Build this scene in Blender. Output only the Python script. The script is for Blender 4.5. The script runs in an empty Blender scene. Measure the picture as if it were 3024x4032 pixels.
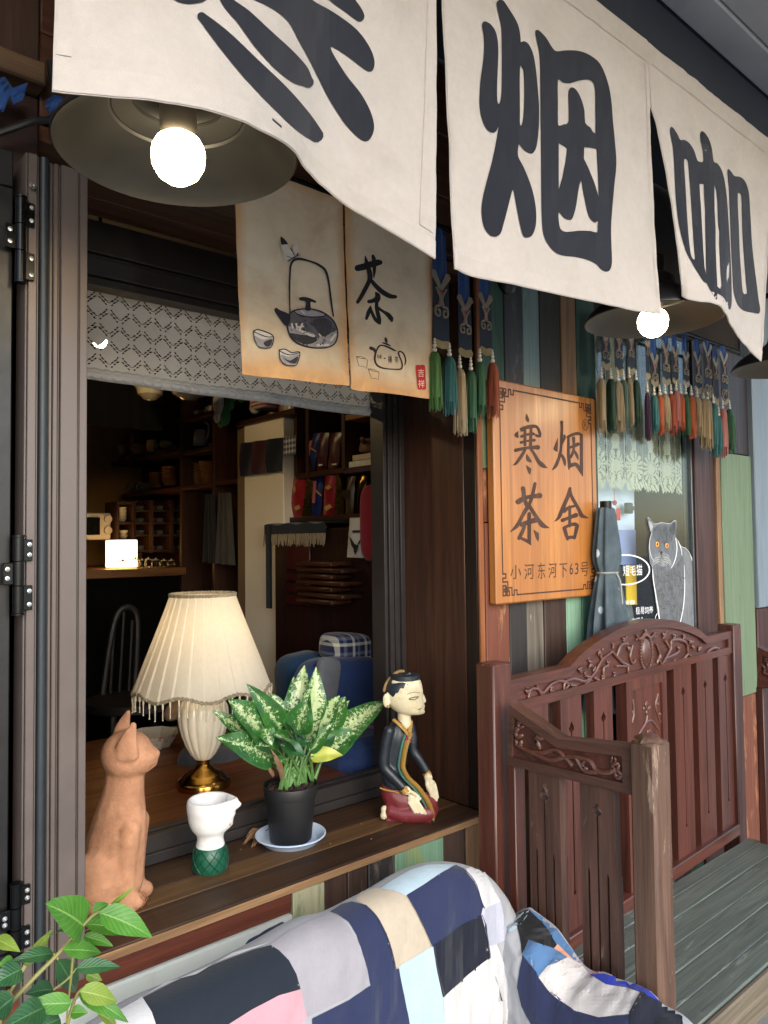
import bpy, bmesh, math, random
import numpy as np
from mathutils import Vector, Matrix, noise as mnoise
from mathutils.bvhtree import BVHTree
from mathutils.geometry import delaunay_2d_cdt

random.seed(7)
R = math.radians
PI = math.pi
SC = bpy.context.scene
COL = SC.collection

# ---------------------------------------------------------------- camera
CAM_LOC = Vector((0.0, -1.4, 1.5))
CAM_ROT = Matrix.Rotation(R(-41.2), 3, 'Z') @ Matrix.Rotation(R(92.27), 3, 'X') @ Matrix.Rotation(R(-0.68), 3, 'Z')
cam = bpy.data.cameras.new('camera')
cam.sensor_fit = 'VERTICAL'
cam.sensor_height = 36.0
cam.lens = 3000.0 / 4032.0 * 36.0
cam.clip_start = 0.02
cam.clip_end = 500
cam_o = bpy.data.objects.new('camera', cam)
COL.objects.link(cam_o)
cam_o.matrix_world = Matrix.Translation(CAM_LOC) @ CAM_ROT.to_4x4()
SC.camera = cam_o

# ---------------------------------------------------------------- sky, sun, exposure
SUN_EL, SUN_AZ = R(27), R(196)
world = bpy.data.worlds.new('World')
SC.world = world
world.use_nodes = True
wn = world.node_tree
bgn = wn.nodes['Background']
sky = wn.nodes.new('ShaderNodeTexSky')
sky.sky_type = 'NISHITA'
sky.sun_disc = False
sky.sun_elevation = SUN_EL
sky.sun_rotation = SUN_AZ
sky.air_density = 1.0
sky.dust_density = 1.0
sky.ozone_density = 1.0
wn.links.new(sky.outputs[0], bgn.inputs[0])
bgn.inputs[1].default_value = 0.15
sun = bpy.data.lights.new('sun', 'SUN')
sun.energy = 1.5
sun.angle = R(70)
sun.color = (1.0, 0.975, 0.95)
sun_o = bpy.data.objects.new('sun', sun)
COL.objects.link(sun_o)
# direction to the sun: azimuth measured clockwise from +y as the sky texture does
_sd = Vector((math.sin(SUN_AZ) * math.cos(SUN_EL), math.cos(SUN_AZ) * math.cos(SUN_EL), math.sin(SUN_EL)))
sun_o.rotation_euler = _sd.to_track_quat('Z', 'Y').to_euler()
sun_o.location = (0, -6, 8)
SC.view_settings.view_transform = 'Standard'
SC.view_settings.look = 'None'
SC.view_settings.exposure = 1.32
SC.view_settings.gamma = 1.0
SC.view_settings.use_curve_mapping = False
SC.cycles.max_bounces = 8
SC.cycles.diffuse_bounces = 4
SC.cycles.glossy_bounces = 3
SC.cycles.transmission_bounces = 6
SC.cycles.transparent_max_bounces = 10
SC.cycles.caustics_reflective = False
SC.cycles.caustics_refractive = False
SC.cycles.sample_clamp_indirect = 4.0

# ---------------------------------------------------------------- measuring helpers
# photo measurements (in a 1659 x 2212 reading of the photo) put onto the plane a thing stands in
FPX = 3000.0 / 3024.0 * 1659.0


def ray_dir(px, py):
    return CAM_ROT @ Vector(((px - 829.5) / FPX, -(py - 1106.0) / FPX, -1.0))


def P(px, py, **k):
    d = ray_dir(px, py)
    a, v = next(iter(k.items()))
    i = 'xyz'.index(a)
    return CAM_LOC + d * ((v - CAM_LOC[i]) / d[i])


def crop(x0, y0, s):
    q = 1659.0 / 3024.0
    return lambda x, y: ((x0 + x / s) * q, (y0 + y / s) * q)


def msz(p):
    """metres per photo pixel at point p"""
    return (CAM_ROT.transposed() @ (Vector(p) - CAM_LOC)).z * -1.0 / FPX


# ---------------------------------------------------------------- objects
def tag(o, label=None, cat=None, group=None, kind=None):
    if label: o['label'] = label
    if cat: o['category'] = cat
    if group: o['group'] = group
    if kind: o['kind'] = kind
    elif cat: o['kind'] = 'thing'
    return o


def thing(name, label, cat, loc, group=None, rotz=0.0):
    o = bpy.data.objects.new(name, None)
    COL.objects.link(o)
    o.location = loc
    o.rotation_euler = (0, 0, rotz)
    o.empty_display_size = 0.05
    return tag(o, label, cat, group)


def wloc(o):
    v = Vector((0, 0, 0))
    while o is not None:
        v += Vector(o.location)
        o = o.parent
    return v


def dup_tree(root, loc, label=None):
    def cp(o, parent):
        c = o.copy()
        COL.objects.link(c)
        c.parent = parent
        for ch in list(o.children):
            cp(ch, c)
        return c
    r = cp(root, None)
    r.location = loc
    if label: r['label'] = label
    return r


def basis(d, up=Vector((0, 0, 1))):
    d = Vector(d).normalized()
    if abs(d.dot(up)) > 0.98:
        up = Vector((1, 0, 0))
    a = d.cross(up).normalized()
    b = a.cross(d).normalized()
    return a, b, d


_BOXC = {}


class MB:
    """collects world-space shapes and links them as ONE mesh object"""

    def __init__(self):
        self.v, self.f, self.m = [], [], []
        self.cm = 0

    def add(self, vs, fs):
        n = len(self.v)
        self.v += [tuple(p) for p in vs]
        self.f += [tuple(i + n for i in q) for q in fs]
        self.m += [self.cm] * len(fs)
        return self

    def box(self, a, b, ch=0.0, mtx=None):
        a, b = Vector(a), Vector(b)
        lo = Vector([min(a[i], b[i]) for i in range(3)])
        hi = Vector([max(a[i], b[i]) for i in range(3)])
        s = hi - lo
        ch = min(ch, 0.45 * min(s))
        c = (lo + hi) / 2
        if ch <= 0:
            vs = [Vector((x, y, z)) for x in (lo.x, hi.x) for y in (lo.y, hi.y) for z in (lo.z, hi.z)]
            fs = [(0, 1, 3, 2), (4, 6, 7, 5), (0, 4, 5, 1), (2, 3, 7, 6), (0, 2, 6, 4), (1, 5, 7, 3)]
        else:
            bm = bmesh.new()
            bmesh.ops.create_cube(bm, size=1.0)
            for v in bm.verts:
                v.co = Vector((v.co.x * s.x, v.co.y * s.y, v.co.z * s.z)) + c
            bmesh.ops.bevel(bm, geom=list(bm.edges), offset=ch, segments=1, affect='EDGES', profile=0.5)
            bm.verts.ensure_lookup_table()
            bm.verts.index_update()
            vs = [v.co.copy() for v in bm.verts]
            fs = [tuple(v.index for v in f.verts) for f in bm.faces]
            bm.free()
        if mtx is not None:
            vs = [mtx @ v for v in vs]
        return self.add(vs, fs)

    def beam(self, p, q, w, h, ch=0.0, up=Vector((0, 0, 1))):
        """box from p to q, w across, h along up"""
        p, q = Vector(p), Vector(q)
        a, b, d = basis(q - p, Vector(up))
        L = (q - p).length
        m = Matrix(((a.x, d.x, b.x, p.x), (a.y, d.y, b.y, p.y), (a.z, d.z, b.z, p.z), (0, 0, 0, 1)))
        return self.box((-w / 2, 0, -h / 2), (w / 2, L, h / 2), ch, m)

    def tube(self, pts, r, n=10, cap=True, squash=None):
        pts = [Vector(p) for p in pts]
        rs = r if isinstance(r, (list, tuple)) else [r] * len(pts)
        vs, fs = [], []
        up = Vector((0, 0, 1))
        prev = None
        for i, p in enumerate(pts):
            d = (pts[min(i + 1, len(pts) - 1)] - pts[max(i - 1, 0)])
            if d.length < 1e-9: d = Vector((0, 0, 1))
            d.normalize()
            if prev is None:
                a, b, _ = basis(d, up)
            else:
                a = prev - d * prev.dot(d)
                if a.length < 1e-6: a, b, _ = basis(d, up)
                a.normalize()
                b = a.cross(d).normalized()
            prev = a
            for k in range(n):
                t = 2 * PI * k / n
                sx, sy = squash or (1, 1)
                vs.append(p + a * math.cos(t) * rs[i] * sx + b * math.sin(t) * rs[i] * sy)
        for i in range(len(pts) - 1):
            for k in range(n):
                k2 = (k + 1) % n
                fs.append((i * n + k, i * n + k2, (i + 1) * n + k2, (i + 1) * n + k))
        if cap:
            fs.append(tuple(range(n))[::-1])
            fs.append(tuple((len(pts) - 1) * n + k for k in range(n)))
        return self.add(vs, fs)

    def lathe(self, prof, c, n=24, axis=None, rad=None, sx=1.0, sy=1.0, closed_ends=True):
        """prof: [(r, z)...]; rad(r, ang, z) -> r"""
        c = Vector(c)
        vs, fs = [], []
        if axis is None:
            A, B, D = Vector((1, 0, 0)), Vector((0, 1, 0)), Vector((0, 0, 1))
        else:
            A, B, D = basis(axis)
        for (r, z) in prof:
            for k in range(n):
                t = 2 * PI * k / n
                rr = rad(r, t, z) if rad else r
                vs.append(c + A * rr * math.cos(t) * sx + B * rr * math.sin(t) * sy + D * z)
        for i in range(len(prof) - 1):
            for k in range(n):
                k2 = (k + 1) % n
                fs.append((i * n + k, i * n + k2, (i + 1) * n + k2, (i + 1) * n + k))
        if closed_ends:
            if prof[0][0] > 1e-5: fs.append(tuple(range(n))[::-1])
            if prof[-1][0] > 1e-5: fs.append(tuple((len(prof) - 1) * n + k for k in range(n)))
        return self.add(vs, fs)

    def ball(self, c, r, n=14, m=9, rot=None, fn=None):
        c = Vector(c)
        r = Vector(r) if not isinstance(r, (int, float)) else Vector((r, r, r))
        vs, fs = [], []
        for i in range(m + 1):
            ph = PI * i / m
            for k in range(n):
                t = 2 * PI * k / n
                p = Vector((math.sin(ph) * math.cos(t), math.sin(ph) * math.sin(t), math.cos(ph)))
                if fn: p = fn(p)
                p = Vector((p.x * r.x, p.y * r.y, p.z * r.z))
                if rot is not None: p = rot @ p
                vs.append(c + p)
        for i in range(m):
            for k in range(n):
                k2 = (k + 1) % n
                fs.append((i * n + k, (i + 1) * n + k, (i + 1) * n + k2, i * n + k2))
        return self.add(vs, fs)

    def prism(self, poly, fa, fb):
        """poly of 2D points; fa/fb map (u, v) to the front and back 3D points"""
        n = len(poly)
        vs = [fa(*q) for q in poly] + [fb(*q) for q in poly]
        fs = [tuple(range(n)), tuple(range(2 * n - 1, n - 1, -1))]
        for i in range(n):
            j = (i + 1) % n
            fs.append((i, i + n, j + n, j))
        return self.add(vs, fs)

    def grid(self, fn, nu, nv, wrap=False):
        vs = [fn(i / nu, j / nv) for j in range(nv + 1) for i in range(nu + (0 if wrap else 1))]
        w = nu if wrap else nu + 1
        fs = []
        for j in range(nv):
            for i in range(nu):
                i2 = (i + 1) % w
                fs.append((j * w + i, j * w + i2, (j + 1) * w + i2, (j + 1) * w + i))
        return self.add(vs, fs)

    def build(self, name, mat, parent=None, sharp=40, label=None, cat=None, group=None, kind=None, smooth=True, origin=None):
        vs = np.array(self.v, dtype=np.float64).reshape(-1, 3)
        if parent is not None:
            o0 = wloc(parent)
        elif origin is not None:
            o0 = Vector(origin)
        else:
            lo, hi = vs.min(0), vs.max(0)
            o0 = Vector(((lo[0] + hi[0]) / 2, (lo[1] + hi[1]) / 2, lo[2]))
        vs = vs - np.array(o0)
        me = bpy.data.meshes.new(name)
        me.from_pydata(vs.tolist(), [], self.f)
        mats = mat if isinstance(mat, (list, tuple)) else [mat]
        for m in mats: me.materials.append(m)
        if len(mats) > 1:
            me.polygons.foreach_set('material_index', self.m)
        bm = bmesh.new()
        bm.from_mesh(me)
        bmesh.ops.recalc_face_normals(bm, faces=bm.faces)
        bm.to_mesh(me)
        bm.free()
        if smooth:
            me.polygons.foreach_set('use_smooth', [True] * len(me.polygons))
            me.set_sharp_from_angle(angle=R(sharp))
        o = bpy.data.objects.new(name, me)
        COL.objects.link(o)
        if parent is not None:
            o.parent = parent
        else:
            o.location = o0
        return tag(o, label, cat, group, kind)


def subsurf(o, lv=1):
    m = o.modifiers.new('smooth', 'SUBSURF')
    m.levels = lv
    m.render_levels = lv
    return o


def catmull(pts, k=6, closed=False):
    """smooth a polyline of equal-length tuples"""
    n = len(pts)
    if n < 3: return [tuple(p) for p in pts]
    out = []
    rng = range(n) if closed else range(n - 1)
    for i in rng:
        if closed:
            p0, p1, p2, p3 = pts[i - 1], pts[i], pts[(i + 1) % n], pts[(i + 2) % n]
        else:
            p0, p1, p2, p3 = pts[max(i - 1, 0)], pts[i], pts[i + 1], pts[min(i + 2, n - 1)]
        for j in range(k):
            t = j / k
            out.append(tuple(0.5 * (2 * b + (c - a) * t + (2 * a - 5 * b + 4 * c - d) * t * t + (3 * b - a - 3 * c + d) * t ** 3)
                             for a, b, c, d in zip(p0, p1, p2, p3)))
    if not closed: out.append(tuple(pts[-1]))
    return out


def stroke(pts, k=6, smooth=True, sharp_ends=False):
    """outline of a brush stroke: pts of (x, y, width)"""
    q = catmull(pts, k) if smooth else [tuple(p) for p in pts]
    L, Rr = [], []
    n = len(q)
    for i, (x, y, w) in enumerate(q):
        ax, ay, _ = q[max(i - 1, 0)]
        bx, by, _ = q[min(i + 1, n - 1)]
        dx, dy = bx - ax, by - ay
        l = math.hypot(dx, dy) or 1
        nx, ny = -dy / l, dx / l
        h = max(w, 0.02) / 2
        L.append((x + nx * h, y + ny * h))
        Rr.append((x - nx * h, y - ny * h))
    def capp(i, j):
        (x, y, w), (ax, ay, _) = q[i], q[j]
        a0 = math.atan2(y - ay, x - ax)
        h = w / 2
        return [(x + math.cos(a0 + t) * h, y + math.sin(a0 + t) * h) for t in (1.05, 0.52, 0.0, -0.52, -1.05)]
    if sharp_ends:
        return L + Rr[::-1]
    return L + capp(n - 1, n - 2) + Rr[::-1] + capp(0, 1)


def _wind(p, poly):
    x, y = p
    w = 0
    n = len(poly)
    for i in range(n):
        x0, y0 = poly[i]
        x1, y1 = poly[(i + 1) % n]
        if y0 <= y:
            if y1 > y and (x1 - x0) * (y - y0) - (x - x0) * (y1 - y0) > 0: w += 1
        elif y1 <= y and (x1 - x0) * (y - y0) - (x - x0) * (y1 - y0) < 0: w -= 1
    return w


def fill2d(polys, holes=(), step=None):
    """triangulate the union of polys minus holes; step adds inner points -> (points, triangles)"""
    vs, es = [], []
    for poly in list(polys) + list(holes):
        n0 = len(vs)
        ring = []
        n = len(poly)
        for i in range(n):
            a, b = poly[i], poly[(i + 1) % n]
            d = math.hypot(b[0] - a[0], b[1] - a[1])
            m = max(1, int(d / step)) if step else 1
            for k in range(m):
                ring.append((a[0] + (b[0] - a[0]) * k / m, a[1] + (b[1] - a[1]) * k / m))
        vs += [Vector(p) for p in ring]
        es += [(n0 + i, n0 + (i + 1) % len(ring)) for i in range(len(ring))]
    boxes = [(min(p[0] for p in q), min(p[1] for p in q), max(p[0] for p in q), max(p[1] for p in q)) for q in polys]
    hb = [(min(p[0] for p in q), min(p[1] for p in q), max(p[0] for p in q), max(p[1] for p in q)) for q in holes]

    def inside(c):
        for q, b in zip(holes, hb):
            if b[0] <= c[0] <= b[2] and b[1] <= c[1] <= b[3] and _wind(c, q): return False
        for q, b in zip(polys, boxes):
            if b[0] <= c[0] <= b[2] and b[1] <= c[1] <= b[3] and _wind(c, q): return True
        return False
    if step:
        x0, y0 = min(b[0] for b in boxes), min(b[1] for b in boxes)
        x1, y1 = max(b[2] for b in boxes), max(b[3] for b in boxes)
        y = y0
        while y < y1:
            x = x0
            while x < x1:
                vs.append(Vector((x + 0.013 * step, y + 0.007 * step)))
                x += step
            y += step
    ov, _, of, *_ = delaunay_2d_cdt(vs, es, [], 0, 1e-6)
    tris = [tuple(f) for f in of if inside(((ov[f[0]].x + ov[f[1]].x + ov[f[2]].x) / 3, (ov[f[0]].y + ov[f[1]].y + ov[f[2]].y) / 3))]
    used = sorted({i for t in tris for i in t})
    ix = {u: i for i, u in enumerate(used)}
    return [(ov[u].x, ov[u].y) for u in used], [tuple(ix[i] for i in t) for t in tris]


def text_shape(body, spacing=1.0):
    """glyph outlines of the built-in font as flat triangles, height about 1"""
    cu = bpy.data.curves.new('lettering', 'FONT')
    cu.body = body
    cu.size = 1.0
    cu.space_character = spacing
    cu.resolution_u = 3
    ob = bpy.data.objects.new('lettering', cu)
    COL.objects.link(ob)
    dg = bpy.context.evaluated_depsgraph_get()
    me = bpy.data.meshes.new_from_object(ob.evaluated_get(dg))
    vs = [(v.co.x, v.co.y) for v in me.vertices]
    fs = [tuple(p.vertices) for p in me.polygons]
    bpy.data.objects.remove(ob)
    bpy.data.curves.remove(cu)
    bpy.data.meshes.remove(me)
    return vs, fs


def text_box(body, spacing=1.0):
    """text_shape scaled to the unit square"""
    vs, fs = text_shape(body, spacing)
    if not vs: return [], []
    x0, x1 = min(v[0] for v in vs), max(v[0] for v in vs)
    y0, y1 = min(v[1] for v in vs), max(v[1] for v in vs)
    return [((v[0] - x0) / (x1 - x0), (v[1] - y0) / (y1 - y0)) for v in vs], fs


def fbm(x, y=0.0, z=0.0, o=3):
    return mnoise.fractal(Vector((x, y, z)), 1.0, 2.0, o)


# ---------------------------------------------------------------- materials
def hexc(h):
    h = h.lstrip('#')
    c = [int(h[i:i + 2], 16) / 255 for i in (0, 2, 4)]
    return tuple((x / 12.92 if x <= 0.04045 else ((x + 0.055) / 1.055) ** 2.4) for x in c) + (1.0,)


def col(c):
    return hexc(c) if isinstance(c, str) else tuple(c) + ((1.0,) if len(c) == 3 else ())


class NT:
    def __init__(self, name):
        self.mat = bpy.data.materials.new(name)
        self.mat.use_nodes = True
        self.t = self.mat.node_tree
        self.b = self.t.nodes['Principled BSDF']
        self.out = self.t.nodes['Material Output']

    def n(self, kind, **inp):
        nd = self.t.nodes.new(kind)
        for k, v in inp.items():
            key = k.replace('_', ' ')
            if key in nd.inputs: self.set(nd.inputs[key], v)
            else: setattr(nd, k, v)
        return nd

    def set(self, sock, v):
        if isinstance(v, bpy.types.NodeSocket): self.t.links.new(v, sock)
        else: sock.default_value = v

    def coords(self, scale=(1, 1, 1), kind='Object'):
        tc = self.n('ShaderNodeTexCoord')
        mp = self.n('ShaderNodeMapping')
        mp.inputs['Scale'].default_value = scale
        oi = self.n('ShaderNodeObjectInfo')
        cb = self.n('ShaderNodeCombineXYZ')
        m1 = self.n('ShaderNodeMath', operation='MULTIPLY')
        self.t.links.new(oi.outputs['Random'], m1.inputs[0])
        m1.inputs[1].default_value = 37.0
        for i in range(3): self.t.links.new(m1.outputs[0], cb.inputs[i])
        self.t.links.new(cb.outputs[0], mp.inputs['Location'])
        self.t.links.new(tc.outputs[kind], mp.inputs['Vector'])
        return mp.outputs[0]

    def noise(self, vec, scale, detail=4, rough=0.6, dist=0.0):
        nd = self.n('ShaderNodeTexNoise')
        self.t.links.new(vec, nd.inputs['Vector'])
        nd.inputs['Scale'].default_value = scale
        nd.inputs['Detail'].default_value = detail
        nd.inputs['Roughness'].default_value = rough
        nd.inputs['Distortion'].default_value = dist
        return nd.outputs['Fac']

    def ramp(self, fac, stops):
        nd = self.n('ShaderNodeValToRGB')
        self.t.links.new(fac, nd.inputs[0])
        e = nd.color_ramp.elements
        while len(e) < len(stops): e.new(0.5)
        for el, (p, c) in zip(e, stops):
            el.position = p
            el.color = col(c) if not isinstance(c, (int, float)) else (c, c, c, 1)
        return nd.outputs[0]

    def mix(self, fac, a, b, mode='MIX'):
        nd = self.n('ShaderNodeMix', data_type='RGBA', blend_type=mode)
        self.set(nd.inputs[0], fac)
        self.set(nd.inputs[6], a)
        self.set(nd.inputs[7], b)
        return nd.outputs[2]

    def bump(self, h, strength=0.3, dist=0.002):
        nd = self.n('ShaderNodeBump')
        nd.inputs['Strength'].default_value = strength
        nd.inputs['Distance'].default_value = dist
        self.t.links.new(h, nd.inputs['Height'])
        self.t.links.new(nd.outputs[0], self.b.inputs['Normal'])
        return nd.outputs[0]


_M = {}


def plain(name, c, rough=0.5, metal=0.0, vary=0.12, scale=30, bump=0.15, dirt=None, spec=0.5, sheen=0.0, coat=0.0, dist=0.001):
    """painted, fired, cast or moulded surface with slight unevenness; dirt=(colour, amount)"""
    if name in _M: return _M[name]
    t = NT(name)
    v = t.coords()
    n1 = t.noise(v, scale, 5)
    c = col(c)
    dk = tuple(x * (1 - vary) for x in c[:3])
    lt = tuple(min(1, x * (1 + vary)) for x in c[:3])
    base = t.ramp(n1, [(0.3, dk), (0.7, lt)])
    if dirt:
        n2 = t.noise(v, scale * 0.35, 8, 0.7, 0.4)
        base = t.mix(t.ramp(n2, [(0.62 - 0.2 * dirt[1], 0.0), (0.72, min(1.0, dirt[1] + 0.2))]), base, col(dirt[0]))
    t.set(t.b.inputs['Base Color'], base)
    t.set(t.b.inputs['Roughness'], t.ramp(n1, [(0.2, max(0.03, rough - 0.08)), (0.8, min(1, rough + 0.08))]))
    t.b.inputs['Metallic'].default_value = metal
    t.b.inputs['Specular IOR Level'].default_value = spec
    t.b.inputs['Sheen Weight'].default_value = sheen
    t.b.inputs['Coat Weight'].default_value = coat
    if bump: t.bump(t.noise(v, scale * 4, 4), bump, dist)
    _M[name] = t.mat
    return t.mat


def wood(name, dark, light, axis='z', rough=0.5, scale=1.0, wear=None, vary=0.25, bump=0.35, coat=0.0, spec=0.4):
    """grained board; wear=(colour, amount) rubs the finish through"""
    if name in _M: return _M[name]
    t = NT(name)
    i = 'xyz'.index(axis)
    s1 = [14 * scale] * 3; s1[i] = 0.9 * scale
    s2 = [170 * scale] * 3; s2[i] = 4 * scale
    v1, v2 = t.coords(tuple(s1)), t.coords(tuple(s2))
    g = t.noise(v1, 1.6, 6, 0.6, 1.6)
    f = t.noise(v2, 1.0, 3, 0.6, 0.2)
    base = t.ramp(g, [(0.25, dark), (0.5, tuple((a + b) / 2 for a, b in zip(col(dark)[:3], col(light)[:3]))), (0.75, light)])
    base = t.mix(0.35, base, t.ramp(f, [(0.3, (0.25, 0.25, 0.25)), (0.65, (1, 1, 1))]), 'MULTIPLY')
    oi = t.n('ShaderNodeObjectInfo')
    base = t.mix(1.0, base, t.ramp(oi.outputs['Random'], [(0.0, (1 - vary,) * 3), (1.0, (1, 1, 1))]), 'MULTIPLY')
    if wear:
        sw = [9 * scale] * 3; sw[i] = 2.2 * scale
        w = t.noise(t.coords(tuple(sw)), 1.5, 9, 0.75, 0.5)
        lim = 0.68 - 0.26 * wear[1]
        base = t.mix(t.ramp(w, [(lim, 0.0), (lim + 0.06, 0.9)]), base, t.mix(0.5, col(wear[0]), t.ramp(f, [(0.3, (0.3, 0.3, 0.3)), (0.7, (1, 1, 1))]), 'MULTIPLY'))
    t.set(t.b.inputs['Base Color'], base)
    t.set(t.b.inputs['Roughness'], t.ramp(g, [(0.2, min(1, rough + 0.12)), (0.8, max(0.05, rough - 0.1))]))
    t.b.inputs['Specular IOR Level'].default_value = spec
    t.b.inputs['Coat Weight'].default_value = coat
    t.b.inputs['Coat Roughness'].default_value = 0.25
    t.bump(f, bump, 0.0015)
    _M[name] = t.mat
    return t.mat


def cloth(name, c, vary=0.06, weave=900, rough=0.9, stain=None, trans=0.0, bump=0.25, stripe=None, check=None, crease=0.0):
    """woven cloth; stain=(colour, amount, scale); stripe=(colours, width, axis); check=(colours, width)"""
    if name in _M: return _M[name]
    t = NT(name)
    v = t.coords()
    c = col(c)
    n1 = t.noise(v, 9, 6, 0.65)
    base = t.ramp(n1, [(0.3, tuple(x * (1 - vary) for x in c[:3])), (0.7, tuple(min(1, x * (1 + vary)) for x in c[:3]))])
    if stripe:
        cols, wd, ax = stripe
        sp = t.n('ShaderNodeSeparateXYZ')
        t.t.links.new(v, sp.inputs[0])
        m = t.n('ShaderNodeMath', operation='MULTIPLY')
        t.t.links.new(sp.outputs['xyz'.index(ax)], m.inputs[0]); m.inputs[1].default_value = 1.0 / wd
        fr = t.n('ShaderNodeMath', operation='FRACT')
        t.t.links.new(m.outputs[0], fr.inputs[0])
        rp = t.n('ShaderNodeValToRGB')
        rp.color_ramp.interpolation = 'CONSTANT'
        t.t.links.new(fr.outputs[0], rp.inputs[0])
        e = rp.color_ramp.elements
        while len(e) < len(cols): e.new(0.5)
        for q, cc in enumerate(cols):
            e[q].position = q / len(cols)
            e[q].color = col(cc)
        base = t.mix(0.92, base, rp.outputs[0])
    if check:
        cols, wd, axes = check
        sp = t.n('ShaderNodeSeparateXYZ')
        t.t.links.new(v, sp.inputs[0])
        acc = None
        for ax in axes:
            m = t.n('ShaderNodeMath', operation='MULTIPLY')
            t.t.links.new(sp.outputs['xyz'.index(ax)], m.inputs[0]); m.inputs[1].default_value = 1.0 / wd
            fr = t.n('ShaderNodeMath', operation='FRACT')
            t.t.links.new(m.outputs[0], fr.inputs[0])
            rp = t.n('ShaderNodeValToRGB')
            rp.color_ramp.interpolation = 'CONSTANT'
            t.t.links.new(fr.outputs[0], rp.inputs[0])
            e = rp.color_ramp.elements
            while len(e) < len(cols): e.new(0.5)
            for q, cc in enumerate(cols):
                e[q].position = q / len(cols)
                e[q].color = col(cc)
            acc = rp.outputs[0] if acc is None else t.mix(0.5, acc, rp.outputs[0])
        base = acc
    if stain:
        n2 = t.noise(v, stain[2], 8, 0.7, 0.6)
        base = t.mix(t.ramp(n2, [(0.5, 0.0), (0.8, stain[1])]), base, col(stain[0]))
    t.set(t.b.inputs['Base Color'], base)
    t.b.inputs['Roughness'].default_value = rough
    t.b.inputs['Specular IOR Level'].default_value = 0.2
    t.b.inputs['Sheen Weight'].default_value = 0.15
    base = t.mix(0.5, base, t.ramp(t.noise(v, 75, 5, 0.7), [(0.32, (0.86, 0.86, 0.86)), (0.68, (1, 1, 1))]), 'MULTIPLY')
    t.set(t.b.inputs['Base Color'], base)
    wv = t.noise(v, weave, 2, 0.6)
    if crease:
        big = t.noise(v, 14, 4, 0.55, 0.6)
        ad = t.n('ShaderNodeMath', operation='MULTIPLY_ADD')
        t.t.links.new(big, ad.inputs[0]); ad.inputs[1].default_value = crease
        t.t.links.new(wv, ad.inputs[2])
        wv = ad.outputs[0]
    nb = t.bump(wv, bump, 0.0015)
    if trans:
        tr = t.n('ShaderNodeBsdfTranslucent')
        t.set(tr.inputs['Color'], base)
        t.t.links.new(nb, tr.inputs['Normal'])
        mx = t.n('ShaderNodeMixShader')
        mx.inputs[0].default_value = trans
        t.t.links.new(t.b.outputs[0], mx.inputs[1])
        t.t.links.new(tr.outputs[0], mx.inputs[2])
        t.t.links.new(mx.outputs[0], t.out.inputs[0])
    _M[name] = t.mat
    return t.mat


def edge_highlight_carving(name, c1, c2, edge):
    """varnished carving with highlights painted pale on its raised edges"""
    t = NT(name)
    v = t.coords()
    base = t.ramp(t.noise(v, 40, 6, 0.7), [(0.3, c1), (0.7, c2)])
    ge = t.n('ShaderNodeNewGeometry')
    base = t.mix(t.ramp(ge.outputs['Pointiness'], [(0.55, 0.0), (0.68, 0.6)]), base, col(edge))  # raised edges tinted paler in place of highlights
    t.set(t.b.inputs['Base Color'], base)
    t.set(t.b.inputs['Roughness'], t.ramp(t.noise(v, 25, 4), [(0.3, 0.28), (0.7, 0.48)]))
    t.b.inputs['Coat Weight'].default_value = 0.35
    t.b.inputs['Coat Roughness'].default_value = 0.25
    t.bump(t.noise(v, 160, 4), 0.35, 0.001)
    return t.mat


def veined_leaf(name, c1, c2, rib, trans=0.3, rough=0.36):
    t = NT(name)
    v = t.coords()
    uv = t.n('ShaderNodeUVMap')
    sp = t.n('ShaderNodeSeparateXYZ'); t.t.links.new(uv.outputs[0], sp.inputs[0])
    M = lambda op, a, b, c=None: (lambda nd: [t.set(nd.inputs[i], x) for i, x in enumerate([a, b] + ([c] if c is not None else []))] and nd.outputs[0])(t.n('ShaderNodeMath', operation=op))
    side = M('ABSOLUTE', M('SUBTRACT', sp.outputs[0], 0.5), 0.0)
    vein = M('ABSOLUTE', M('SUBTRACT', M('FRACT', M('MULTIPLY_ADD', sp.outputs[1], 9.0, M('MULTIPLY', side, -5.0)), 0.0), 0.5), 0.0)
    base = t.ramp(t.noise(v, 30, 6, 0.65), [(0.3, c1), (0.7, c2)])
    base = t.mix(t.ramp(vein, [(0.02, 0.35), (0.07, 0.0)]), base, col(rib))
    base = t.mix(t.ramp(side, [(0.012, 0.85), (0.035, 0.0)]), base, col(rib))
    base = t.mix(t.ramp(t.noise(v, 90, 5, 0.75), [(0.66, 0.0), (0.72, 0.5)]), base, col('#6f6a35'))
    t.set(t.b.inputs['Base Color'], base)
    t.set(t.b.inputs['Roughness'], t.ramp(t.noise(v, 50, 3), [(0.3, rough - 0.06), (0.7, rough + 0.14)]))
    nb = t.bump(vein, 0.25, 0.0015)
    tr = t.n('ShaderNodeBsdfTranslucent'); t.set(tr.inputs['Color'], base)
    mx = t.n('ShaderNodeMixShader'); mx.inputs[0].default_value = trans
    t.t.links.new(t.b.outputs[0], mx.inputs[1]); t.t.links.new(tr.outputs[0], mx.inputs[2]); t.t.links.new(mx.outputs[0], t.out.inputs[0])
    return t.mat


def glow(name, c, strength):
    if name in _M: return _M[name]
    t = NT(name)
    t.b.inputs['Base Color'].default_value = col(c)
    t.b.inputs['Emission Color'].default_value = col(c)
    t.b.inputs['Emission Strength'].default_value = strength
    _M[name] = t.mat
    return t.mat


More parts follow.
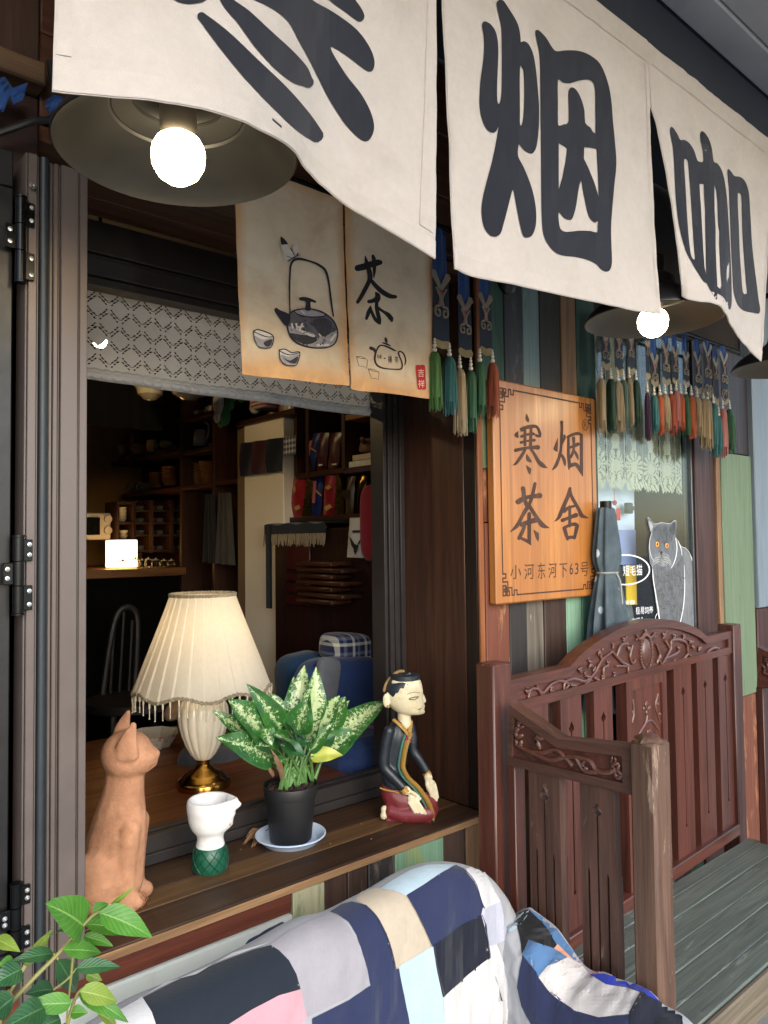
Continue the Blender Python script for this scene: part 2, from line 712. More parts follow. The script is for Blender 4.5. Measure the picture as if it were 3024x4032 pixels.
def glass(name, c=(1, 1, 1), rough=0.0, thin=True):
    if name in _M: return _M[name]
    t = NT(name)
    if thin:
        gl = t.n('ShaderNodeBsdfGlossy')
        gl.inputs['Roughness'].default_value = 0.01
        tr = t.n('ShaderNodeBsdfTransparent')
        tr.inputs['Color'].default_value = col(c)
        fr = t.n('ShaderNodeFresnel')
        ge = t.n('ShaderNodeNewGeometry')
        io = t.n('ShaderNodeMath', operation='MULTIPLY_ADD')          # 1.45 outside, its inverse inside the pane
        t.t.links.new(ge.outputs['Backfacing'], io.inputs[0])
        io.inputs[1].default_value = 1 / 1.45 - 1.45
        io.inputs[2].default_value = 1.45
        t.t.links.new(io.outputs[0], fr.inputs['IOR'])
        mx = t.n('ShaderNodeMixShader')
        t.t.links.new(fr.outputs[0], mx.inputs[0])
        t.t.links.new(tr.outputs[0], mx.inputs[1])
        t.t.links.new(gl.outputs[0], mx.inputs[2])
        t.t.links.new(mx.outputs[0], t.out.inputs[0])
    else:
        t.b.inputs['Base Color'].default_value = col(c)
        t.b.inputs['Transmission Weight'].default_value = 1.0
        t.b.inputs['Roughness'].default_value = rough
    _M[name] = t.mat
    return t.mat
# ================================================================ the setting
def sbox(name, a, b, mat, ch=0.0):
    m = MB(); m.box(a, b, ch)
    return m.build(name, mat, kind='structure', smooth=False)


M_ground = plain('paving', '#8a8883', 0.85, vary=0.2, scale=6, bump=0.4, dirt=('#45433f', 0.3))
M_dkwall = plain('dark_plaster', '#3a2f28', 0.9, vary=0.2, scale=8)
M_cream = plain('cream_plaster', '#c9b184', 0.9, vary=0.06, scale=5)
M_dkwood = wood('dark_brown_wood', '#2b1a13', '#543526', 'z', 0.45, wear=('#6b4a33', 0.06))
M_dkwood_x = wood('dark_brown_wood_x', '#2a1a11', '#5a3924', 'x', 0.5)
M_black = plain('near_black', '#0b0a0b', 0.6, vary=0.3, bump=0.1)

g = MB(); g.grid(lambda u, v: Vector((-60 + 120 * u, -60 + 120 * v, 0)), 6, 6)
g.build('ground', M_ground, kind='structure')
sbox('interior_floor', (-1.6, 0.36, 0.02), (1.9, 3.3, 0.1), M_dkwood_x)
sbox('interior_ceiling', (-1.6, 0.30, 2.62), (3.8, 3.3, 2.72), plain('dark_ceiling', '#1a1512', 0.9))
sbox('back_wall', (-1.6, 3.2, 0.1), (3.8, 3.3, 2.62), plain('ochre_wall', '#8f6a35', 0.9, vary=0.15, scale=5))
sbox('left_wall', (-1.7, 0.30, 0.1), (-1.6, 3.2, 2.62), M_dkwall)
sbox('partition_wall', (2.02, 0.36, 0.1), (2.10, 3.2, 2.62), M_dkwall)
sbox('right_wall', (3.7, 0.30, 0.1), (3.8, 3.2, 2.62), M_dkwall)
sbox('neighbour_wall', (4.21, -0.01, 0.0), (14.0, 3.3, 3.6), plain('neighbour_plaster', '#77736c', 0.9, vary=0.15, scale=3))
sbox('roof_slab', (-1.7, -0.02, 2.90), (4.2, 3.3, 3.0), M_dkwall)

# cores behind the boards
core = plain('wall_core', '#241b16', 0.9)
sbox('front_wall_lower', (-1.7, 0.022, 0.0), (2.13, 0.30, 0.735), core)
sbox('front_wall_left', (-1.7, 0.022, 0.735), (0.30, 0.30, 2.9), core)
sbox('front_wall_middle', (1.592, 0.022, 0.735), (2.13, 0.36, 2.62), core)
sbox('front_wall_top', (0.30, 0.022, 2.27), (4.2, 0.28, 2.9), core)
sbox('front_wall_under_glass', (2.13, 0.06, 0.0), (2.80, 0.30, 0.95), core)
sbox('front_wall_right', (2.80, 0.022, 0.0), (4.2, 0.30, 2.27), core)

# eave: dark beam that carries the cloth, grey soffit running out over the street
sbox('eave_ceiling', (-1.7, -0.498, 2.802), (4.6, -0.0, 2.84), plain('eave_dark', '#1e2530', 0.8))
beam = MB()
beam.box((-1.7, -0.50, 2.615), (4.6, -0.44, 2.799), 0.006)
beam.box((-1.7, -0.44, 2.68), (4.6, -0.40, 2.799), 0.006)
M_beam = plain('beam_paint', '#1f2836', 0.7, vary=0.25, scale=7, dirt=('#3a4048', 0.3))
beam.build('eave_beam', M_beam, label='dark blue grey beam under the eave carrying the printed cloths', cat='beam')
sof = MB()
for i, (y0, y1, z) in enumerate([(-0.500, -0.590, 2.800), (-0.592, -0.80, 2.806), (-0.802, -1.05, 2.80), (-1.052, -1.40, 2.806), (-1.402, -1.8, 2.80)]):
    sof.box((-1.7, y0, z), (4.6, y1, z + 0.03), 0.004)
sof.build('eave_soffit', plain('grey_sheet', '#b3b5b8', 0.6, vary=0.12, scale=4, dirt=('#5b5d60', 0.3)), label='grey sheet soffit of the eave over the shop front', cat='eave')

# ---------------------------------------------------------------- boards of the facade
def painted(name, c, under='#6b5340', amt=0.35, dark=0.75):
    cc = col(c)[:3]
    return wood(name, tuple(x * dark for x in cc), cc, 'z', 0.6, wear=(under, min(0.75, amt + 0.18)), vary=0.12, bump=0.5)


M_red = painted('red_brown_board', '#7d4733', '#a5734f', 0.35, 0.6)
M_slate = painted('slate_board', '#3a3a42', '#5f6268', 0.15)
M_blue = painted('blue_grey_board', '#7d9498', '#5c6a6b', 0.2, 0.85)
M_blk = painted('blackish_board', '#35312f', '#6b6058', 0.22)
M_tan = wood('tan_board', '#6e5038', '#a4805c', 'z', 0.6, wear=('#c7ab86', 0.15))
M_dgreen = painted('dark_green_board', '#33564a', '#2a3a34', 0.3)
M_lgreen = painted('light_green_board', '#86ad92', '#a9b79d', 0.25, 0.85)
M_green = painted('green_board', '#4b7a63', '#7f8f6a', 0.3, 0.75)
M_grey = wood('weathered_board', '#4c463e', '#8b8172', 'z', 0.75, wear=('#a49c8c', 0.35))
M_dbrown = wood('brown_board', '#2e201a', '#584034', 'z', 0.6, wear=('#7b6552', 0.18))
M_orange = wood('orange_board', '#6b3a1e', '#a5653a', 'z', 0.55, wear=('#c08a5b', 0.25))
M_cream_b = painted('cream_board', '#b9b48f', '#8b9a73', 0.4, 0.85)
M_mint = painted('mint_board', '#7ea587', '#8a9a66', 0.4, 0.8)
M_olive = painted('olive_board', '#6d8064', '#5f6d52', 0.2, 0.9)

rng = random.Random(3)


def boards(parent, lst, y=0.0, th=0.02):
    for (x0, x1, z0, z1, m) in lst:
        b = MB()
        dy = rng.uniform(-0.003, 0.003)
        b.box((x0 + 0.0012, y + dy - 0.003, z0 + 0.001), (x1 - 0.0012, y + th, z1 - 0.001), 0.0022)
        b.build('plank', m, parent)


wall = thing('plank_wall', 'wall of upright reclaimed planks in mixed green, slate, tan and brown beside the shop window', 'wall', (1.85, 0, 0))
up = [1.5895, 1.6272, 1.6891, 1.7744, 1.8553, 1.9594, 2.0394, 2.145]
boards(wall, [(1.5895, 1.6272, 1.86, 2.6, M_dgreen)] + [(a, b, 1.55 + 0.02 * (i % 2), 2.62, m) for i, (a, b, m) in enumerate(zip(up[1:-1], up[2:], [M_dgreen, M_slate, M_blue, M_blk, M_tan, M_dgreen]))])
boards(wall, [(1.5895, 1.6272, 1.70, 1.86, M_olive)])
lo = [1.5895, 1.6897, 1.7685, 1.8511, 1.9615, 2.0441, 2.145]
boards(wall, [(a, b, 0.02, 1.55 + (0.02 * ((i + 1) % 2) if i else 0.0), m) for i, (a, b, m) in enumerate(zip(lo[:-1], lo[1:], [M_red, M_blk, M_grey, M_dbrown, M_lgreen, M_green]))])
boards(wall, [(1.5895, 1.6272, 1.551, 1.70, M_red)])
# raw edge of the corner board
e = MB(); e.box((1.5675, -0.004, 0.77), (1.588, 0.006, 2.35), 0.003)
e.build('corner_strip', M_orange, wall)
e = MB(); e.box((1.5675, -0.004, 0.02), (1.588, 0.006, 0.735), 0.003)
e.build('corner_strip', M_red, wall)
# under the second window
xs = [2.146, 2.25, 2.36, 2.46, 2.57, 2.68, 2.79]
boards(wall, [(a, b, 0.02, 0.96, m) for a, b, m in zip(xs[:-1], xs[1:], [M_grey, M_orange, M_dbrown, M_blue, M_slate, M_dgreen])])

low = thing('window_parapet', 'wall below the long window sill with short painted planks', 'wall', (1.0, 0, 0))
M_redx = wood('red_brown_board_x', '#55281c', '#8a4b37', 'x', 0.5, wear=('#a06a50', 0.12))
r_ = MB(); r_.box((0.1, -0.004, 0.706), (0.945, 0.02, 0.748), 0.003); r_.build('red_board', M_redx, low)
r_ = MB(); r_.box((0.1, -0.001, 0.690), (0.945, 0.02, 0.705), 0.003)
und = [0.9465, 1.0334, 1.10, 1.1603, 1.2433, 1.4106, 1.4955, 1.566]
boards(low, [(a, b, 0.02, 0.748, m) for a, b, m in zip(und[:-1], und[1:], [M_cream_b, M_dbrown, M_dbrown, M_blk, M_mint, M_dbrown, M_tan])])
M_white = plain('aged_white_paint', '#c9cdc4', 0.55, vary=0.05, scale=12, dirt=('#a99a82', 0.25))
w_ = MB()
w_.box((0.0, -0.010, 0.640), (0.945, 0.02, 0.7045), 0.004)
w_.box((0.0, -0.002, 0.636), (0.945, 0.02, 0.6395), 0.0)
w_.box((0.0, -0.006, 0.03), (0.945, 0.02, 0.633), 0.004)
w_.build('white_panel', M_white, low)

# sill: three long boards and a thin worn front lip
sill = thing('window_sill', 'deep wooden window sill of three long brown boards', 'window sill', (1.0, 0.14, 0.75))
M_s1 = wood('sill_board_dark', '#2c1c12', '#4c3320', 'x', 0.55, wear=('#7a6248', 0.06))
M_s2 = wood('sill_board_light', '#4a331f', '#7a5a38', 'x', 0.55, wear=('#8f7350', 0.08))
for y0, y1, m in [(-0.008, 0.088, M_s1), (0.09, 0.165, M_s2), (0.167, 0.285, M_s1)]:
    b = MB(); b.box((0.1, y0, 0.75), (1.566, y1, 0.77 + rng.uniform(-0.001, 0.001)), 0.002); b.build('sill_board', m, sill)
b = MB(); b.box((0.1, -0.0125, 0.7505), (1.566, -0.0085, 0.7668), 0.001); b.build('front_lip', wood('worn_edge', '#7b5a3a', '#c0966a', 'x', 0.7), sill)

# right reveal, soffit and lintel
rev = thing('window_reveal', 'dark brown boarded side of the window recess behind the carved figurine', 'wall panel', (1.575, 0.15, 0.77))
b = MB(); b.box((1.567, 0.052, 0.771), (1.590, 0.299, 2.268), 0.002); b.build('board', M_dkwood, rev)
b = MB(); b.box((1.568, 0.0075, 0.771), (1.590, 0.050, 2.268), 0.002); b.build('board', wood('reveal_edge_board', '#120b08', '#2a1a12', 'z', 0.5), rev)
lint = thing('window_lintel', 'dark wooden boards over the window recess behind the tea cloths', 'lintel', (1.0, 0.1, 2.2))
M_lint = wood('lintel_wood', '#35221a', '#6a4430', 'x', 0.45)
for z0, z1 in [(2.268, 2.42), (2.422, 2.59), (2.592, 2.79)]:
    b = MB(); b.box((0.42, -0.002, z0), (2.14, 0.02, z1), 0.003); b.build('board', M_lint, lint)
for y0, y1 in [(0.0225, 0.10), (0.102, 0.19), (0.192, 0.28)]:
    b = MB(); b.box((0.30, y0, 2.235), (1.566, y1, 2.2655), 0.003); b.build('soffit_board', M_lint, lint)
# boards over the folded shutters
lb = thing('upper_boards', 'brown wooden boards above the folded window leaves, blue rag on the ledge', 'wall panel', (0.1, 0, 2.33))
for x0, x1, m in [(-0.6, -0.02, M_orange), (-0.018, 0.19, M_orange), (0.192, 0.30, M_dbrown), (0.302, 0.418, M_dbrown)]:
    b = MB(); b.box((x0, -0.004, 2.345), (x1, 0.02, 2.79), 0.003); b.build('board', m, lb)
b = MB(); b.box((-0.6, -0.045, 2.30), (0.418, 0.02, 2.343), 0.004); b.build('ledge', wood('ledge_wood', '#4a3527', '#7d6248', 'x', 0.6), lb)
b = MB(); b.box((-0.6, -0.002, 2.14), (0.418, 0.02, 2.298), 0.003); b.build('board', wood('maroon_board', '#1c0f0c', '#3a1c16', 'x', 0.6), lb)

# ---------------------------------------------------------------- window frame of dark aluminium
M_alu = plain('brown_aluminium', '#5e5450', 0.42, 0.2, vary=0.06, scale=20, bump=0.05, spec=0.5)
M_alud = plain('dark_aluminium', '#302c2b', 0.42, 0.2, vary=0.1, scale=20, bump=0.05)
M_rub = plain('rubber_seal', '#20272c', 0.5, vary=0.1, bump=0.1)
fr = thing('open_window', 'dark aluminium frame round the large open shop window', 'window', (1.0, 0.32, 0.77))
b = MB()   # right jamb with ribs
for (x0, x1, y0) in [(1.4885, 1.500, 0.300), (1.500, 1.506, 0.306), (1.506, 1.524, 0.298), (1.524, 1.529, 0.306), (1.529, 1.548, 0.300), (1.548, 1.566, 0.292)]:
    b.box((x0, y0, 0.835), (x1 - 0.0004, 0.36, 2.232), 0.0012)
b.build('jamb', M_alud, fr)
b = MB()
for (y0, y1, z) in [(0.286, 0.296, 0.795), (0.2965, 0.315, 0.832), (0.3155, 0.325, 0.815), (0.3255, 0.345, 0.834)]:
    b.box((0.30, y0, 0.77), (1.566, y1, z), 0.0015)
b.build('track', M_alud, fr)
b = MB()
for (z0, z1, y0) in [(2.092, 2.110, 0.312), (2.1105, 2.150, 0.300), (2.1505, 2.160, 0.306), (2.1605, 2.234, 0.296)]:
    b.box((0.30, y0, z0), (1.488, 0.36, z1), 0.0015)
b.build('head', M_alud, fr)

# ---------------------------------------------------------------- folded window leaves at the left
lv = thing('folding_window', 'stack of folded brown aluminium window leaves with black hinges', 'folding window', (0.42, 0.1, 0.78))
ZB, ZT = 0.785, 2.142


def leaf(x0, x1, y0, y1, ribs):
    b = MB()
    for (a, c, dy) in ribs:
        b.box((x0 + a, y0 + dy, ZB), (x0 + c - 0.0005, y0 + 0.05, ZT), 0.0012)
    b.box((x0 + 0.003, y0 + 0.0505, ZB), (x1 - 0.003, y1, ZB + 0.05), 0.002)
    b.box((x0 + 0.003, y0 + 0.0505, ZT - 0.05), (x1 - 0.003, y1, ZT), 0.002)
    b.box((x0 + 0.003, y1 - 0.045, ZB + 0.0505), (x1 - 0.003, y1, ZT - 0.0505), 0.002)
    return b


lf = leaf(0.4085, 0.4705, -0.10, 0.28, [(0.0, 0.006, 0.006), (0.006, 0.014, 0.003), (0.014, 0.0175, 0.005), (0.0175, 0.046, 0.0), (0.046, 0.0485, 0.0012), (0.0485, 0.062, 0.0003)]).build('leaf_frame', M_alu, lv)
s_ = MB(); s_.box((0.4045, -0.096, ZB), (0.408, 0.27, ZT)); s_.build('gap_seal', M_black, lv)
lf2 = leaf(0.3675, 0.404, -0.108, 0.28, [(0.0, 0.004, 0.002), (0.004, 0.018, 0.0), (0.018, 0.022, 0.004)]).build('leaf_frame', M_alu, lv)
b = MB(); b.tube([(0.3975, -0.1, ZB), (0.3975, -0.1, ZT)], 0.0075, 10); b.build('rubber_seal', M_rub, lv)
for x in (0.4375, 0.384):
    b = MB(); b.box((x - 0.004, -0.045, ZB + 0.052), (x + 0.004, 0.232, ZT - 0.052)); b.build('pane', glass('tinted_glass', (0.25, 0.3, 0.28)), lv)
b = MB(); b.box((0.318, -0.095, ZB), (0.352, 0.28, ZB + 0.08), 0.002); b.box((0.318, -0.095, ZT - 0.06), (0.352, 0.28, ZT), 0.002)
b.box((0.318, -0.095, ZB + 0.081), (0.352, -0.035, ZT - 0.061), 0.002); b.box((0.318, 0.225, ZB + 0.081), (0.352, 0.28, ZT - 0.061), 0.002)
b.build('leaf_frame', plain('blackish_aluminium', '#1a1a1b', 0.4, 0.2), lv)  # this leaf's frame is a darker aluminium than the others
b = MB(); b.box((0.330, -0.0345, ZB + 0.081), (0.338, 0.2245, ZT - 0.061)); b.build('pane', glass('tinted_glass', (0.25, 0.3, 0.28)), lv)
M_hinge = plain('black_steel', '#101214', 0.3, 0.6, bump=0.05)
M_screw = plain('steel_screw', '#b5b7b8', 0.3, 0.9, bump=0.05)
for z0, z1, lows in [(1.925, 2.06, 1), (1.395, 1.515, 0), (0.87, 0.975, 1)]:
    h = MB()
    zz = [z0, z0 + (z1 - z0) * 0.36, z0 + (z1 - z0) * 0.68, z1]
    for a, c in zip(zz[:-1], zz[1:]):
        h.tube([(0.3585, -0.113, a + 0.0008), (0.3585, -0.113, c - 0.0008)], 0.0085, 12)
    h.box((0.3585, -0.1145, zz[2]), (0.3795, -0.1095, z1 - 0.004), 0.001)
    h.box((0.3585, -0.1145, z0 + 0.004), (0.3795, -0.1095, zz[1]), 0.001)
    h.box((0.336, -0.1135, zz[1] + 0.002), (0.3585, -0.1065, zz[2] - 0.002), 0.001)
    h.tube([(0.3585, -0.113, z1), (0.3585, -0.113, z1 + 0.003)], 0.0095, 12)
    h.tube([(0.3585, -0.113, z0 - 0.003), (0.3585, -0.113, z0)], 0.0095, 12)
    hi = h.build('hinge', M_hinge, lv)
    for sx, sz in [(0.3745, z1 - 0.012), (0.3745, zz[2] + 0.010), (0.3745, zz[1] - 0.009), (0.3745, z0 + 0.013), (0.342, zz[1] + 0.012), (0.342, zz[2] - 0.012)]:
        s = MB(); s.lathe([(0.0, -0.0), (0.0042, 0.0), (0.0036, 0.0018), (0.0014, 0.0022), (0.0, 0.0012)], (sx, -0.1146, sz), 10, axis=(0, -1, 0))
        s.build('screw', M_screw, hi)
b = MB(); b.lathe([(0.0, 0.0), (0.006, 0.0), (0.005, 0.002), (0.002, 0.0025), (0, 0.0015)], (0.376, -0.1145, 2.085), 12, axis=(0, -1, 0)); b.build('screw', M_screw, lv)
for x, y in [(0.312, 0.02), (0.482, 0.20)]:
    h = MB()
    h.box((x - 0.008, y - 0.012, 1.22), (x + 0.008, y + 0.012, 1.40), 0.003)
    h.tube([(x, y, 1.385), (x - 0.004, y - 0.02, 1.37), (x - 0.004, y - 0.022, 1.30), (x - 0.004, y - 0.02, 1.20)], [0.007, 0.008, 0.008, 0.007], 8)
    h.build('handle', M_hinge, lv)
# ================================================================ things hung in front of the shop
def cloth_surface(top, bottom, bulge=None, wob=0.004, seed=0.0, pw=1.3, join=0.0):
    """top/bottom: lists of 3D points along the edge; returns f(u, v), v from 0 top to 1 bottom"""
    def along(lst, u):
        n = len(lst) - 1
        q = catmull([tuple(p) for p in lst], 12)
        x = u * (len(q) - 1)
        i = min(int(x), len(q) - 2)
        a, b = Vector(q[i]), Vector(q[i + 1])
        return a.lerp(b, x - i)

    def f(u, v):
        t, b = along(top, u), along(bottom, u)
        p = t.lerp(b, v)
        p.y = t.y + (b.y - t.y) * v ** pw
        s_ = max(0.0, (v - join) / (1 - join))            # sewn to its neighbour above the slit
        p.x = t.x + (b.x - t.x) * s_ ** 1.1
        if join: p.y = t.y + (b.y - t.y) * s_ ** pw
        w = wob * (0.3 + v)
        p.y += w * mnoise.noise(Vector((u * 3.1 + seed, v * 1.3, seed))) * 1.5 + 0.35 * w * mnoise.noise(Vector((u * 9 + seed, v * 5.0 + u * 4, 4.2))) + 0.0018 * mnoise.noise(Vector((u * 20 + v * 9, v * 11 - u * 6 + seed, 1.2)))
        if bulge: p += bulge(u, v)
        return p
    return f


def cloth_mesh(f, nu, nv, th=0.0012):
    m = MB()
    m.grid(lambda u, v: f(u, v), nu, nv)
    m.grid(lambda u, v: f(u, v) + Vector((0, th, 0)), nu, nv)
    w = nu + 1
    h = (nu + 1) * (nv + 1)
    for i in range(nu):
        m.f += [(i, i + 1, h + i + 1, h + i), (nv * w + i, nv * w + i + 1, h + nv * w + i + 1, h + nv * w + i)]
        m.m += [0, 0]
    for j in range(nv):
        m.f += [(j * w, (j + 1) * w, h + (j + 1) * w, h + j * w), (j * w + nu, (j + 1) * w + nu, h + (j + 1) * w + nu, h + j * w + nu)]
        m.m += [0, 0]
    return m


def bvh_of(f, nu, nv, pad=0.02):
    vs, fs = [], []
    m = MB(); m.grid(lambda u, v: f(-pad + u * (1 + 2 * pad) if False else u, v), nu, nv)
    return BVHTree.FromPolygons([Vector(v) for v in m.v], m.f)


def print_on(name, bvh, polys, mat, parent, holes=(), step=12, off=0.0012, label=None, pre=None):
    """ink shape drawn on a hanging cloth (outlines measured in the photo, laid onto the cloth)"""
    if pre: pts, tris = pre
    else: pts, tris = fill2d(polys, holes, step)
    vs, ok = [], []
    for (px, py) in pts:
        d = ray_dir(px, py).normalized()
        hit = bvh.ray_cast(CAM_LOC, d)
        if hit[0] is None:
            vs.append((0, 0, 0)); ok.append(False)
        else:
            nrm = hit[1] if hit[1].dot(d) < 0 else -hit[1]
            vs.append(tuple(hit[0] + nrm * off)); ok.append(True)
    m = MB()
    m.add(vs, [t for t in tris if all(ok[i] for i in t)])
    if not m.f: return None
    used = sorted({i for t in m.f for i in t})
    ix = {u: i for i, u in enumerate(used)}
    m.v = [m.v[u] for u in used]
    m.f = [tuple(ix[i] for i in t) for t in m.f]
    m.m = [0] * len(m.f)
    return m.build(name, mat, parent, smooth=False, label=label)


def on_quad(pre, quad):
    """unit-square shape -> photo quad (tl, tr, br, bl)"""
    tl, tr, br, bl = quad
    vs, fs = pre
    out = []
    for (u, v) in vs:
        a = (tl[0] + (tr[0] - tl[0]) * u, tl[1] + (tr[1] - tl[1]) * u)
        b = (bl[0] + (br[0] - bl[0]) * u, bl[1] + (br[1] - bl[1]) * u)
        out.append((b[0] + (a[0] - b[0]) * v, b[1] + (a[1] - b[1]) * v))
    return out, fs


M_noren = cloth('unbleached_cotton', '#c8c0b9', 0.05, 700, 0.95, stain=('#a2957c', 0.38, 5), trans=0.22, crease=0.5, bump=0.5)
M_ink = cloth('blue_black_ink', '#1d1f28', 0.1, 700, 0.9, bump=0.3)

noren = thing('printed_curtain', 'long unbleached cotton shop curtain with slits and huge dark brush characters hung under the eave', 'shop curtain', (1.2, -0.56, 2.6))
ZT_ = 2.60
d = lambda l: [P(x * 0.5, y * 0.5, y=q) for x, y, q in l]
top1 = [Vector((x, -0.556, ZT_)) for x in (0.262, 0.42, 0.60, 0.74, 0.868)]
bot1 = d([(234, 384, -.648), (440, 410, -.655), (600, 424, -.66), (760, 450, -.662), (900, 480, -.66), (1050, 525, -.652), (1150, 570, -.64), (1262, 636, -.615), (1330, 730, -.592), (1400, 806, -.58), (1500, 895, -.57), (1660, 990, -.563), (1880, 1120, -.56)])
top2 = [Vector((x, -0.556, ZT_)) for x in (0.8765, 1.05, 1.2, 1.36, 1.531)]
dd = lambda l: [P(x, y, y=q) for x, y, q in l]
bot2 = dd([(985, 580, -.56), (1040, 598, -.563), (1100, 612, -.566), (1200, 634, -.572), (1300, 655, -.58), (1370, 671, -.585), (1425, 680, -.588)])
top3 = [Vector((x, -0.556, ZT_)) for x in (1.532, 1.70, 1.86, 2.01, 2.168)]
bot3 = dd([(1474, 638, -.612), (1490, 646, -.625), (1515, 650, -.637), (1542, 655, -.645), (1562, 672, -.642), (1576, 700, -.625), (1600, 735, -.59), (1622, 762, -.57), (1641, 782, -.56)])
top4 = [Vector((x, -0.556, ZT_)) for x in (2.169, 2.4, 2.6, 2.8)]
bot4 = [Vector((2.615, -0.57, 2.0)), Vector((2.70, -0.58, 1.97)), Vector((2.78, -0.575, 1.975)), Vector((2.86, -0.56, 1.97))]
lens = {1: 'leftmost panel draped over the lamp shade, dark diagonal brush strokes', 2: 'panel with the large two part character of a fire and a framed figure', 3: 'panel with tall narrow character of parallel upright bars'}
surf, trees = {}, {}
for i, (t, b, sd) in enumerate([(top1, bot1, 0.3), (top2, bot2, 5.1), (top3, bot3, 9.7), (top4, bot4, 3.3)], 1):
    f = cloth_surface(t, b, wob=0.004 if i == 1 else 0.006, seed=sd, pw={1: 0.5, 3: 0.65}.get(i, 1.3), join=0.0 if i == 1 else 0.26)
    if i in (2, 3):
        # the upper part stays sewn to its neighbour, the slit opens below
        pass
    surf[i] = f
    cloth_mesh(f, 48, 40).build('curtain_panel', M_noren, noren, label=lens.get(i), sharp=60)
    trees[i] = bvh_of(f, 96, 80)
    h = MB()
    h.grid(lambda u, v: f(u, 0.955 + 0.043 * v) + Vector((0, -0.0012, 0)), 60, 2)
    h.grid(lambda u, v: f(0.008 + 0.028 * u, 0.06 + 0.88 * v) + Vector((0, -0.0011, 0)), 2, 30)
    h.grid(lambda u, v: f(0.965 + 0.028 * u, 0.06 + 0.88 * v) + Vector((0, -0.0011, 0)), 2, 30)
    h.grid(lambda u, v: f(u, 0.075 + 0.004 * v) + Vector((0, -0.0016, 0)), 60, 1)
    h.build('hem', M_noren, noren)
rod = MB(); rod.tube([(-0.6, -0.535, 2.606), (4.2, -0.535, 2.606)], 0.012, 10); rod.build('pole', plain('bamboo_pole', '#6b5a3c', 0.5), noren)

h5 = lambda pts: [(x * 0.5, y * 0.5) for x, y in pts]
hs = lambda pts: [(x * 0.5, y * 0.5, w * 0.5) for x, y, w in pts]
p1 = [stroke(hs([(868, 72, 36), (960, 165, 72), (1080, 295, 96), (1200, 415, 104), (1300, 520, 92), (1365, 585, 60)])),
      stroke(hs([(930, -60, 20), (985, 15, 50), (1050, 75, 72), (1130, 165, 96), (1220, 255, 108), (1290, 320, 92), (1328, 355, 50)])),
      catmull(h5([(950, -120), (1060, -20), (1160, 30), (1240, 90), (1290, 180), (1340, 270), (1420, 430), (1500, 550), (1575, 612), (1612, 570), (1605, 500), (1560, 410), (1490, 320), (1425, 205), (1500, 245), (1590, 310), (1616, 280), (1600, 215), (1540, 130), (1440, 55), (1330, -10), (1200, -120)]), 4, True),
      catmull(h5([(1370, -60), (1420, 0), (1500, 60), (1550, 95), (1572, 75), (1560, 40), (1525, -10), (1480, -70)]), 4, True),
      catmull(h5([(700, -60), (750, 0), (800, 18), (845, 16), (890, 0), (930, -60)]), 4, True)]
print_on('brush_character', trees[1], p1, M_ink, noren, step=14)
c2 = crop(1850, 0, 2.011)
k2 = lambda pts: [c2(x, y) for x, y in pts]
fire = catmull(k2([(208, 30), (228, 2), (262, 8), (305, 70), (355, 150), (385, 220), (398, 300), (400, 335), (425, 328), (460, 350), (495, 420), (515, 520), (530, 650), (545, 850), (542, 1020), (525, 1160), (500, 1210), (475, 1218), (430, 1195), (395, 1155), (383, 1150), (378, 1235), (420, 1320), (470, 1440), (505, 1560), (522, 1680), (518, 1790), (490, 1865), (450, 1883), (420, 1870), (400, 1810), (375, 1690), (355, 1580), (338, 1505), (320, 1560), (295, 1660), (265, 1770), (240, 1850), (200, 1876), (150, 1860), (105, 1790), (88, 1680), (100, 1560), (135, 1420), (170, 1290), (200, 1150), (222, 1010), (205, 1040), (175, 1053), (130, 1025), (90, 940), (73, 820), (80, 650), (100, 500), (110, 380), (105, 270), (92, 205), (110, 172), (155, 190), (195, 240), (215, 310), (222, 420), (215, 600), (212, 760), (222, 825), (240, 790), (248, 700), (250, 560), (250, 400), (245, 230), (222, 110)]), 3, True)
fh = catmull(k2([(393, 545), (410, 542), (422, 575), (428, 700), (425, 860), (415, 960), (395, 992), (393, 850)]), 3, True)
boxo = catmull(k2([(515, 265), (525, 240), (550, 248), (600, 300), (650, 380), (685, 408), (760, 400), (860, 405), (950, 440), (1030, 510), (1085, 640), (1115, 780), (1130, 960), (1148, 1150), (1157, 1300), (1140, 1480), (1125, 1650), (1115, 1800), (1118, 1950), (1122, 2080), (1105, 2140), (1070, 2152), (1030, 2130), (1000, 2095), (930, 2060), (830, 2035), (720, 2022), (650, 1980), (590, 1890), (568, 1770), (562, 1500), (560, 1200), (556, 900), (554, 600), (545, 420)]), 3, True)
b_h = [catmull(k2([(694, 634), (730, 655), (790, 662), (860, 640), (930, 632), (972, 655), (988, 720), (990, 860), (990, 1058), (950, 1010), (910, 975), (905, 880), (880, 790), (845, 720), (805, 692), (778, 720), (776, 800), (778, 965), (740, 985), (705, 997), (694, 970), (694, 800)]), 2, True),
       k2([(700, 1135), (740, 1160), (766, 1178), (755, 1280), (730, 1400), (700, 1508)]),
       k2([(902, 1168), (950, 1172), (1000, 1182), (1010, 1370), (1018, 1562), (980, 1440), (935, 1330), (900, 1258)]),
       catmull(k2([(876, 1428), (890, 1500), (910, 1600), (930, 1690), (950, 1735), (985, 1765), (1010, 1752), (1008, 1790), (1004, 1842), (950, 1830), (860, 1828), (760, 1838), (715, 1815), (702, 1760), (700, 1680), (740, 1725), (795, 1744), (820, 1700), (840, 1620), (855, 1520)]), 2, True)]
print_on('brush_character', trees[2], [fire, boxo], M_ink, noren, holes=[fh] + b_h, step=14)
c3 = crop(2600, 450, 2.602)
k3 = lambda pts: [c3(x, y) for x, y in pts]
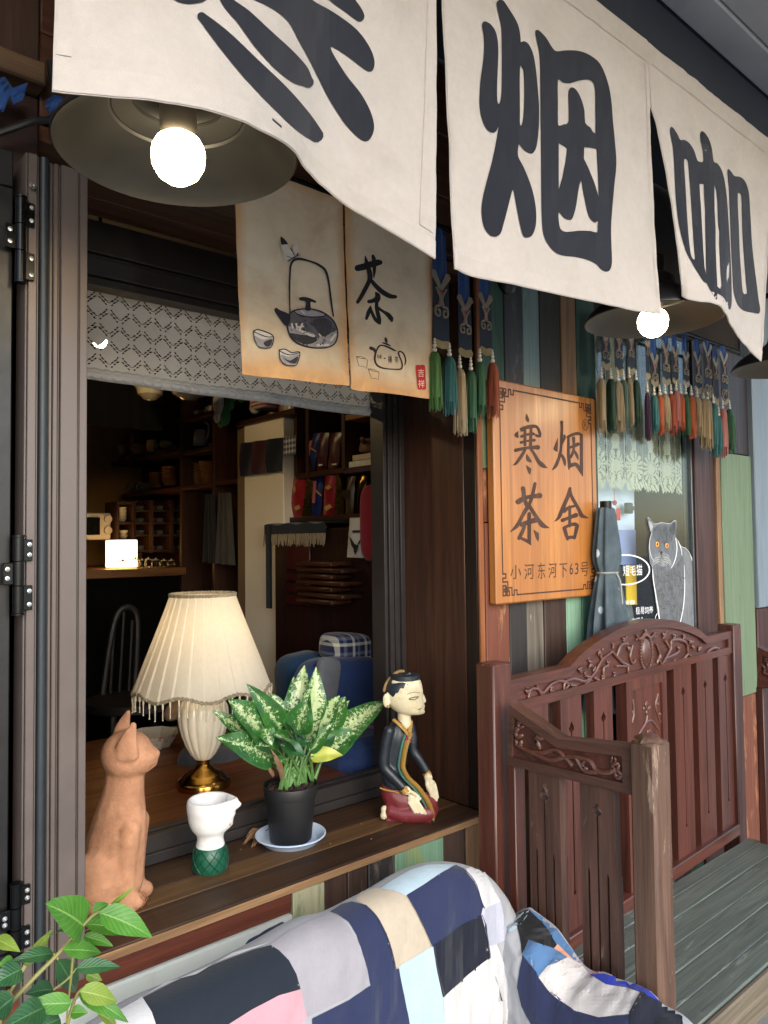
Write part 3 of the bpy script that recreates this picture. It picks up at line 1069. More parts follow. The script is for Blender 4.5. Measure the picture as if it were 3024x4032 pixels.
jia = catmull(k3([(94, 170), (105, 133), (130, 145), (170, 205), (200, 265), (240, 265), (290, 295), (340, 370), (372, 465), (395, 488), (435, 484), (432, 380), (412, 290), (402, 210), (420, 174), (460, 200), (500, 270), (528, 370), (543, 485), (580, 505), (620, 565), (650, 660), (670, 790), (685, 950), (698, 1150), (712, 1400), (722, 1600), (726, 1800), (726, 1930), (712, 2000), (685, 1985), (640, 1915), (585, 1835), (575, 1905), (540, 1860), (500, 1790), (472, 1735), (440, 1715), (390, 1640), (330, 1540), (270, 1430), (225, 1290), (190, 1150), (165, 970), (150, 780), (140, 560), (128, 370), (110, 260)]), 3, True)
jh = [catmull(k3([(240, 468), (258, 462), (280, 490), (290, 600), (305, 800), (318, 1000), (330, 1200), (345, 1400), (352, 1480), (335, 1488), (312, 1450), (295, 1350), (280, 1180), (265, 950), (255, 760), (242, 560)]), 2, True),
      k3([(397, 716), (442, 718), (446, 850), (455, 1000), (458, 1200), (462, 1400), (468, 1660), (450, 1570), (435, 1380), (425, 1180), (412, 950), (402, 820)]),
      k3([(549, 716), (568, 780), (582, 900), (584, 1040), (592, 1160), (602, 1200), (600, 1350), (612, 1600), (625, 1760), (610, 1792), (580, 1765), (572, 1600), (562, 1350), (562, 1160), (552, 1000), (550, 850)])]
kou = catmull(k3([(684, 590), (695, 563), (720, 588), (755, 635), (800, 640), (845, 665), (880, 720), (905, 820), (915, 980), (925, 1150), (935, 1330), (960, 1560), (985, 1750), (1003, 1900), (1018, 1990), (1005, 2042), (940, 2032), (860, 2015), (800, 1965), (765, 1885), (745, 1790), (735, 1600), (722, 1350), (715, 1150), (706, 950), (700, 780), (692, 680)]), 3, True)
kh = catmull(k3([(790, 815), (812, 815), (828, 850), (832, 1000), (840, 1250), (858, 1500), (872, 1700), (884, 1825), (865, 1842), (840, 1818), (825, 1650), (808, 1400), (800, 1150), (790, 950)]), 2, True)
print_on('brush_character', trees[3], [jia, kou], M_ink, noren, holes=jh + [kh], step=12)

# ---------------------------------------------------------------- pendant lamps
M_shade = plain('black_enamel', '#181818', 0.42, 0.0, vary=0.15, scale=14, bump=0.08, spec=0.5)
M_bulb = glow('lit_bulb', '#ffe6b8', 18.0)
M_socket = plain('socket', '#35322e', 0.5)


def lamp(x, lab):
    t = thing('wall_lamp', lab, 'lamp', (x, -0.484, 2.013), group='black enamel lamps along the shop front')
    c = (x, -0.484, 2.013)
    prof = [(0.1545, 0.0), (0.1565, 0.001), (0.1565, 0.004), (0.152, 0.012), (0.135, 0.030), (0.112, 0.046), (0.086, 0.060), (0.060, 0.074), (0.052, 0.085), (0.050, 0.100), (0.042, 0.106), (0.030, 0.112), (0.030, 0.150), (0.022, 0.158), (0.0, 0.158)]
    inn = [(0.0, 0.094), (0.046, 0.094), (0.048, 0.084), (0.056, 0.073), (0.0585, 0.073), (0.060, 0.070), (0.083, 0.057), (0.0855, 0.0575), (0.088, 0.054), (0.109, 0.043), (0.132, 0.027), (0.149, 0.010), (0.1545, 0.0)]
    m = MB(); m.lathe(prof, c, 56, closed_ends=False); m.build('lamp_shade', M_shade, t, sharp=50)
    m = MB(); m.lathe(inn, c, 56, closed_ends=False); m.build('shade_lining', M_shade, t, sharp=25)
    m = MB(); m.lathe([(0.019, 0.0265), (0.024, 0.036), (0.024, 0.093)], c, 16); m.build('socket', M_socket, t)
    m = MB(); m.lathe([(0.0, -0.038), (0.014, -0.036), (0.026, -0.0275), (0.0335, -0.014), (0.035, 0.0), (0.0335, 0.010), (0.028, 0.020), (0.019, 0.026), (0.0, 0.027)], c, 24); m.build('bulb', M_bulb, t)
    m = MB()
    m.tube(catmull([(x, -0.484, 2.168), (x, -0.484, 2.21), (x + 0.004, -0.455, 2.245), (x + 0.008, -0.40, 2.25), (x + 0.03, -0.2, 2.25), (x + 0.05, -0.004, 2.25)], 6), 0.009, 10)
    m.ball((x + 0.035, -0.445, 2.16), 0.010); m.tube([(x + 0.032, -0.446, 2.15), (x + 0.03, -0.44, 2.24)], 0.006, 8)
    m.lathe([(0.04, 0), (0.04, 0.008), (0.02, 0.014)], (x + 0.05, -0.002, 2.25), 20, axis=(0, -1, 0))
    m.build('arm', M_hinge, t)
    return t


lamp(0.449, 'black enamel lamp with lit bulb, big and close, partly under the leftmost cloth panel')
lamp(1.651, 'black enamel lamp with lit bulb between the two printed cloth panels with large characters')
lamp(2.435, 'black enamel lamp at the edge of the picture past the tassels')
m = MB(); m.tube(catmull([tuple(P(-40, 300, y=-0.03)), tuple(P(20, 280, y=-0.05)), tuple(P(70, 262, y=-0.06)), tuple(P(118, 246, y=-0.05)), (0.43, -0.02, 2.36)], 6), 0.006, 8)
m.build('cable', plain('black_cable', '#17181a', 0.6), label='dark cable running above the folded window leaves to the lamp', cat='cable')
for q, lab in [([(-20, 175), (10, 165), (28, 190), (60, 178), (50, 215), (30, 225), (22, 205), (8, 240), (-20, 250)], 'faded blue rag hung on the ledge at the edge of the picture'),
               ([(100, 215), (118, 205), (142, 212), (135, 240), (112, 250), (100, 235)], 'small blue rag on the ledge beside the lamp')]:
    pts, tr = fill2d([q], step=9)
    m = MB()
    vs = [P(a, b, y=-0.052 - 0.016 * abs(fbm(a * 0.05, b * 0.05))) for a, b in pts]
    m.add(vs, tr); m.add([v + Vector((0, 0.003, 0)) for v in vs], tr)
    m.build('blue_rag', cloth('blue_rag_cloth', '#24467f', 0.25, 500, crease=2), label=lab, cat='rag')

# ---------------------------------------------------------------- small tea cloths
def burnt_cloth():
    t = NT('tea_cloth')
    tc = t.n('ShaderNodeTexCoord')
    sp = t.n('ShaderNodeSeparateXYZ'); t.t.links.new(tc.outputs['Generated'], sp.inputs[0])
    v = t.coords()
    n1 = t.noise(v, 16, 7, 0.7, 0.5)
    base = t.ramp(t.noise(v, 7, 6, 0.65, 0.4), [(0.3, '#c6b298'), (0.5, '#dacab2'), (0.72, '#e4d7c2')])
    ds = []
    for i, wt in ((0, 1.0), (2, 0.9)):
        a = t.n('ShaderNodeMath', operation='SUBTRACT'); t.t.links.new(sp.outputs[i], a.inputs[0]); a.inputs[1].default_value = 0.5 if i == 0 else 0.53
        b = t.n('ShaderNodeMath', operation='ABSOLUTE'); t.t.links.new(a.outputs[0], b.inputs[0])
        ds.append(b.outputs[0])
    mx = t.n('ShaderNodeMath', operation='MAXIMUM'); t.t.links.new(ds[0], mx.inputs[0]); t.t.links.new(ds[1], mx.inputs[1])
    ad = t.n('ShaderNodeMath', operation='MULTIPLY_ADD'); t.t.links.new(n1, ad.inputs[0]); ad.inputs[1].default_value = 0.16; t.t.links.new(mx.outputs[0], ad.inputs[2])
    base = t.mix(t.ramp(ad.outputs[0], [(0.47, 0.0), (0.56, 0.75), (0.62, 0.9)]), base, t.ramp(n1, [(0.35, '#b5793a'), (0.6, '#d2a06a')]))
    t.set(t.b.inputs['Base Color'], base)
    t.b.inputs['Roughness'].default_value = 0.9
    t.b.inputs['Specular IOR Level'].default_value = 0.2
    t.bump(t.noise(v, 900, 2), 0.25, 0.001)
    return t.mat


M_tea = burnt_cloth()
tea = thing('tea_curtain', 'small aged cream cloth curtain of two panels printed with a kettle and a tea character', 'shop curtain', (1.06, -0.06, 2.28))
zt = 2.285
fa = cloth_surface([Vector((x, -0.055, zt)) for x in (0.782, 0.92, 1.064)], [P(525, 808, y=-.060), P(600, 818, y=-.066), P(680, 826, y=-.062), P(752, 834, y=-.058)], wob=0.004, seed=2.2)
fb = cloth_surface([Vector((x, -0.055, zt)) for x in (1.069, 1.21, 1.352)], [P(757, 830, y=-.056), P(768, 842, y=-.060), P(840, 850, y=-.066), P(934, 862, y=-.060)], wob=0.004, seed=7.9)
ta, tb = bvh_of(fa, 60, 60), bvh_of(fb, 60, 60)
cloth_mesh(fa, 24, 30, 0.001).build('curtain_panel', M_tea, tea, label='panel with an ink kettle, two cups and a butterfly')
cloth_mesh(fb, 24, 30, 0.001).build('curtain_panel', M_tea, tea, label='panel with the brush character for tea, a teapot outline and a red seal')
m = MB(); m.tube([(0.74, -0.05, zt + 0.004), (1.40, -0.05, zt + 0.004)], 0.008, 8); m.build('rod', M_hinge, tea)
c4 = crop(900, 700, 1.8433)
k4 = lambda pts: [c4(x, y) for x, y in pts]
s4 = lambda pts: [c4(x, y) + (w * 0.5486 / 1.8433,) for x, y, w in pts]
ink = plain('ink_line', '#232330', 0.9, bump=0)
gm = plain('ink_mid', '#5a5861', 0.9, vary=0.25, scale=60, bump=0)
gd = plain('ink_dark', '#39383f', 0.9, vary=0.25, scale=60, bump=0)
gl = plain('ink_light', '#9d99a0', 0.9, vary=0.15, scale=60, bump=0)
gw = plain('ink_white', '#d2cdc6', 0.9, vary=0.05, bump=0)


def art(bv, layers, parent, name):
    for i, (mt, polys, holes) in enumerate(layers):
        print_on(name, bv, polys, mt, parent, holes=holes, step=9, off=0.0007 + 0.00045 * i)


kb = catmull(k4([(425, 1000), (470, 962), (560, 947), (650, 962), (715, 995), (765, 1045), (792, 1120), (775, 1200), (720, 1235), (620, 1240), (530, 1222), (455, 1175), (418, 1090)]), 5, True)
rk = random.Random(5)
spk = []
for _ in range(44):
    x, y = rk.uniform(440, 760), rk.uniform(1000, 1215)
    if ((x - 605) / 170) ** 2 + ((y - 1100) / 125) ** 2 < 0.95:
        a = rk.uniform(-.3, .9); l = rk.uniform(4, 14)
        spk.append(stroke(s4([(x, y, 5), (x + l * math.cos(a), y + l * math.sin(a), 7)]), smooth=False))
cup1 = catmull(k4([(170, 1114), (205, 1106), (270, 1125), (320, 1155), (316, 1205), (295, 1236), (245, 1238), (205, 1222), (180, 1172)]), 4, True)
cup2 = catmull(k4([(360, 1254), (400, 1248), (450, 1272), (503, 1268), (498, 1320), (480, 1360), (440, 1368), (395, 1355), (368, 1312)]), 4, True)
ln = lambda pts, w: stroke(s4([(x, y, w) for x, y in pts]))
art(ta, [
    (gm, [kb], []),
    (gl, [catmull(k4([(430, 1080), (520, 1105), (610, 1130), (650, 1160), (760, 1120), (788, 1110), (770, 1200), (700, 1232), (600, 1232), (520, 1215), (460, 1170)]), 4, True), catmull(k4([(470, 970), (570, 955), (690, 990), (690, 1008), (600, 1012), (500, 1000)]), 4, True)], []),
    (gd, [catmull(k4([(620, 1030), (700, 1020), (745, 1060), (735, 1130), (680, 1150), (640, 1110), (610, 1070)]), 4, True), catmull(k4([(440, 1130), (520, 1140), (625, 1150), (630, 1190), (560, 1210), (480, 1180)]), 4, True)], []),
    (gw, [ln([(455, 1062), (462, 1090)], 12), ln([(487, 1062), (492, 1098)], 14), ln([(530, 1062), (508, 1108)], 14), ln([(500, 1085), (540, 1080)], 10), ln([(520, 1112), (580, 1140), (615, 1150)], 16), ln([(740, 1180), (772, 1140)], 18), ln([(640, 1215), (720, 1215)], 14), ln([(520, 965), (545, 985)], 8)], []),
    (ink, [stroke(s4([(440, 978, 9), (437, 850, 10), (440, 720, 12), (446, 640, 14), (470, 602, 16), (510, 592, 18), (580, 606, 13), (650, 635, 17), (700, 680, 18), (725, 780, 14), (740, 900, 14), (756, 1005, 11)])),
           catmull(k4([(330, 968), (343, 945), (368, 962), (432, 992), (442, 1040), (412, 1078), (370, 1030)]), 4, True),
           catmull(k4([(510, 872), (560, 868), (630, 896), (622, 910), (590, 904), (590, 962), (550, 960), (556, 902), (515, 892)]), 3, True),
           ln([(466, 970), (500, 995), (580, 1012), (680, 1008), (700, 995)], 9)] + spk, []),
    (ink, [kb], [catmull(k4([(432, 1003), (472, 971), (560, 955), (648, 970), (710, 1002), (757, 1050), (783, 1120), (767, 1194), (717, 1227), (620, 1231), (533, 1213), (462, 1168), (427, 1088)]), 5, True)]),
    (gw, [cup1, cup2], []),
    (gl, [catmull(k4([(182, 1150), (240, 1175), (316, 1165), (312, 1205), (290, 1232), (245, 1234), (208, 1215)]), 4, True), catmull(k4([(372, 1290), (430, 1300), (500, 1285), (495, 1325), (478, 1355), (440, 1364), (398, 1350)]), 4, True)], []),
    (gd, [catmull(k4([(250, 1195), (310, 1175), (308, 1205), (288, 1228), (262, 1225)]), 3, True), catmull(k4([(390, 1310), (440, 1330), (490, 1300), (490, 1330), (470, 1352), (430, 1345)]), 3, True)], []),
    (ink, [ln([(172, 1114), (205, 1106), (270, 1125), (320, 1155), (316, 1205), (295, 1236), (245, 1238), (205, 1222), (180, 1172), (172, 1116)], 7), ln([(176, 1120), (220, 1140), (275, 1158), (318, 1158)], 6),
           ln([(360, 1254), (400, 1248), (450, 1272), (503, 1268), (498, 1320), (480, 1360), (440, 1368), (395, 1355), (368, 1312), (360, 1256)], 7), ln([(362, 1258), (400, 1280), (450, 1288), (502, 1272)], 6)], []),
    (gw, [catmull(k4([(370, 437), (405, 470), (440, 520), (470, 572), (450, 592), (405, 570), (375, 520), (372, 480)]), 4, True), catmull(k4([(470, 560), (455, 510), (480, 485), (500, 500), (490, 545)]), 4, True), catmull(k4([(385, 575), (440, 580), (455, 600), (410, 605)]), 4, True)], []),
    (ink, [catmull(k4([(369, 434), (395, 452), (420, 488), (400, 488), (378, 492), (370, 465)]), 4, True), ln([(420, 612), (450, 592), (480, 575), (492, 555)], 8), ln([(440, 520), (470, 570)], 5), ln([(412, 575), (440, 585)], 4), ln([(480, 575), (508, 566)], 3)], []),
], tea, 'ink_drawing')
c5 = crop(1380, 980, 3.8125)
k5 = lambda pts: [c5(x, y) for x, y in pts]
s5 = lambda pts: [c5(x, y) + (w * 0.5486 / 3.8125,) for x, y, w in pts]
cha = [[(105, 290, 95), (200, 268, 100), (300, 235, 95), (400, 208, 95), (440, 205, 75)], [(219, 110, 16), (228, 160, 42), (245, 230, 70), (262, 290, 60)], [(333, 108, 45), (348, 160, 62), (355, 250, 58), (355, 340, 45), (349, 440, 12)],
       [(262, 280, 50), (282, 340, 72), (292, 430, 75), (270, 500, 66), (210, 620, 66), (150, 730, 60), (105, 800, 50)], [(298, 460, 50), (380, 560, 66), (480, 650, 74), (590, 710, 70), (672, 720, 52)],
       [(275, 792, 55), (330, 782, 62), (410, 745, 80)], [(378, 660, 30), (405, 705, 85), (400, 780, 66)], [(390, 790, 52), (390, 880, 55), (410, 980, 62), (428, 1060, 62), (435, 1118, 42)], [(425, 1115, 40), (370, 1060, 52), (322, 965, 44), (298, 880, 30)],
       [(298, 868, 28), (268, 955, 62), (237, 1048, 42)], [(405, 885, 50), (480, 935, 40), (560, 990, 66), (612, 1055, 68), (615, 1080, 40)]]
print_on('tea_character', tb, [stroke(s5(s)) for s in cha], plain('ink_black', '#12131a', 0.85, bump=0), tea, step=9, off=0.0008)
pot = [[(385, 1530, 26), (366, 1600, 28), (365, 1680, 28), (400, 1750, 28), (480, 1790, 24), (600, 1805, 18), (700, 1810, 22), (758, 1800, 24), (775, 1750, 22), (760, 1680, 20), (735, 1620, 24), (717, 1560, 24), (742, 1540, 22), (790, 1570, 24), (820, 1640, 22), (824, 1700, 20), (808, 1745, 12)],
       [(385, 1530, 24), (430, 1460, 24), (480, 1450, 20), (560, 1475, 26), (640, 1515, 26), (685, 1535, 10)], [(303, 1490, 52), (350, 1512, 46), (375, 1550, 40)], [(477, 1410, 16), (540, 1430, 26), (598, 1455, 12)], [(524, 1345, 34), (530, 1368, 46), (536, 1395, 36)]]
cups = [[(90, 1616), (150, 1616), (210, 1640), (252, 1672), (240, 1800), (185, 1765), (120, 1757), (88, 1618)], [(92, 1618), (150, 1645), (205, 1650), (212, 1640)], [(266, 1804), (310, 1802), (370, 1820), (426, 1852), (418, 1965), (360, 1945), (312, 1950), (264, 1806)], [(270, 1806), (320, 1830), (380, 1845), (424, 1852)]]
print_on('teapot_outline', tb, [stroke(s5(s)) for s in pot] + [stroke(s5([(x, y, 7) for x, y in s]), smooth=False) for s in cups], plain('ink_brown', '#3c2c34', 0.9, bump=0), tea, step=12, off=0.0008)
for ch, (x0, y0, x1, y1) in {'味': (398, 1582, 470, 1650), '一': (497, 1636, 525, 1650), '禅': (558, 1600, 622, 1722), '茶': (660, 1612, 717, 1712)}.items():
    print_on('small_lettering', tb, None, ink, tea, off=0.0008, pre=on_quad(text_box(ch), [c5(x0, y0), c5(x1, y0 + 4), c5(x1, y1 + 4), c5(x0, y1)]))
seal = catmull(k4([(1356, 1366), (1390, 1360), (1424, 1364), (1428, 1450), (1432, 1534), (1400, 1536), (1372, 1532), (1362, 1450)]), 2, True)
print_on('red_seal', tb, [seal], plain('seal_red', '#b3262a', 0.8, vary=0.2, scale=60, bump=0), tea, step=8, off=0.0008)
sl = plain('seal_letter', '#e6cfc0', 0.8, bump=0)
for ch, (x0, y0, x1, y1) in {'吉': (1372, 1388, 1416, 1445), '祥': (1374, 1466, 1420, 1522)}.items():
    print_on('small_lettering', tb, None, sl, tea, off=0.0013, pre=on_quad(text_box(ch), [c4(x0, y0), c4(x1, y0 + 2), c4(x1, y1 + 2), c4(x0, y1)]))

# ---------------------------------------------------------------- tasselled ribbons
M_beads = plain('pale_beads', '#d6d2c4', 0.35, bump=0)
TC = {'green': '#30593f', 'dkgreen': '#223f33', 'teal': '#33696c', 'tan': '#98866a', 'greyg': '#4d6658', 'orange': '#a5502e', 'red': '#94432f', 'pink': '#a86a66', 'purple': '#4a2c46', 'grass': '#47703c', 'rust': '#8b4630'}


def thread_mat(k):
    c = col(TC[k])[:3]
    return wood('thread_' + k, tuple(x * 0.6 for x in c), tuple(min(1, x * 1.25) for x in c), 'z', 0.75, scale=2.5, vary=0.1, bump=0.2)


tass_rng = random.Random(11)


def tassel(parent, top, zb, kind, r):
    """beads from top, then a bound head and loose threads ending near zb"""
    m = MB()
    z = top.z
    for br in (0.0032, 0.0042, 0.0052, 0.0064):
        z -= br
        m.ball((top.x, top.y, z), br, 10, 6)
        z -= br * 0.9
    L = z - zb
    t = MB()
    for q in range(56):
        a = tass_rng.uniform(0, 2 * PI); rr = r * math.sqrt(tass_rng.random())
        dx, dy = rr * math.cos(a), rr * math.sin(a)
        fl = 1 + tass_rng.uniform(-0.05, 0.25)
        ln_ = L * tass_rng.uniform(0.9, 1.04)
        sw = tass_rng.uniform(-0.004, 0.004)
        t.tube([(top.x + dx * .25, top.y + dy * .25, z), (top.x + dx * .8, top.y + dy * .8, z - 0.012), (top.x + dx, top.y + dy, z - 0.03), (top.x + dx * fl + sw * .4, top.y + dy * fl, z - ln_ * .6), (top.x + dx * fl * 1.05 + sw, top.y + dy * fl, z - ln_)], [0.0012, 0.0018, 0.0019, 0.0017, 0.0009], 3, cap=False)
    t.lathe([(0.0, 0.0), (r * .6, -0.003), (r * .95, -0.016), (r * .98, -0.03), (r * .9, -L * .8)], (top.x, top.y, z), 12, closed_ends=False)
    ts = t.build('tassel', thread_mat(kind), parent, smooth=True)
    m.build('beads', M_beads, ts)


M_strap = cloth('blue_ribbon', '#23457c', 0.2, 600, 0.7)
M_strap2 = cloth('navy_ribbon', '#222c3b', 0.25, 600, 0.8)
M_emb = cloth('silver_embroidery', '#83796a', 0.3, 300, 0.5, bump=0.8)
M_embr = cloth('red_embroidery', '#9c4250', 0.3, 300, 0.6, bump=0.8)
M_gold = cloth('gold_trim', '#857656', 0.35, 200, 0.45, bump=1.0)


def ribbon(cr, xc, wd, ytip, ytop_blue, tas, lab, y=-0.06, grp=None, ztop=2.30, patch2=False):
    tip = P(*cr(xc, ytip), y=y)
    lft, rgt = P(*cr(xc - wd / 2, ytip - 60), y=y), P(*cr(xc + wd / 2, ytip - 60), y=y)
    w = (rgt.x - lft.x)
    zv = lft.z
    cx = (lft.x + rgt.x) / 2
    zb = P(*cr(xc, ytop_blue), y=y).z
    t = thing('tassel_ribbon', lab, 'tassel ribbon', (cx, y, ztop), group=grp)
    m = MB(); m.grid(lambda u, v: Vector((cx + (u - .5) * w * (0.82 + 0.1 * v), y + 0.004 * math.sin(u * 9) * (1 - v), ztop + (zb - 0.02 - ztop) * v)), 8, 6); m.build('upper_ribbon', M_strap, t)
    m = MB(); m.add([(cx - w / 2, y - 0.002, zb), (cx - w / 2, y - 0.002, zv), (cx, y - 0.002, tip.z + 0.004), (cx + w / 2, y - 0.002, zv), (cx + w / 2, y - 0.002, zb), (cx, y - 0.002, zb - w * 0.55)], [(0, 1, 2, 5), (5, 2, 3, 4)]); m.build('lower_ribbon', M_strap2, t, smooth=False)
    # chevron at the join, scrolls below it, v shaped trim
    X = lambda a: cx + a * w
    e = MB()
    q, tr = fill2d([stroke([(X(-.47), zb + .002, .2 * w), (X(0), zb - w * .62, .3 * w), (X(.47), zb + .002, .2 * w)], 1, False)])
    e.add([(a, y - 0.0036, b) for a, b in q], tr); e.build('chevron', M_emb, t, smooth=False)
    zc = zb - w * 0.95
    e = MB()
    sc = []
    for s in (-1, 1):
        e.tube(catmull([(X(s * .30), y - 0.004, zc + w * .35), (X(s * .06), y - 0.004, zc - w * .05), (X(s * .10), y - 0.004, zc - w * .42), (X(s * .34), y - 0.004, zc - w * .5), (X(s * .36), y - 0.004, zc - w * .82), (X(s * .14), y - 0.004, zc - w * .88), (X(s * .12), y - 0.004, zc - w * .66), (X(s * .24), y - 0.004, zc - w * .62)], 4), w * 0.055, 6)
    e.build('embroidery', M_emb, t)
    e = MB(); e.ball((X(0), y - 0.003, zc + w * .05), (w * .11, .002, w * .3), 8, 6); e.ball((X(0), y - 0.003, zc - w * .32), (w * .2, .002, w * .12), 8, 6); e.build('embroidery', M_embr, t, label='red centre of the embroidery')
    if patch2:
        e = MB()
        z2 = zc - w * 1.7
        for s in (-1, 1):
            e.tube(catmull([(X(0), y - 0.004, z2 - w * .4), (X(s * .36), y - 0.004, z2 - w * .15), (X(s * .36), y - 0.004, z2 + w * .25), (X(s * .1), y - 0.004, z2 + w * .3), (X(s * .12), y - 0.004, z2), (X(s * .22), y - 0.004, z2 + w * .08)], 4), w * .06, 6)
        e.build('embroidery', M_emb, t)
    e = MB()
    q, tr = fill2d([stroke([(X(-.46), zv + .004, .2 * w), (X(0), tip.z + .012, .24 * w), (X(.46), zv + .004, .2 * w)], 1, False)])
    e.add([(a, y - 0.0034, b) for a, b in q], tr); e.build('trim', M_gold, t, smooth=False)
    for (tx, ty0, ty1, kind) in tas:
        tp = P(*cr(tx, ty0 - 62), y=y - 0.002)
        bt = P(*cr(tx, ty1), y=y - 0.002)
        s = -1 if tp.x < cx else 1
        m = MB(); m.tube([(cx + s * w * .46, y - 0.002, zv + .003), tuple(tp)], 0.0008, 4); m.build('cord', M_beads, t)
        tassel(t, tp, bt.z, kind, max(0.008, min(0.016, w * 0.30)))
    return t


cL = crop(1600, 1000, 2.37)
gL = 'tasselled ribbons beside the tea cloth'
ribbon(cL, 322, 150, 895, 200, [(262, 845, 1450, 'grass'), (400, 890, 1490, 'teal')], 'embroidered ribbon with grass green and teal tassels, next to the tea cloth', grp=gL)
ribbon(cL, 546, 122, 978, 420, [(497, 1005, 1680, 'tan'), (600, 1025, 1650, 'green')], 'embroidered ribbon with tan and green tassels, middle one beside the tea cloth', grp=gL, y=-0.055)
ribbon(cL, 738, 112, 962, 400, [(684, 945, 1520, 'green'), (802, 955, 1520, 'rust')], 'embroidered ribbon with a green and a rust red tassel touching the wooden sign', grp=gL)
cR = crop(2300, 1000, 2.2914)
gR = 'tasselled ribbons in front of the lace window'
RR = [(190, 76, 1060, 700, [(150, 1085, 1600, 'tan'), (238, 1090, 1610, 'dkgreen')], 'tan and dark green tassels, closest to the wooden sign'),
      (310, 76, 1112, 690, [(300, 1110, 1600, 'tan'), (350, 1100, 1560, 'greyg')], 'tan and grey green tassels, red trimmed tip'),
      (420, 62, 1105, 720, [(402, 1085, 1540, 'tan'), (465, 1105, 1550, 'dkgreen')], 'tan and deep green tassels, next before the purple one'),
      (570, 34, 1150, 800, [(566, 1215, 1670, 'purple')], 'one thick purple tassel'),
      (632, 62, 1215, 920, [(628, 1245, 1610, 'teal'), (680, 1245, 1620, 'orange')], 'thin teal and orange tassels beside the purple one'),
      (736, 70, 1198, 810, [(726, 1235, 1590, 'tan'), (780, 1235, 1625, 'red')], 'tan and red tassels'),
      (822, 56, 1200, 860, [(826, 1205, 1570, 'pink'), (868, 1235, 1585, 'orange')], 'dusty pink and orange tassels'),
      (916, 52, 1220, 900, [(914, 1240, 1630, 'green'), (965, 1250, 1655, 'orange')], 'green and bright orange tassels'),
      (1026, 66, 1275, 910, [(1016, 1270, 1630, 'tan'), (1072, 1280, 1745, 'tan')], 'two tan tassels of unequal length'),
      (1115, 74, 1300, 830, [(1108, 1290, 1760, 'tan'), (1162, 1325, 1815, 'teal')], 'tan and teal tassels and two round patches'),
      (1190, 44, 1370, 960, [(1212, 1440, 1825, 'teal')], 'single low teal tassel on a narrow ribbon'),
      (1264, 64, 1370, 910, [(1246, 1375, 1830, 'pink'), (1308, 1380, 1795, 'green')], 'pink and green tassels, farthest from the wooden sign')]
for i, (xc, wd, yt, yb, tas, lab) in enumerate(RR):
    ribbon(cR, xc, wd, yt, yb, tas, 'embroidered ribbon with ' + lab, grp=gR, y=-0.075 - 0.008 * (i % 2), ztop=2.235, patch2=i in (9, 11))
m = MB(); m.tube([(1.36, -0.06, 2.303), (1.62, -0.06, 2.303)], 0.007, 8); m.build('hanging_rail', M_hinge, label='short dark rail of the three tasselled ribbons beside the tea cloth', cat='rail')
m = MB(); m.tube([(2.10, -0.075, 2.238), (3.05, -0.075, 2.238)], 0.007, 8)
m.build('hanging_rail', M_hinge, label='long dark rail of the tasselled ribbons over the lace window', cat='rail')

# ---------------------------------------------------------------- wooden sign
SY = -0.034
sx0, sx1, sz0, sz1 = 1.600, 2.0930, 1.3255, 1.9480
M_sign = wood('varnished_sign_wood', '#975c2b', '#c28140', 'z', 0.32, scale=0.55, vary=0.02, bump=0.12, coat=0.35, spec=0.5)
M_carv = wood('carved_letter', '#3a2318', '#5b3b2a', 'z', 0.6, scale=0.8, bump=0.3)
sign = thing('wooden_sign', 'varnished orange wooden sign board with carved dark characters and fret corners', 'sign', (1.85, SY, 1.325))
m = MB(); m.box((sx0, SY, sz0), (sx1, -0.006, sz1), 0.004); m.build('board', M_sign, sign, sharp=30)
c6 = crop(1980, 1600, 3.95)
c7 = crop(1960, 2160, 3.95)


def carve(name, polys, holes=(), pre=None, cr=None, label=None, off=0.0006):
    pts, tris = pre if pre else fill2d(polys, holes)
    m = MB()
    m.add([P(*cr(x, y), y=SY - off) for x, y in pts], tris)
    return m.build(name, M_carv, sign, smooth=False, label=label)


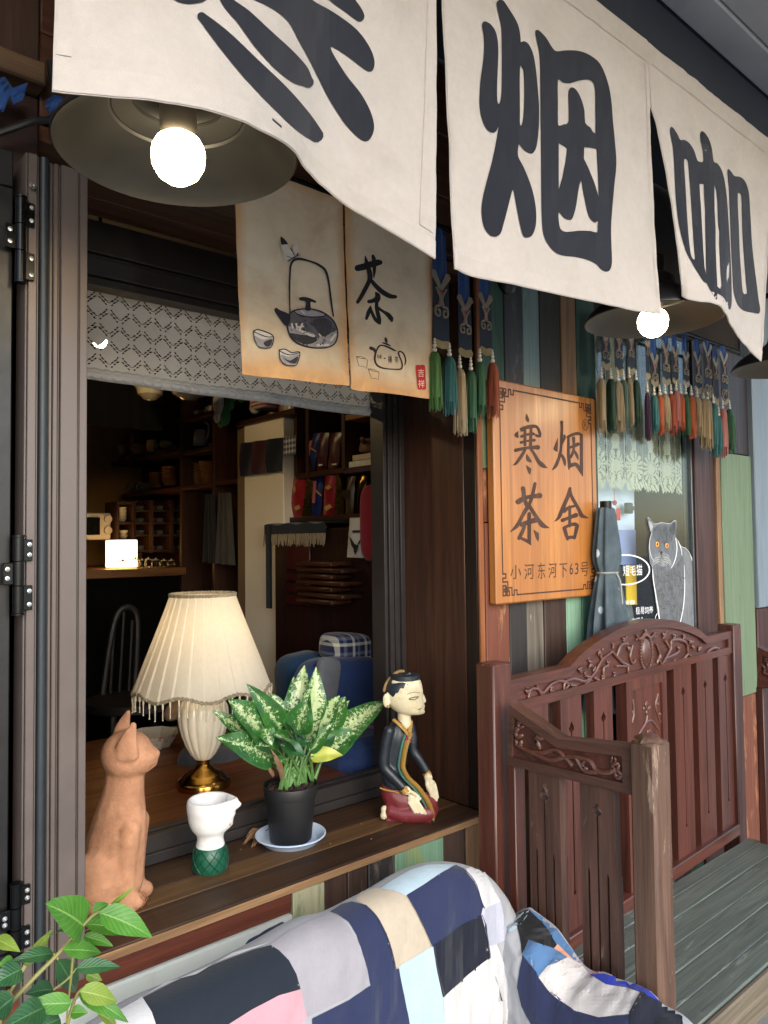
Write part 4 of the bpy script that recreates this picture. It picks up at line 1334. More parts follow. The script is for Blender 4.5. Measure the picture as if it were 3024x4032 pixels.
Z = {
    '寒': ([[(285, 352, 46), (400, 320, 62), (500, 310, 50), (548, 345, 42), (575, 420, 48), (582, 465, 34)], [(515, 450, 40), (545, 462, 44), (582, 468, 30)], [(345, 330, 38), (345, 450, 44), (345, 600, 46)], [(440, 320, 40), (435, 450, 46), (430, 610, 50)], [(285, 380, 26), (340, 372, 26)], [(292, 468, 46), (370, 440, 40), (478, 428, 46)], [(284, 562, 44), (370, 540, 34), (490, 525, 48)], [(200, 684, 56), (350, 650, 48), (460, 640, 54), (545, 637, 74)], [(352, 655, 48), (310, 740, 50), (250, 830, 50), (200, 892, 40), (158, 914, 10)], [(428, 650, 42), (490, 742, 48), (550, 850, 58), (615, 915, 72), (690, 958, 12)]],
          [[(370, 110), (385, 135), (412, 205), (405, 248), (375, 240), (350, 195), (355, 140)], [(240, 380), (248, 490), (215, 490), (175, 455), (195, 415)], [(370, 730), (405, 780), (450, 850), (440, 878), (370, 850), (358, 790)], [(360, 910), (445, 970), (430, 1060), (405, 1050), (380, 990)]]),
    '烟': ([[(915, 245, 50), (918, 330, 42), (915, 450, 42), (910, 560, 42), (905, 660, 40), (890, 740, 45), (860, 840, 50), (820, 930, 50), (768, 990, 12)], [(958, 452, 32), (960, 490, 40), (935, 545, 38), (905, 610, 30)], [(912, 755, 38), (950, 820, 50), (966, 895, 36), (965, 930, 10)], [(1020, 475, 38), (1020, 600, 42), (1020, 760, 45), (1035, 900, 50), (1028, 978, 18)], [(1008, 478, 40), (1090, 437, 46), (1170, 422, 50), (1228, 448, 40)], [(1222, 450, 46), (1222, 600, 50), (1222, 800, 50), (1225, 950, 48), (1242, 1085, 10)], [(1040, 925, 64), (1100, 905, 60), (1150, 912, 60), (1200, 990, 50), (1242, 1085, 8)], [(1040, 642, 34), (1100, 620, 48), (1168, 588, 58)], [(1100, 490, 50), (1105, 600, 40), (1095, 700, 40), (1060, 780, 45), (1036, 812, 20)], [(1108, 688, 34), (1150, 758, 45), (1172, 826, 18)]],
          [[(855, 485), (858, 600), (852, 708), (805, 690), (785, 660), (815, 580)]]),
    '茶': ([[(315, 1275, 70), (325, 1340, 65), (332, 1430, 60), (370, 1530, 66)], [(238, 1485, 84), (330, 1430, 72), (430, 1405, 60), (520, 1395, 75), (572, 1388, 88)], [(502, 1200, 48), (480, 1300, 55), (450, 1420, 55), (420, 1500, 55), (388, 1570, 60)], [(400, 1545, 70), (340, 1640, 60), (270, 1770, 55), (210, 1870, 58), (115, 1952, 10)], [(398, 1530, 60), (470, 1640, 60), (550, 1760, 58), (620, 1850, 78), (722, 1890, 10)], [(300, 1840, 78), (400, 1800, 72), (508, 1770, 88)], [(410, 1672, 58), (410, 1800, 60), (412, 1950, 56), (412, 2080, 54), (432, 2152, 20)], [(335, 1870, 50), (300, 1960, 60), (252, 2052, 56)], [(295, 2055, 46), (370, 2092, 50), (425, 2135, 34)]],
          [[(475, 1915), (560, 1970), (565, 2060), (545, 2105), (515, 2050)]]),
    '舍': ([[(1045, 1278, 48), (1020, 1380, 60), (970, 1500, 60), (910, 1640, 60), (870, 1730, 50), (810, 1786, 12)], [(1045, 1300, 40), (1070, 1400, 50), (1130, 1510, 55), (1190, 1620, 55), (1230, 1700, 66), (1332, 1738, 10)], [(952, 1622, 76), (1020, 1580, 45), (1110, 1550, 40)], [(1040, 1560, 45), (1042, 1700, 45), (1040, 1860, 48)], [(928, 1772, 60), (1010, 1740, 50), (1138, 1692, 72)], [(960, 1900, 60), (985, 1990, 55), (1008, 2072, 36)], [(950, 1890, 46), (1060, 1840, 50), (1130, 1835, 60), (1165, 1860, 46)], [(1155, 1870, 58), (1135, 1960, 55), (1112, 2050, 42)], [(1000, 2042, 52), (1120, 2030, 48)]], []),
}
for ch, (st, pl) in Z.items():
    carve('carved_character', [stroke(s, 5) for s in st] + pl, cr=c6)
ring = lambda rx, ry: [(1285 + rx * math.cos(2 * PI * i / 30), 288 + ry * math.sin(2 * PI * i / 30)) for i in range(30)]
carve('registered_mark', [ring(47, 88)], [ring(39, 77)], cr=c6)
tb_ = text_box('R')
carve('registered_mark', None, pre=on_quad(tb_, [(1264, 238), (1306, 246), (1308, 340), (1264, 330)]), cr=c6)
for ch, q in [('小', (198, 255, 366, 475)), ('河', (414, 235, 566, 480)), ('东', (622, 215, 740, 470)), ('河', (790, 220, 916, 458)), ('下', (958, 228, 1082, 450)), ('6', (1118, 224, 1172, 406)), ('3', (1200, 222, 1256, 402)), ('号', (1288, 208, 1412, 430))]:
    vs, fs = text_box(ch)
    carve('small_character', None, pre=on_quad((vs, fs), [(q[0], q[1] + 8), (q[2], q[1] - 4), (q[2], q[3] - 8), (q[0], q[3] + 4)]), cr=c7)
m = MB()
U_ = 0.0130
lw = 0.0044
ix, iz = 0.0265, 0.0235
Wd, Hd = sx1 - sx0 - 2 * ix, sz1 - sz0 - 2 * iz
segs = []
for cx_, cz_, ax, az in [(0, 0, 1, 1), (Wd, 0, -1, 1), (0, Hd, 1, -1), (Wd, Hd, -1, -1)]:
    def pl(lst):
        q = [(cx_ + ax * a * U_, cz_ + az * b * U_) for a, b in lst]
        segs.extend(zip(q[:-1], q[1:]))
    pl([(4.6, 0), (4.6, 1), (3.7, 1), (3.7, 0), (2.9, 0), (2.9, 1.6), (1.6, 1.6), (1.6, 2.9), (0, 2.9), (0, 3.7), (1, 3.7), (1, 4.6), (0, 4.6)])
    for a, b in [(0, 0), (1.25, 0), (0, 1.25)]:
        pl([(a, b), (a + .85, b), (a + .85, b + .85), (a, b + .85), (a, b)])
    pl([(.85, .85), (1.6, 1.6)])
segs += [((4.6 * U_, 0), (Wd - 4.6 * U_, 0)), ((4.6 * U_, Hd), (Wd - 4.6 * U_, Hd)), ((0, 4.6 * U_), (0, Hd - 4.6 * U_)), ((Wd, 4.6 * U_), (Wd, Hd - 4.6 * U_))]
rects = []
for (a, b), (c, e_) in segs:
    if abs(a - c) + abs(b - e_) < 1e-6: continue
    if abs(a - c) > 1e-6 and abs(b - e_) > 1e-6:
        rects.append(stroke([(a, b, lw), (c, e_, lw)], 1, False, True)); continue
    x0_, x1_, z0_, z1_ = min(a, c) - lw / 2, max(a, c) + lw / 2, min(b, e_) - lw / 2, max(b, e_) + lw / 2
    rects.append([(x0_, z0_), (x1_, z0_), (x1_, z1_), (x0_, z1_)])
pts, tris = fill2d(rects)
m.add([(sx0 + ix + a, SY - 0.0006, sz0 + iz + b) for a, b in pts], tris)
m.build('fret_border', M_carv, sign, smooth=False)
# ================================================================ second window, umbrella, right end of the facade, bench
w2 = thing('side_window', 'glazed shop window behind the bench with lace and a grey cat picture', 'window', (2.47, 0.05, 0.95))
M_jamb = wood('red_brown_jamb', '#2e1812', '#55302a', 'z', 0.5, wear=('#7a5040', 0.06))
m = MB(); m.box((2.800, -0.003, 0.02), (2.955, 0.021, 2.262), 0.003); m.build('jamb', M_jamb, w2)
m = MB(); m.box((2.789, 0.006, 0.955), (2.7985, 0.04, 2.255), 0.0015); m.box((2.148, 0.006, 0.955), (2.154, 0.04, 2.255), 0.0015); m.box((2.1545, 0.006, 0.955), (2.7885, 0.04, 0.975), 0.0015); m.build('frame', plain('grey_metal', '#5b6266', 0.4, 0.4), w2)
m = MB(); m.box((2.1545, 0.014, 0.976), (2.7885, 0.018, 2.25)); m.build('pane', glass('window_glass', (0.93, 0.96, 0.95)), w2)
m = MB(); m.box((2.147, 0.0225, 2.256), (2.80, 0.28, 2.268)); m.build('soffit_board', M_dkwood_x, w2)
sbox('side_room_backdrop_wall', (2.11, 0.9, 0.1), (3.7, 0.95, 2.62), plain('dim_grey_wall', '#2c3032', 0.8))

endw = thing('end_boards', 'wide pale green board, tan strip and dark panel at the end of the shop front', 'wall panel', (3.1, 0, 1.0))
for (x0, x1, z0, z1, mt, y) in [(2.957, 2.990, 0.02, 2.262, M_tan, -0.012), (2.992, 3.262, 0.86, 1.842, M_olive, -0.016), (2.992, 3.262, 1.845, 2.262, wood('plum_panel', '#1c1418', '#352327', 'z', 0.5), -0.010), (2.992, 3.10, 0.02, 0.857, M_orange, -0.012), (3.103, 3.262, 0.02, 0.857, M_red, -0.008)]:
    b = MB(); b.box((x0, y, z0), (x1, 0.021, z1), 0.003); b.build('board', mt, endw)
pil = thing('blue_grey_pillar', 'pale blue grey painted pillar at the far end above a maroon board', 'pillar', (3.4, -0.02, 0.0))
b = MB(); b.box((3.266, -0.03, 1.207), (3.75, 0.021, 2.78), 0.004); b.build('pillar_board', painted('pale_blue_paint', '#788590', '#6b7378', 0.12, 0.9), pil)
b = MB(); b.box((3.266, -0.022, 0.02), (3.75, 0.021, 1.204), 0.004); b.build('pillar_board', wood('maroon_paint', '#2c1614', '#4b2622', 'z', 0.5, wear=('#6b4a44', 0.1)), pil, label='maroon lower board')

# lace curtain behind the glass: net with medallions and a pointed hem, woven as real openings


def lace_mesh(name, fn, nu, nv, solid, mat, parent=None, **kw):
    """fn(u,v)->point, solid(U,V)->bool arrays at the cell centres"""
    u = (np.arange(nu) + 0.5) / nu
    v = (np.arange(nv) + 0.5) / nv
    U, V = np.meshgrid(u, v)
    keep = solid(U, V)
    m = MB()
    vs = [fn(i / nu, j / nv) for j in range(nv + 1) for i in range(nu + 1)]
    jj, ii = np.nonzero(keep)
    w = nu + 1
    fs = np.stack([jj * w + ii, jj * w + ii + 1, (jj + 1) * w + ii + 1, (jj + 1) * w + ii], 1)
    used = np.unique(fs)
    ix = np.zeros(len(vs), int); ix[used] = np.arange(len(used))
    m.v = [tuple(vs[i]) for i in used]
    m.f = [tuple(q) for q in ix[fs].tolist()]
    m.m = [0] * len(m.f)
    return m.build(name, mat, parent, smooth=True, sharp=180, **kw)


def lace2(U, V):
    X, Zm = U * 0.64, (1 - V) * 0.60          # metres from left / from lowest tip
    per = 0.118
    a = (X / per) % 1.0 - 0.5
    b = ((X / per) + 0.5) % 1.0 - 0.5
    hem = 0.035 - 0.035 * np.cos(2 * PI * a) * 0.5 + 0.018 * np.cos(2 * PI * b * 2) * 0.5
    hem2 = 0.008 * np.abs(np.sin(X * 300))
    inside = Zm > hem * 0.75 + hem2
    net = ((np.floor(X / 0.0026) + np.floor(Zm / 0.0026)) % 2 == 0)
    r = np.hypot(a * per, (Zm - 0.105) * 0.75)
    r2 = np.hypot(b * per * 1.7, (Zm - 0.115) * 0.9)
    th = np.arctan2(Zm - 0.105, a * per)
    petal = (np.abs(r - 0.033) < 0.008 + 0.003 * np.cos(th * 14)) & (np.cos(th * 14) > -0.55)
    core = r < 0.017
    ring = np.abs(r - 0.021) < 0.0022
    med2 = (r2 < 0.012) | (np.abs(r2 - 0.019) < 0.003)
    col1 = (np.abs(a * per) < 0.010 - 0.004 * np.sin(Zm * 90)) & (Zm > 0.15)
    dia = (np.abs(np.abs(b * per) - 0.0) < 0.0045 * (0.6 + 0.6 * np.sin(Zm * 160)))
    band = (Zm < hem + 0.028) & (np.sin(X * 420 + Zm * 200) > -0.5)
    tri = (np.abs(a * per) < (0.215 - Zm) * 0.25) & (Zm > 0.14) & (np.abs(a * per) > (0.195 - Zm) * 0.25)
    holes = (~(petal | core | ring)) & (r < 0.043)
    s = net | petal | core | ring | med2 | col1 | band | tri
    s &= ~(holes & ~net)
    s &= ~((dia & (Zm > 0.06)))
    s |= (np.abs(np.abs(b * per) - 0.008) < 0.0016)
    return s & inside


M_lace2 = cloth('cream_lace', '#d6d8c4', 0.06, 600, 0.9, trans=0.35)
lace_mesh('lace_curtain', lambda u, v: Vector((2.150 + 0.632 * u, 0.040 + 0.006 * math.sin(u * 34) * (0.4 + v) + 0.003 * math.sin(u * 80), 2.25 - 0.60 * v)), 300, 280, lace2, M_lace2, label='cream lace curtain with flower medallions behind the glass of the second window', cat='curtain', group=None)

# things seen through the glass; coloured panels stand in for mirrored street signs
def board_at(name, cr, quad, y, mat, label, cat, th=0.004):
    pts = [P(*cr(*q), y=y) for q in quad]
    m = MB()
    m.add([tuple(p) for p in pts] + [tuple(p + Vector((0, th, 0))) for p in pts], [(0, 1, 2, 3), (7, 6, 5, 4), (0, 4, 5, 1), (1, 5, 6, 2), (2, 6, 7, 3), (3, 7, 4, 0)])
    return m.build(name, mat, smooth=False, label=label, cat=cat)


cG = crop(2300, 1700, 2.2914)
board_at('pale_reflection_panel', cG, [(60, 430), (450, 430), (455, 900), (60, 900)], 0.12, plain('pale_blue_reflection', '#c3d2ea', 0.6, vary=0.06, scale=6, bump=0), 'pale blue white panel imitating a street reflection behind the glass beside the closed umbrella', 'poster')
pb = board_at('violet_reflection_panel', cG, [(60, 885), (465, 885), (472, 1200), (60, 1200)], 0.10, plain('violet_blue_reflection', '#8b9bd2', 0.6, vary=0.08, scale=8, bump=0), 'violet blue panel imitating a street reflection behind the glass under the pale poster', 'poster')
board_at('yellow_reflection_panel', cG, [(380, 1205), (470, 1205), (478, 1560), (385, 1560)], 0.09, plain('yellow_reflection', '#f2c414', 0.6, vary=0.08, scale=8, bump=0), 'narrow yellow panel imitating a street reflection behind the glass beside the closed umbrella', 'reflection panel')
board_at('white_notice', cG, [(60, 1215), (376, 1215), (470, 1800), (60, 1800)], 0.13, plain('dim_print', '#8c959c', 0.6, vary=0.3, scale=14, bump=0), 'grey notice low behind the glass, half behind the umbrella', 'poster')
rt = thing('red_tag', 'small red tag hanging on a string behind the glass', 'tag', P(*cG(305, 790), y=0.08))
m = MB(); p_, q_ = P(*cG(292, 690), y=0.08), P(*cG(328, 800), y=0.08); m.box((p_.x, 0.079, q_.z), (q_.x, 0.083, p_.z), 0.001); m.build('card', plain('tag_red', '#b3242a', 0.6), rt)
m = MB(); m.tube([P(*cG(275, 640), y=0.08), P(*cG(262, 350), y=0.08)], 0.001, 4); m.ball(P(*cG(275, 640), y=0.08), 0.009, 8, 6); m.tube([P(*cG(275, 650), y=0.08), P(*cG(305, 692), y=0.08)], 0.001, 4); m.build('string', plain('tag_red', '#b3242a', 0.6), rt)
m = MB(); p_, q_ = P(*cG(362, 640), y=0.095), P(*cG(412, 740), y=0.095); m.box((p_.x, 0.080, q_.z), (q_.x, 0.098, p_.z), 0.003); m.box((q_.x + 0.0005, 0.084, (p_.z + q_.z) / 2 - 0.008), (q_.x + 0.02, 0.094, (p_.z + q_.z) / 2 + 0.008), 0.002)
m.build('door_catch', plain('dark_metal', '#2e3438', 0.5), label='dark square door catch on the pale panel behind the glass', cat='door catch')

# the printed cat and lettering stuck on the glass
GY = 0.0125
st = thing('cat_sticker', 'printed picture of a sitting grey cat with orange eyes stuck on the window glass', 'sticker', P(*cG(850, 1900), y=GY))


def stick(name, polys, mat, off, holes=(), parent=st, pre=None, step=None):
    pts, tris = pre if pre else fill2d(polys, holes, step)
    m = MB(); m.add([P(*cG(x, y), y=GY - off) for x, y in pts], tris)
    return m.build(name, mat, parent, smooth=False)


catol = catmull([(575, 783), (592, 784), (634, 832), (700, 822), (772, 830), (804, 809), (830, 809), (834, 870), (826, 945), (848, 990), (876, 1036), (920, 1056), (962, 1120), (1002, 1240), (1030, 1380), (1046, 1500), (1060, 1600), (1056, 1720), (1040, 1900), (860, 1960), (685, 1900), (676, 1700), (660, 1600), (640, 1450), (620, 1320), (616, 1230), (598, 1180), (586, 1050), (598, 960), (608, 915), (586, 862)], 4, True)
cx_, cy_ = 810, 1350
halo = [(x + (x - cx_) / math.hypot(x - cx_, (y - cy_) * .5) * 2.5, y + (y - cy_) / math.hypot((x - cx_), (y - cy_)) * 3.5) for x, y in catol]
stick('halo', [halo], plain('halo_white', '#cfd2d4', 0.5, bump=0, vary=0.02), 0.0002)


def fur(name, a, b, sc):
    t = NT(name)
    v = t.coords((1, 1, 0.45))
    t.set(t.b.inputs['Base Color'], t.ramp(t.noise(v, sc, 7, 0.7, 1.0), [(0.3, a), (0.68, b)]))
    t.b.inputs['Roughness'].default_value = 0.5
    return t.mat


stick('body', [catol], fur('fur_grey', '#484b50', '#6f7378', 26), 0.0004, step=60)
stick('back_fur', [catmull([(886, 1060), (920, 1075), (955, 1140), (992, 1250), (1018, 1390), (1034, 1510), (1044, 1620), (1036, 1760), (1010, 1880), (930, 1800), (890, 1700), (910, 1500), (915, 1300), (900, 1180)], 3, True)], fur('fur_light', '#585b5f', '#797b7e', 34), 0.0006)
stick('chest_fur', [catmull([(640, 1240), (720, 1260), (790, 1235), (850, 1180), (885, 1130), (900, 1300), (895, 1500), (880, 1650), (850, 1720), (790, 1700), (760, 1560), (740, 1700), (690, 1700), (665, 1500), (640, 1380)], 3, True)], fur('fur_chest', '#34373b', '#6d6f71', 80), 0.0006)
stick('forehead', [catmull([(640, 860), (700, 840), (765, 850), (800, 900), (790, 990), (720, 1010), (650, 985), (620, 930)], 3, True)], fur('fur_dark', '#3d4044', '#5b5d61', 40), 0.0006)
stick('ear', [catmull([(800, 822), (824, 826), (822, 900), (805, 935), (765, 890)], 2, True)], fur('ear_dark', '#2e3034', '#44474b', 40), 0.0007)
stick('ear', [catmull([(584, 800), (620, 845), (612, 885), (600, 905), (592, 860)], 2, True)], fur('ear_light', '#8a8c8f', '#b0b2b4', 40), 0.0007)
stick('muzzle', [catmull([(640, 1110), (690, 1085), (750, 1100), (775, 1150), (750, 1205), (690, 1215), (645, 1175)], 3, True)], fur('fur_muzzle', '#55585b', '#86888a', 80), 0.0007)
sw = plain('sticker_white', '#e4e6e7', 0.5, bump=0, vary=0.02)
wk = []
for s, y0 in ((1, 1130), (1, 1150), (1, 1170), (-1, 1130), (-1, 1150), (-1, 1170)):
    wk.append(stroke([(700 + s * 20, y0, 3), (700 + s * 60, y0 + 14, 3), (700 + s * 88, y0 + 50, 2)], 3))
stick('whiskers', wk, plain('whisker_grey', '#c2c3c4', 0.5, bump=0), 0.0009)
stick('outline_line', [stroke(catmull([(610, 910, 3), (592, 980, 4), (590, 1050, 4), (604, 1120, 4), (630, 1170, 2)], 3)), stroke([(826, 960, 5), (838, 1040, 7), (830, 1120, 7), (808, 1190, 6), (785, 1230, 3)], 4), stroke([(618, 1240, 6), (626, 1340, 8), (648, 1480, 9), (672, 1620, 9), (682, 1760, 7)], 4), stroke([(848, 985, 5), (876, 1060, 6), (882, 1115, 4)], 4), stroke([(903, 1200, 3), (908, 1400, 6), (896, 1580, 7), (868, 1720, 7)], 4), stroke([(960, 1120, 4), (1004, 1245, 4), (1034, 1390, 5), (1056, 1590, 5), (1050, 1740, 5)], 4), stroke([(660, 1640, 5), (645, 1670, 5), (648, 1720, 5)], 3)], sw, 0.0009)
dk = plain('sticker_dark', '#1c1d20', 0.5, bump=0)
ell = lambda cx, cy, rx, ry, n=20: [(cx + rx * math.cos(2 * PI * i / n), cy + ry * math.sin(2 * PI * i / n)) for i in range(n)]
for ex, ey in ((660, 1014), (747, 1026)):
    stick('eye_rim', [ell(ex, ey, 21, 29)], dk, 0.0009)
    stick('eye', [ell(ex, ey + 1, 17, 25)], plain('eye_orange', '#d9932c', 0.4, bump=0, vary=0.2), 0.0011)
    stick('pupil', [ell(ex + 1, ey, 6, 16)], dk, 0.0013)
    stick('glint', [ell(ex - 4, ey - 10, 3, 4, 8)], sw, 0.0015)
stick('nose', [catmull([(684, 1082), (700, 1078), (709, 1086), (700, 1112), (692, 1108)], 3, True), stroke([(697, 1110, 4), (697, 1135, 3), (675, 1150, 3)], 3), stroke([(697, 1135, 3), (722, 1150, 3)], 3)], dk, 0.0011)
rw = random.Random(9)
wr = []
for _ in range(24):
    x, y = rw.uniform(670, 880), rw.uniform(1260, 1660)
    wr.append(stroke([(x, y, 2), (x + 12, y + rw.uniform(-10, 12), 6), (x + 26, y + rw.uniform(-6, 16), 5), (x + 36, y + rw.uniform(-10, 10), 2)], 3))
for _ in range(16):
    x, y = rw.uniform(630, 790), rw.uniform(850, 985)
    wr.append(stroke([(x, y, 2), (x + rw.uniform(-6, 6), y + 18, 5), (x + rw.uniform(-6, 6), y + 40, 2)], 3))
stick('fur_marks', wr, plain('fur_mark', '#35383c', 0.5, bump=0), 0.0010)
lt = thing('window_lettering', 'white lettering and an oval line stuck on the window glass beside the cat', 'lettering', P(*cG(400, 1750), y=GY))
stick('oval_line', [ell(372, 1245, 224, 140, 60)], sw, 0.0004, holes=[ell(372, 1245, 212, 128, 60)], parent=lt)
for ch, q in [('短', (352, 1205, 408, 1300)), ('毛', (416, 1208, 466, 1296)), ('猫', (472, 1198, 524, 1296)), ('安', (372, 1520, 408, 1562)), ('静', (414, 1516, 460, 1560)), ('极', (466, 1580, 504, 1648)), ('易', (508, 1580, 542, 1644)), ('饲', (546, 1580, 582, 1642)), ('养', (586, 1574, 622, 1638)), ('家', (432, 1682, 466, 1740)), ('吧', (472, 1678, 504, 1736)), ('！', (518, 1672, 526, 1728))]:
    stick('letter', None, sw, 0.0004, parent=lt, pre=on_quad(text_box(ch), [(q[0], q[1]), (q[2], q[1]), (q[2], q[3]), (q[0], q[3])]))

# closed umbrella
um = thing('closed_umbrella', 'closed patio umbrella of faded blue spotted denim tied with a cord behind the bench', 'umbrella', (2.09, -0.066, 0.0))


def spotted():
    t = NT('spotted_denim')
    v = t.coords()
    base = t.ramp(t.noise(v, 12, 6, 0.7), [(0.3, '#36434b'), (0.7, '#525f66')])
    vo = t.n('ShaderNodeTexVoronoi'); t.t.links.new(v, vo.inputs['Vector']); vo.inputs['Scale'].default_value = 13
    t.set(t.b.inputs['Base Color'], t.mix(t.ramp(vo.outputs['Distance'], [(0.17, 0.85), (0.2, 0.0)]), base, col('#a9b6bd')))
    t.b.inputs['Roughness'].default_value = 0.9
    t.bump(t.noise(v, 500, 2), 0.3)
    return t.mat


m = MB()
up_ = [(0.0, 1.601), (0.030, 1.600), (0.040, 1.594), (0.046, 1.56), (0.056, 1.50), (0.062, 1.455), (0.060, 1.43), (0.050, 1.405), (0.046, 1.397), (0.052, 1.385), (0.062, 1.34), (0.074, 1.25), (0.086, 1.15), (0.094, 1.06), (0.10, 0.98)]
m.lathe(up_[::-1], (2.090, -0.066, 0), 96, sx=0.88, sy=0.52, rad=lambda r, t, z: r * (1 + (0.05 + 0.26 * max(0, min(1, (1.40 - z) / 0.15)) + (0.08 if z > 1.41 else 0)) * math.sin(8 * t + 1.2 * math.sin(z * 6) + 0.8 * math.sin(2 * t))), closed_ends=False)
m.build('canopy', spotted(), um, sharp=70)
m = MB(); m.lathe([(0.049, 1.400), (0.053, 1.397), (0.049, 1.394)], (2.090, -0.066, 0), 24, sx=0.88, sy=0.56, closed_ends=False); m.tube(catmull([(2.095, -0.093, 1.397), (2.101, -0.103, 1.37), (2.105, -0.104, 1.33), (2.109, -0.104, 1.30)], 4), 0.0035, 6); m.build('tie_cord', plain('grey_cord', '#8d8f88', 0.8), um)
m = MB(); m.tube([(2.090, -0.066, 0.05), (2.090, -0.066, 1.62)], 0.018, 10); m.lathe([(0.0, 0.0), (0.06, 0.0), (0.06, 0.05), (0.03, 0.07), (0.03, 0.2)], (2.090, -0.066, 0.0), 24); m.build('pole', M_hinge, um)

# ---------------------------------------------------------------- carved bench
M_bench = wood('reddish_brown_varnish', '#381d17', '#6a3d32', 'x', 0.36, wear=('#6b5044', 0.1), coat=0.3, bump=0.35, vary=0.15)
M_benchz = wood('reddish_brown_varnish_z', '#381d17', '#6a3d32', 'z', 0.36, wear=('#6b5044', 0.1), coat=0.3, bump=0.35, vary=0.15)
M_worn = wood('worn_brown_wood', '#38231d', '#66483c', 'z', 0.6, wear=('#8f7766', 0.22), bump=0.5, vary=0.1)
M_wornd = wood('dark_worn_rail', '#39231b', '#644438', 'y', 0.55, wear=('#85705f', 0.12), bump=0.4, vary=0.1)
M_carve = edge_highlight_carving('carved_relief', '#3c1f19', '#5f382e', '#866354')
SL = 0.05
BY0 = -0.20
bench = thing('carved_bench', 'carved reddish brown wooden bench with arched back, pierced slats and faded green seat', 'bench', (2.1, -0.3, 0.0))


def byl(x, off=0.0):
    return BY0 + SL * (x - 1.42) + off


def PBk(px, py, off=0.0):
    d_ = ray_dir(px, py)
    # plane y - SL x = c
    c = BY0 - SL * 1.42 + off
    t = (c - (CAM_LOC.y - SL * CAM_LOC.x)) / (d_.y - SL * d_.x)
    return CAM_LOC + d_ * t


cB = crop(1850, 2350, 1.413)
bk = lambda x, y: PBk(*cB(x, y))


def cut_board(outline, holes, fa, fb):
    """a board with openings: outline/holes in 2D, fa/fb give the two faces"""
    m = MB()
    pts, tris = fill2d([outline], holes)
    n = len(pts)
    m.add([fa(*p) for p in pts] + [fb(*p) for p in pts], list(tris) + [tuple(i + n for i in t[::-1]) for t in tris])
    for ring in [outline] + list(holes):
        k = len(ring)
        m.add([fa(*p) for p in ring] + [fb(*p) for p in ring], [(i, (i + 1) % k, k + (i + 1) % k, k + i) for i in range(k)])
    return m


fB = lambda off: (lambda x, z: Vector((x, byl(x, off), z)))
XL, XR = 1.384, 2.772


def bpost(x, w, z1, y0, y1, mat, name='post'):
    m = MB(); m.box((x, byl(x, y0), 0.0), (x + w, byl(x, y1), z1), 0.004); return m.build(name, mat, bench)


pL = [bk(118, 372), bk(243, 372)]
bpost(pL[0].x, pL[1].x - pL[0].x - 0.02, 1.208, -0.006, 0.05, M_benchz)
pR = [bk(1452, 165), bk(1540, 165)]
print('bench posts', pL, pR, bk(1420, 215), bk(565, 375), bk(975, 130), bk(1310, 250), bk(300, 640), bk(1500, 370), bk(1100, 1480), bk(1540, 1240))
ax0, ax1 = bk(565, 378).x, bk(1312, 250).x
zr0, zr1, ztop, zpk = 1.083, 1.163, 1.163, 1.252
xa, xb = pL[1].x - 0.02, pR[0].x
arch = []
for i in range(21):
    u = i / 20
    arch.append((ax0 + (ax1 - ax0) * u, ztop + 0.004 + (zpk - ztop - 0.004) * math.sin(PI * u) ** 0.75))
topl = [(xa, ztop)] + [(ax0 - 0.01, ztop)] + arch + [(ax1 + 0.01, ztop), (xb, ztop)]
rail_out = [(xa, zr0)] + topl + [(xb, zr0)]
inner = [(xa + 0.03, zr0 + 0.024)] + [(min(max(x, xa + 0.03), xb - 0.03), z - 0.026) for x, z in topl] + [(xb - 0.03, zr0 + 0.024)]
cut_board(rail_out, [inner], fB(-0.002), fB(0.040)).build('top_rail', M_bench, bench, sharp=30)
m = MB(); m.prism(inner, fB(0.010), fB(0.034)); m.build('carved_panel', M_bench, bench, smooth=False)
m = MB()


def vine(lst, r=9.5):
    q = [PBk(*cB(x, y), 0.006) for x, y in lst]
    q = [Vector(p) for p in catmull([tuple(v) for v in q], 5)]
    n = len(q)
    rr = r * 0.5486 / 1.413 * msz(q[n // 2])
    m.tube(q, [rr * (0.55 + 0.45 * math.sin(PI * (0.12 + 0.8 * i / n))) for i in range(n)], 6)


for v in [[(325, 560), (335, 520), (372, 512), (405, 535), (448, 492), (500, 468), (548, 488), (522, 522)], [(372, 490), (400, 545), (452, 540)], [(522, 520), (530, 475), (580, 458), (640, 470), (690, 428), (735, 352), (792, 305)], [(792, 305), (815, 332), (850, 368), (880, 384), (812, 386)],
          [(560, 490), (620, 500), (670, 455), (640, 440)], [(690, 450), (740, 470), (742, 400), (770, 385)], [(735, 352), (725, 320)], [(815, 330), (840, 270), (880, 262)], [(880, 384), (885, 430), (930, 435), (975, 412), (1030, 408), (1066, 380), (1050, 350)],
          [(905, 270), (890, 330), (905, 370), (920, 350)], [(1035, 260), (1055, 320), (1040, 362), (1062, 330)], [(1066, 380), (1090, 340), (1115, 290), (1120, 245), (1165, 240), (1205, 262), (1215, 315), (1258, 350), (1315, 335)], [(1085, 345), (1140, 320), (1165, 300)], [(1115, 290), (1085, 240)],
          [(1215, 315), (1190, 345)], [(1290, 350), (1330, 300), (1370, 285), (1420, 318), (1455, 300), (1465, 275)], [(1340, 340), (1390, 320), (1440, 325)], [(925, 210), (945, 235), (975, 205), (1005, 228), (1028, 200)]]:
    vine(v)
rb_ = random.Random(4)
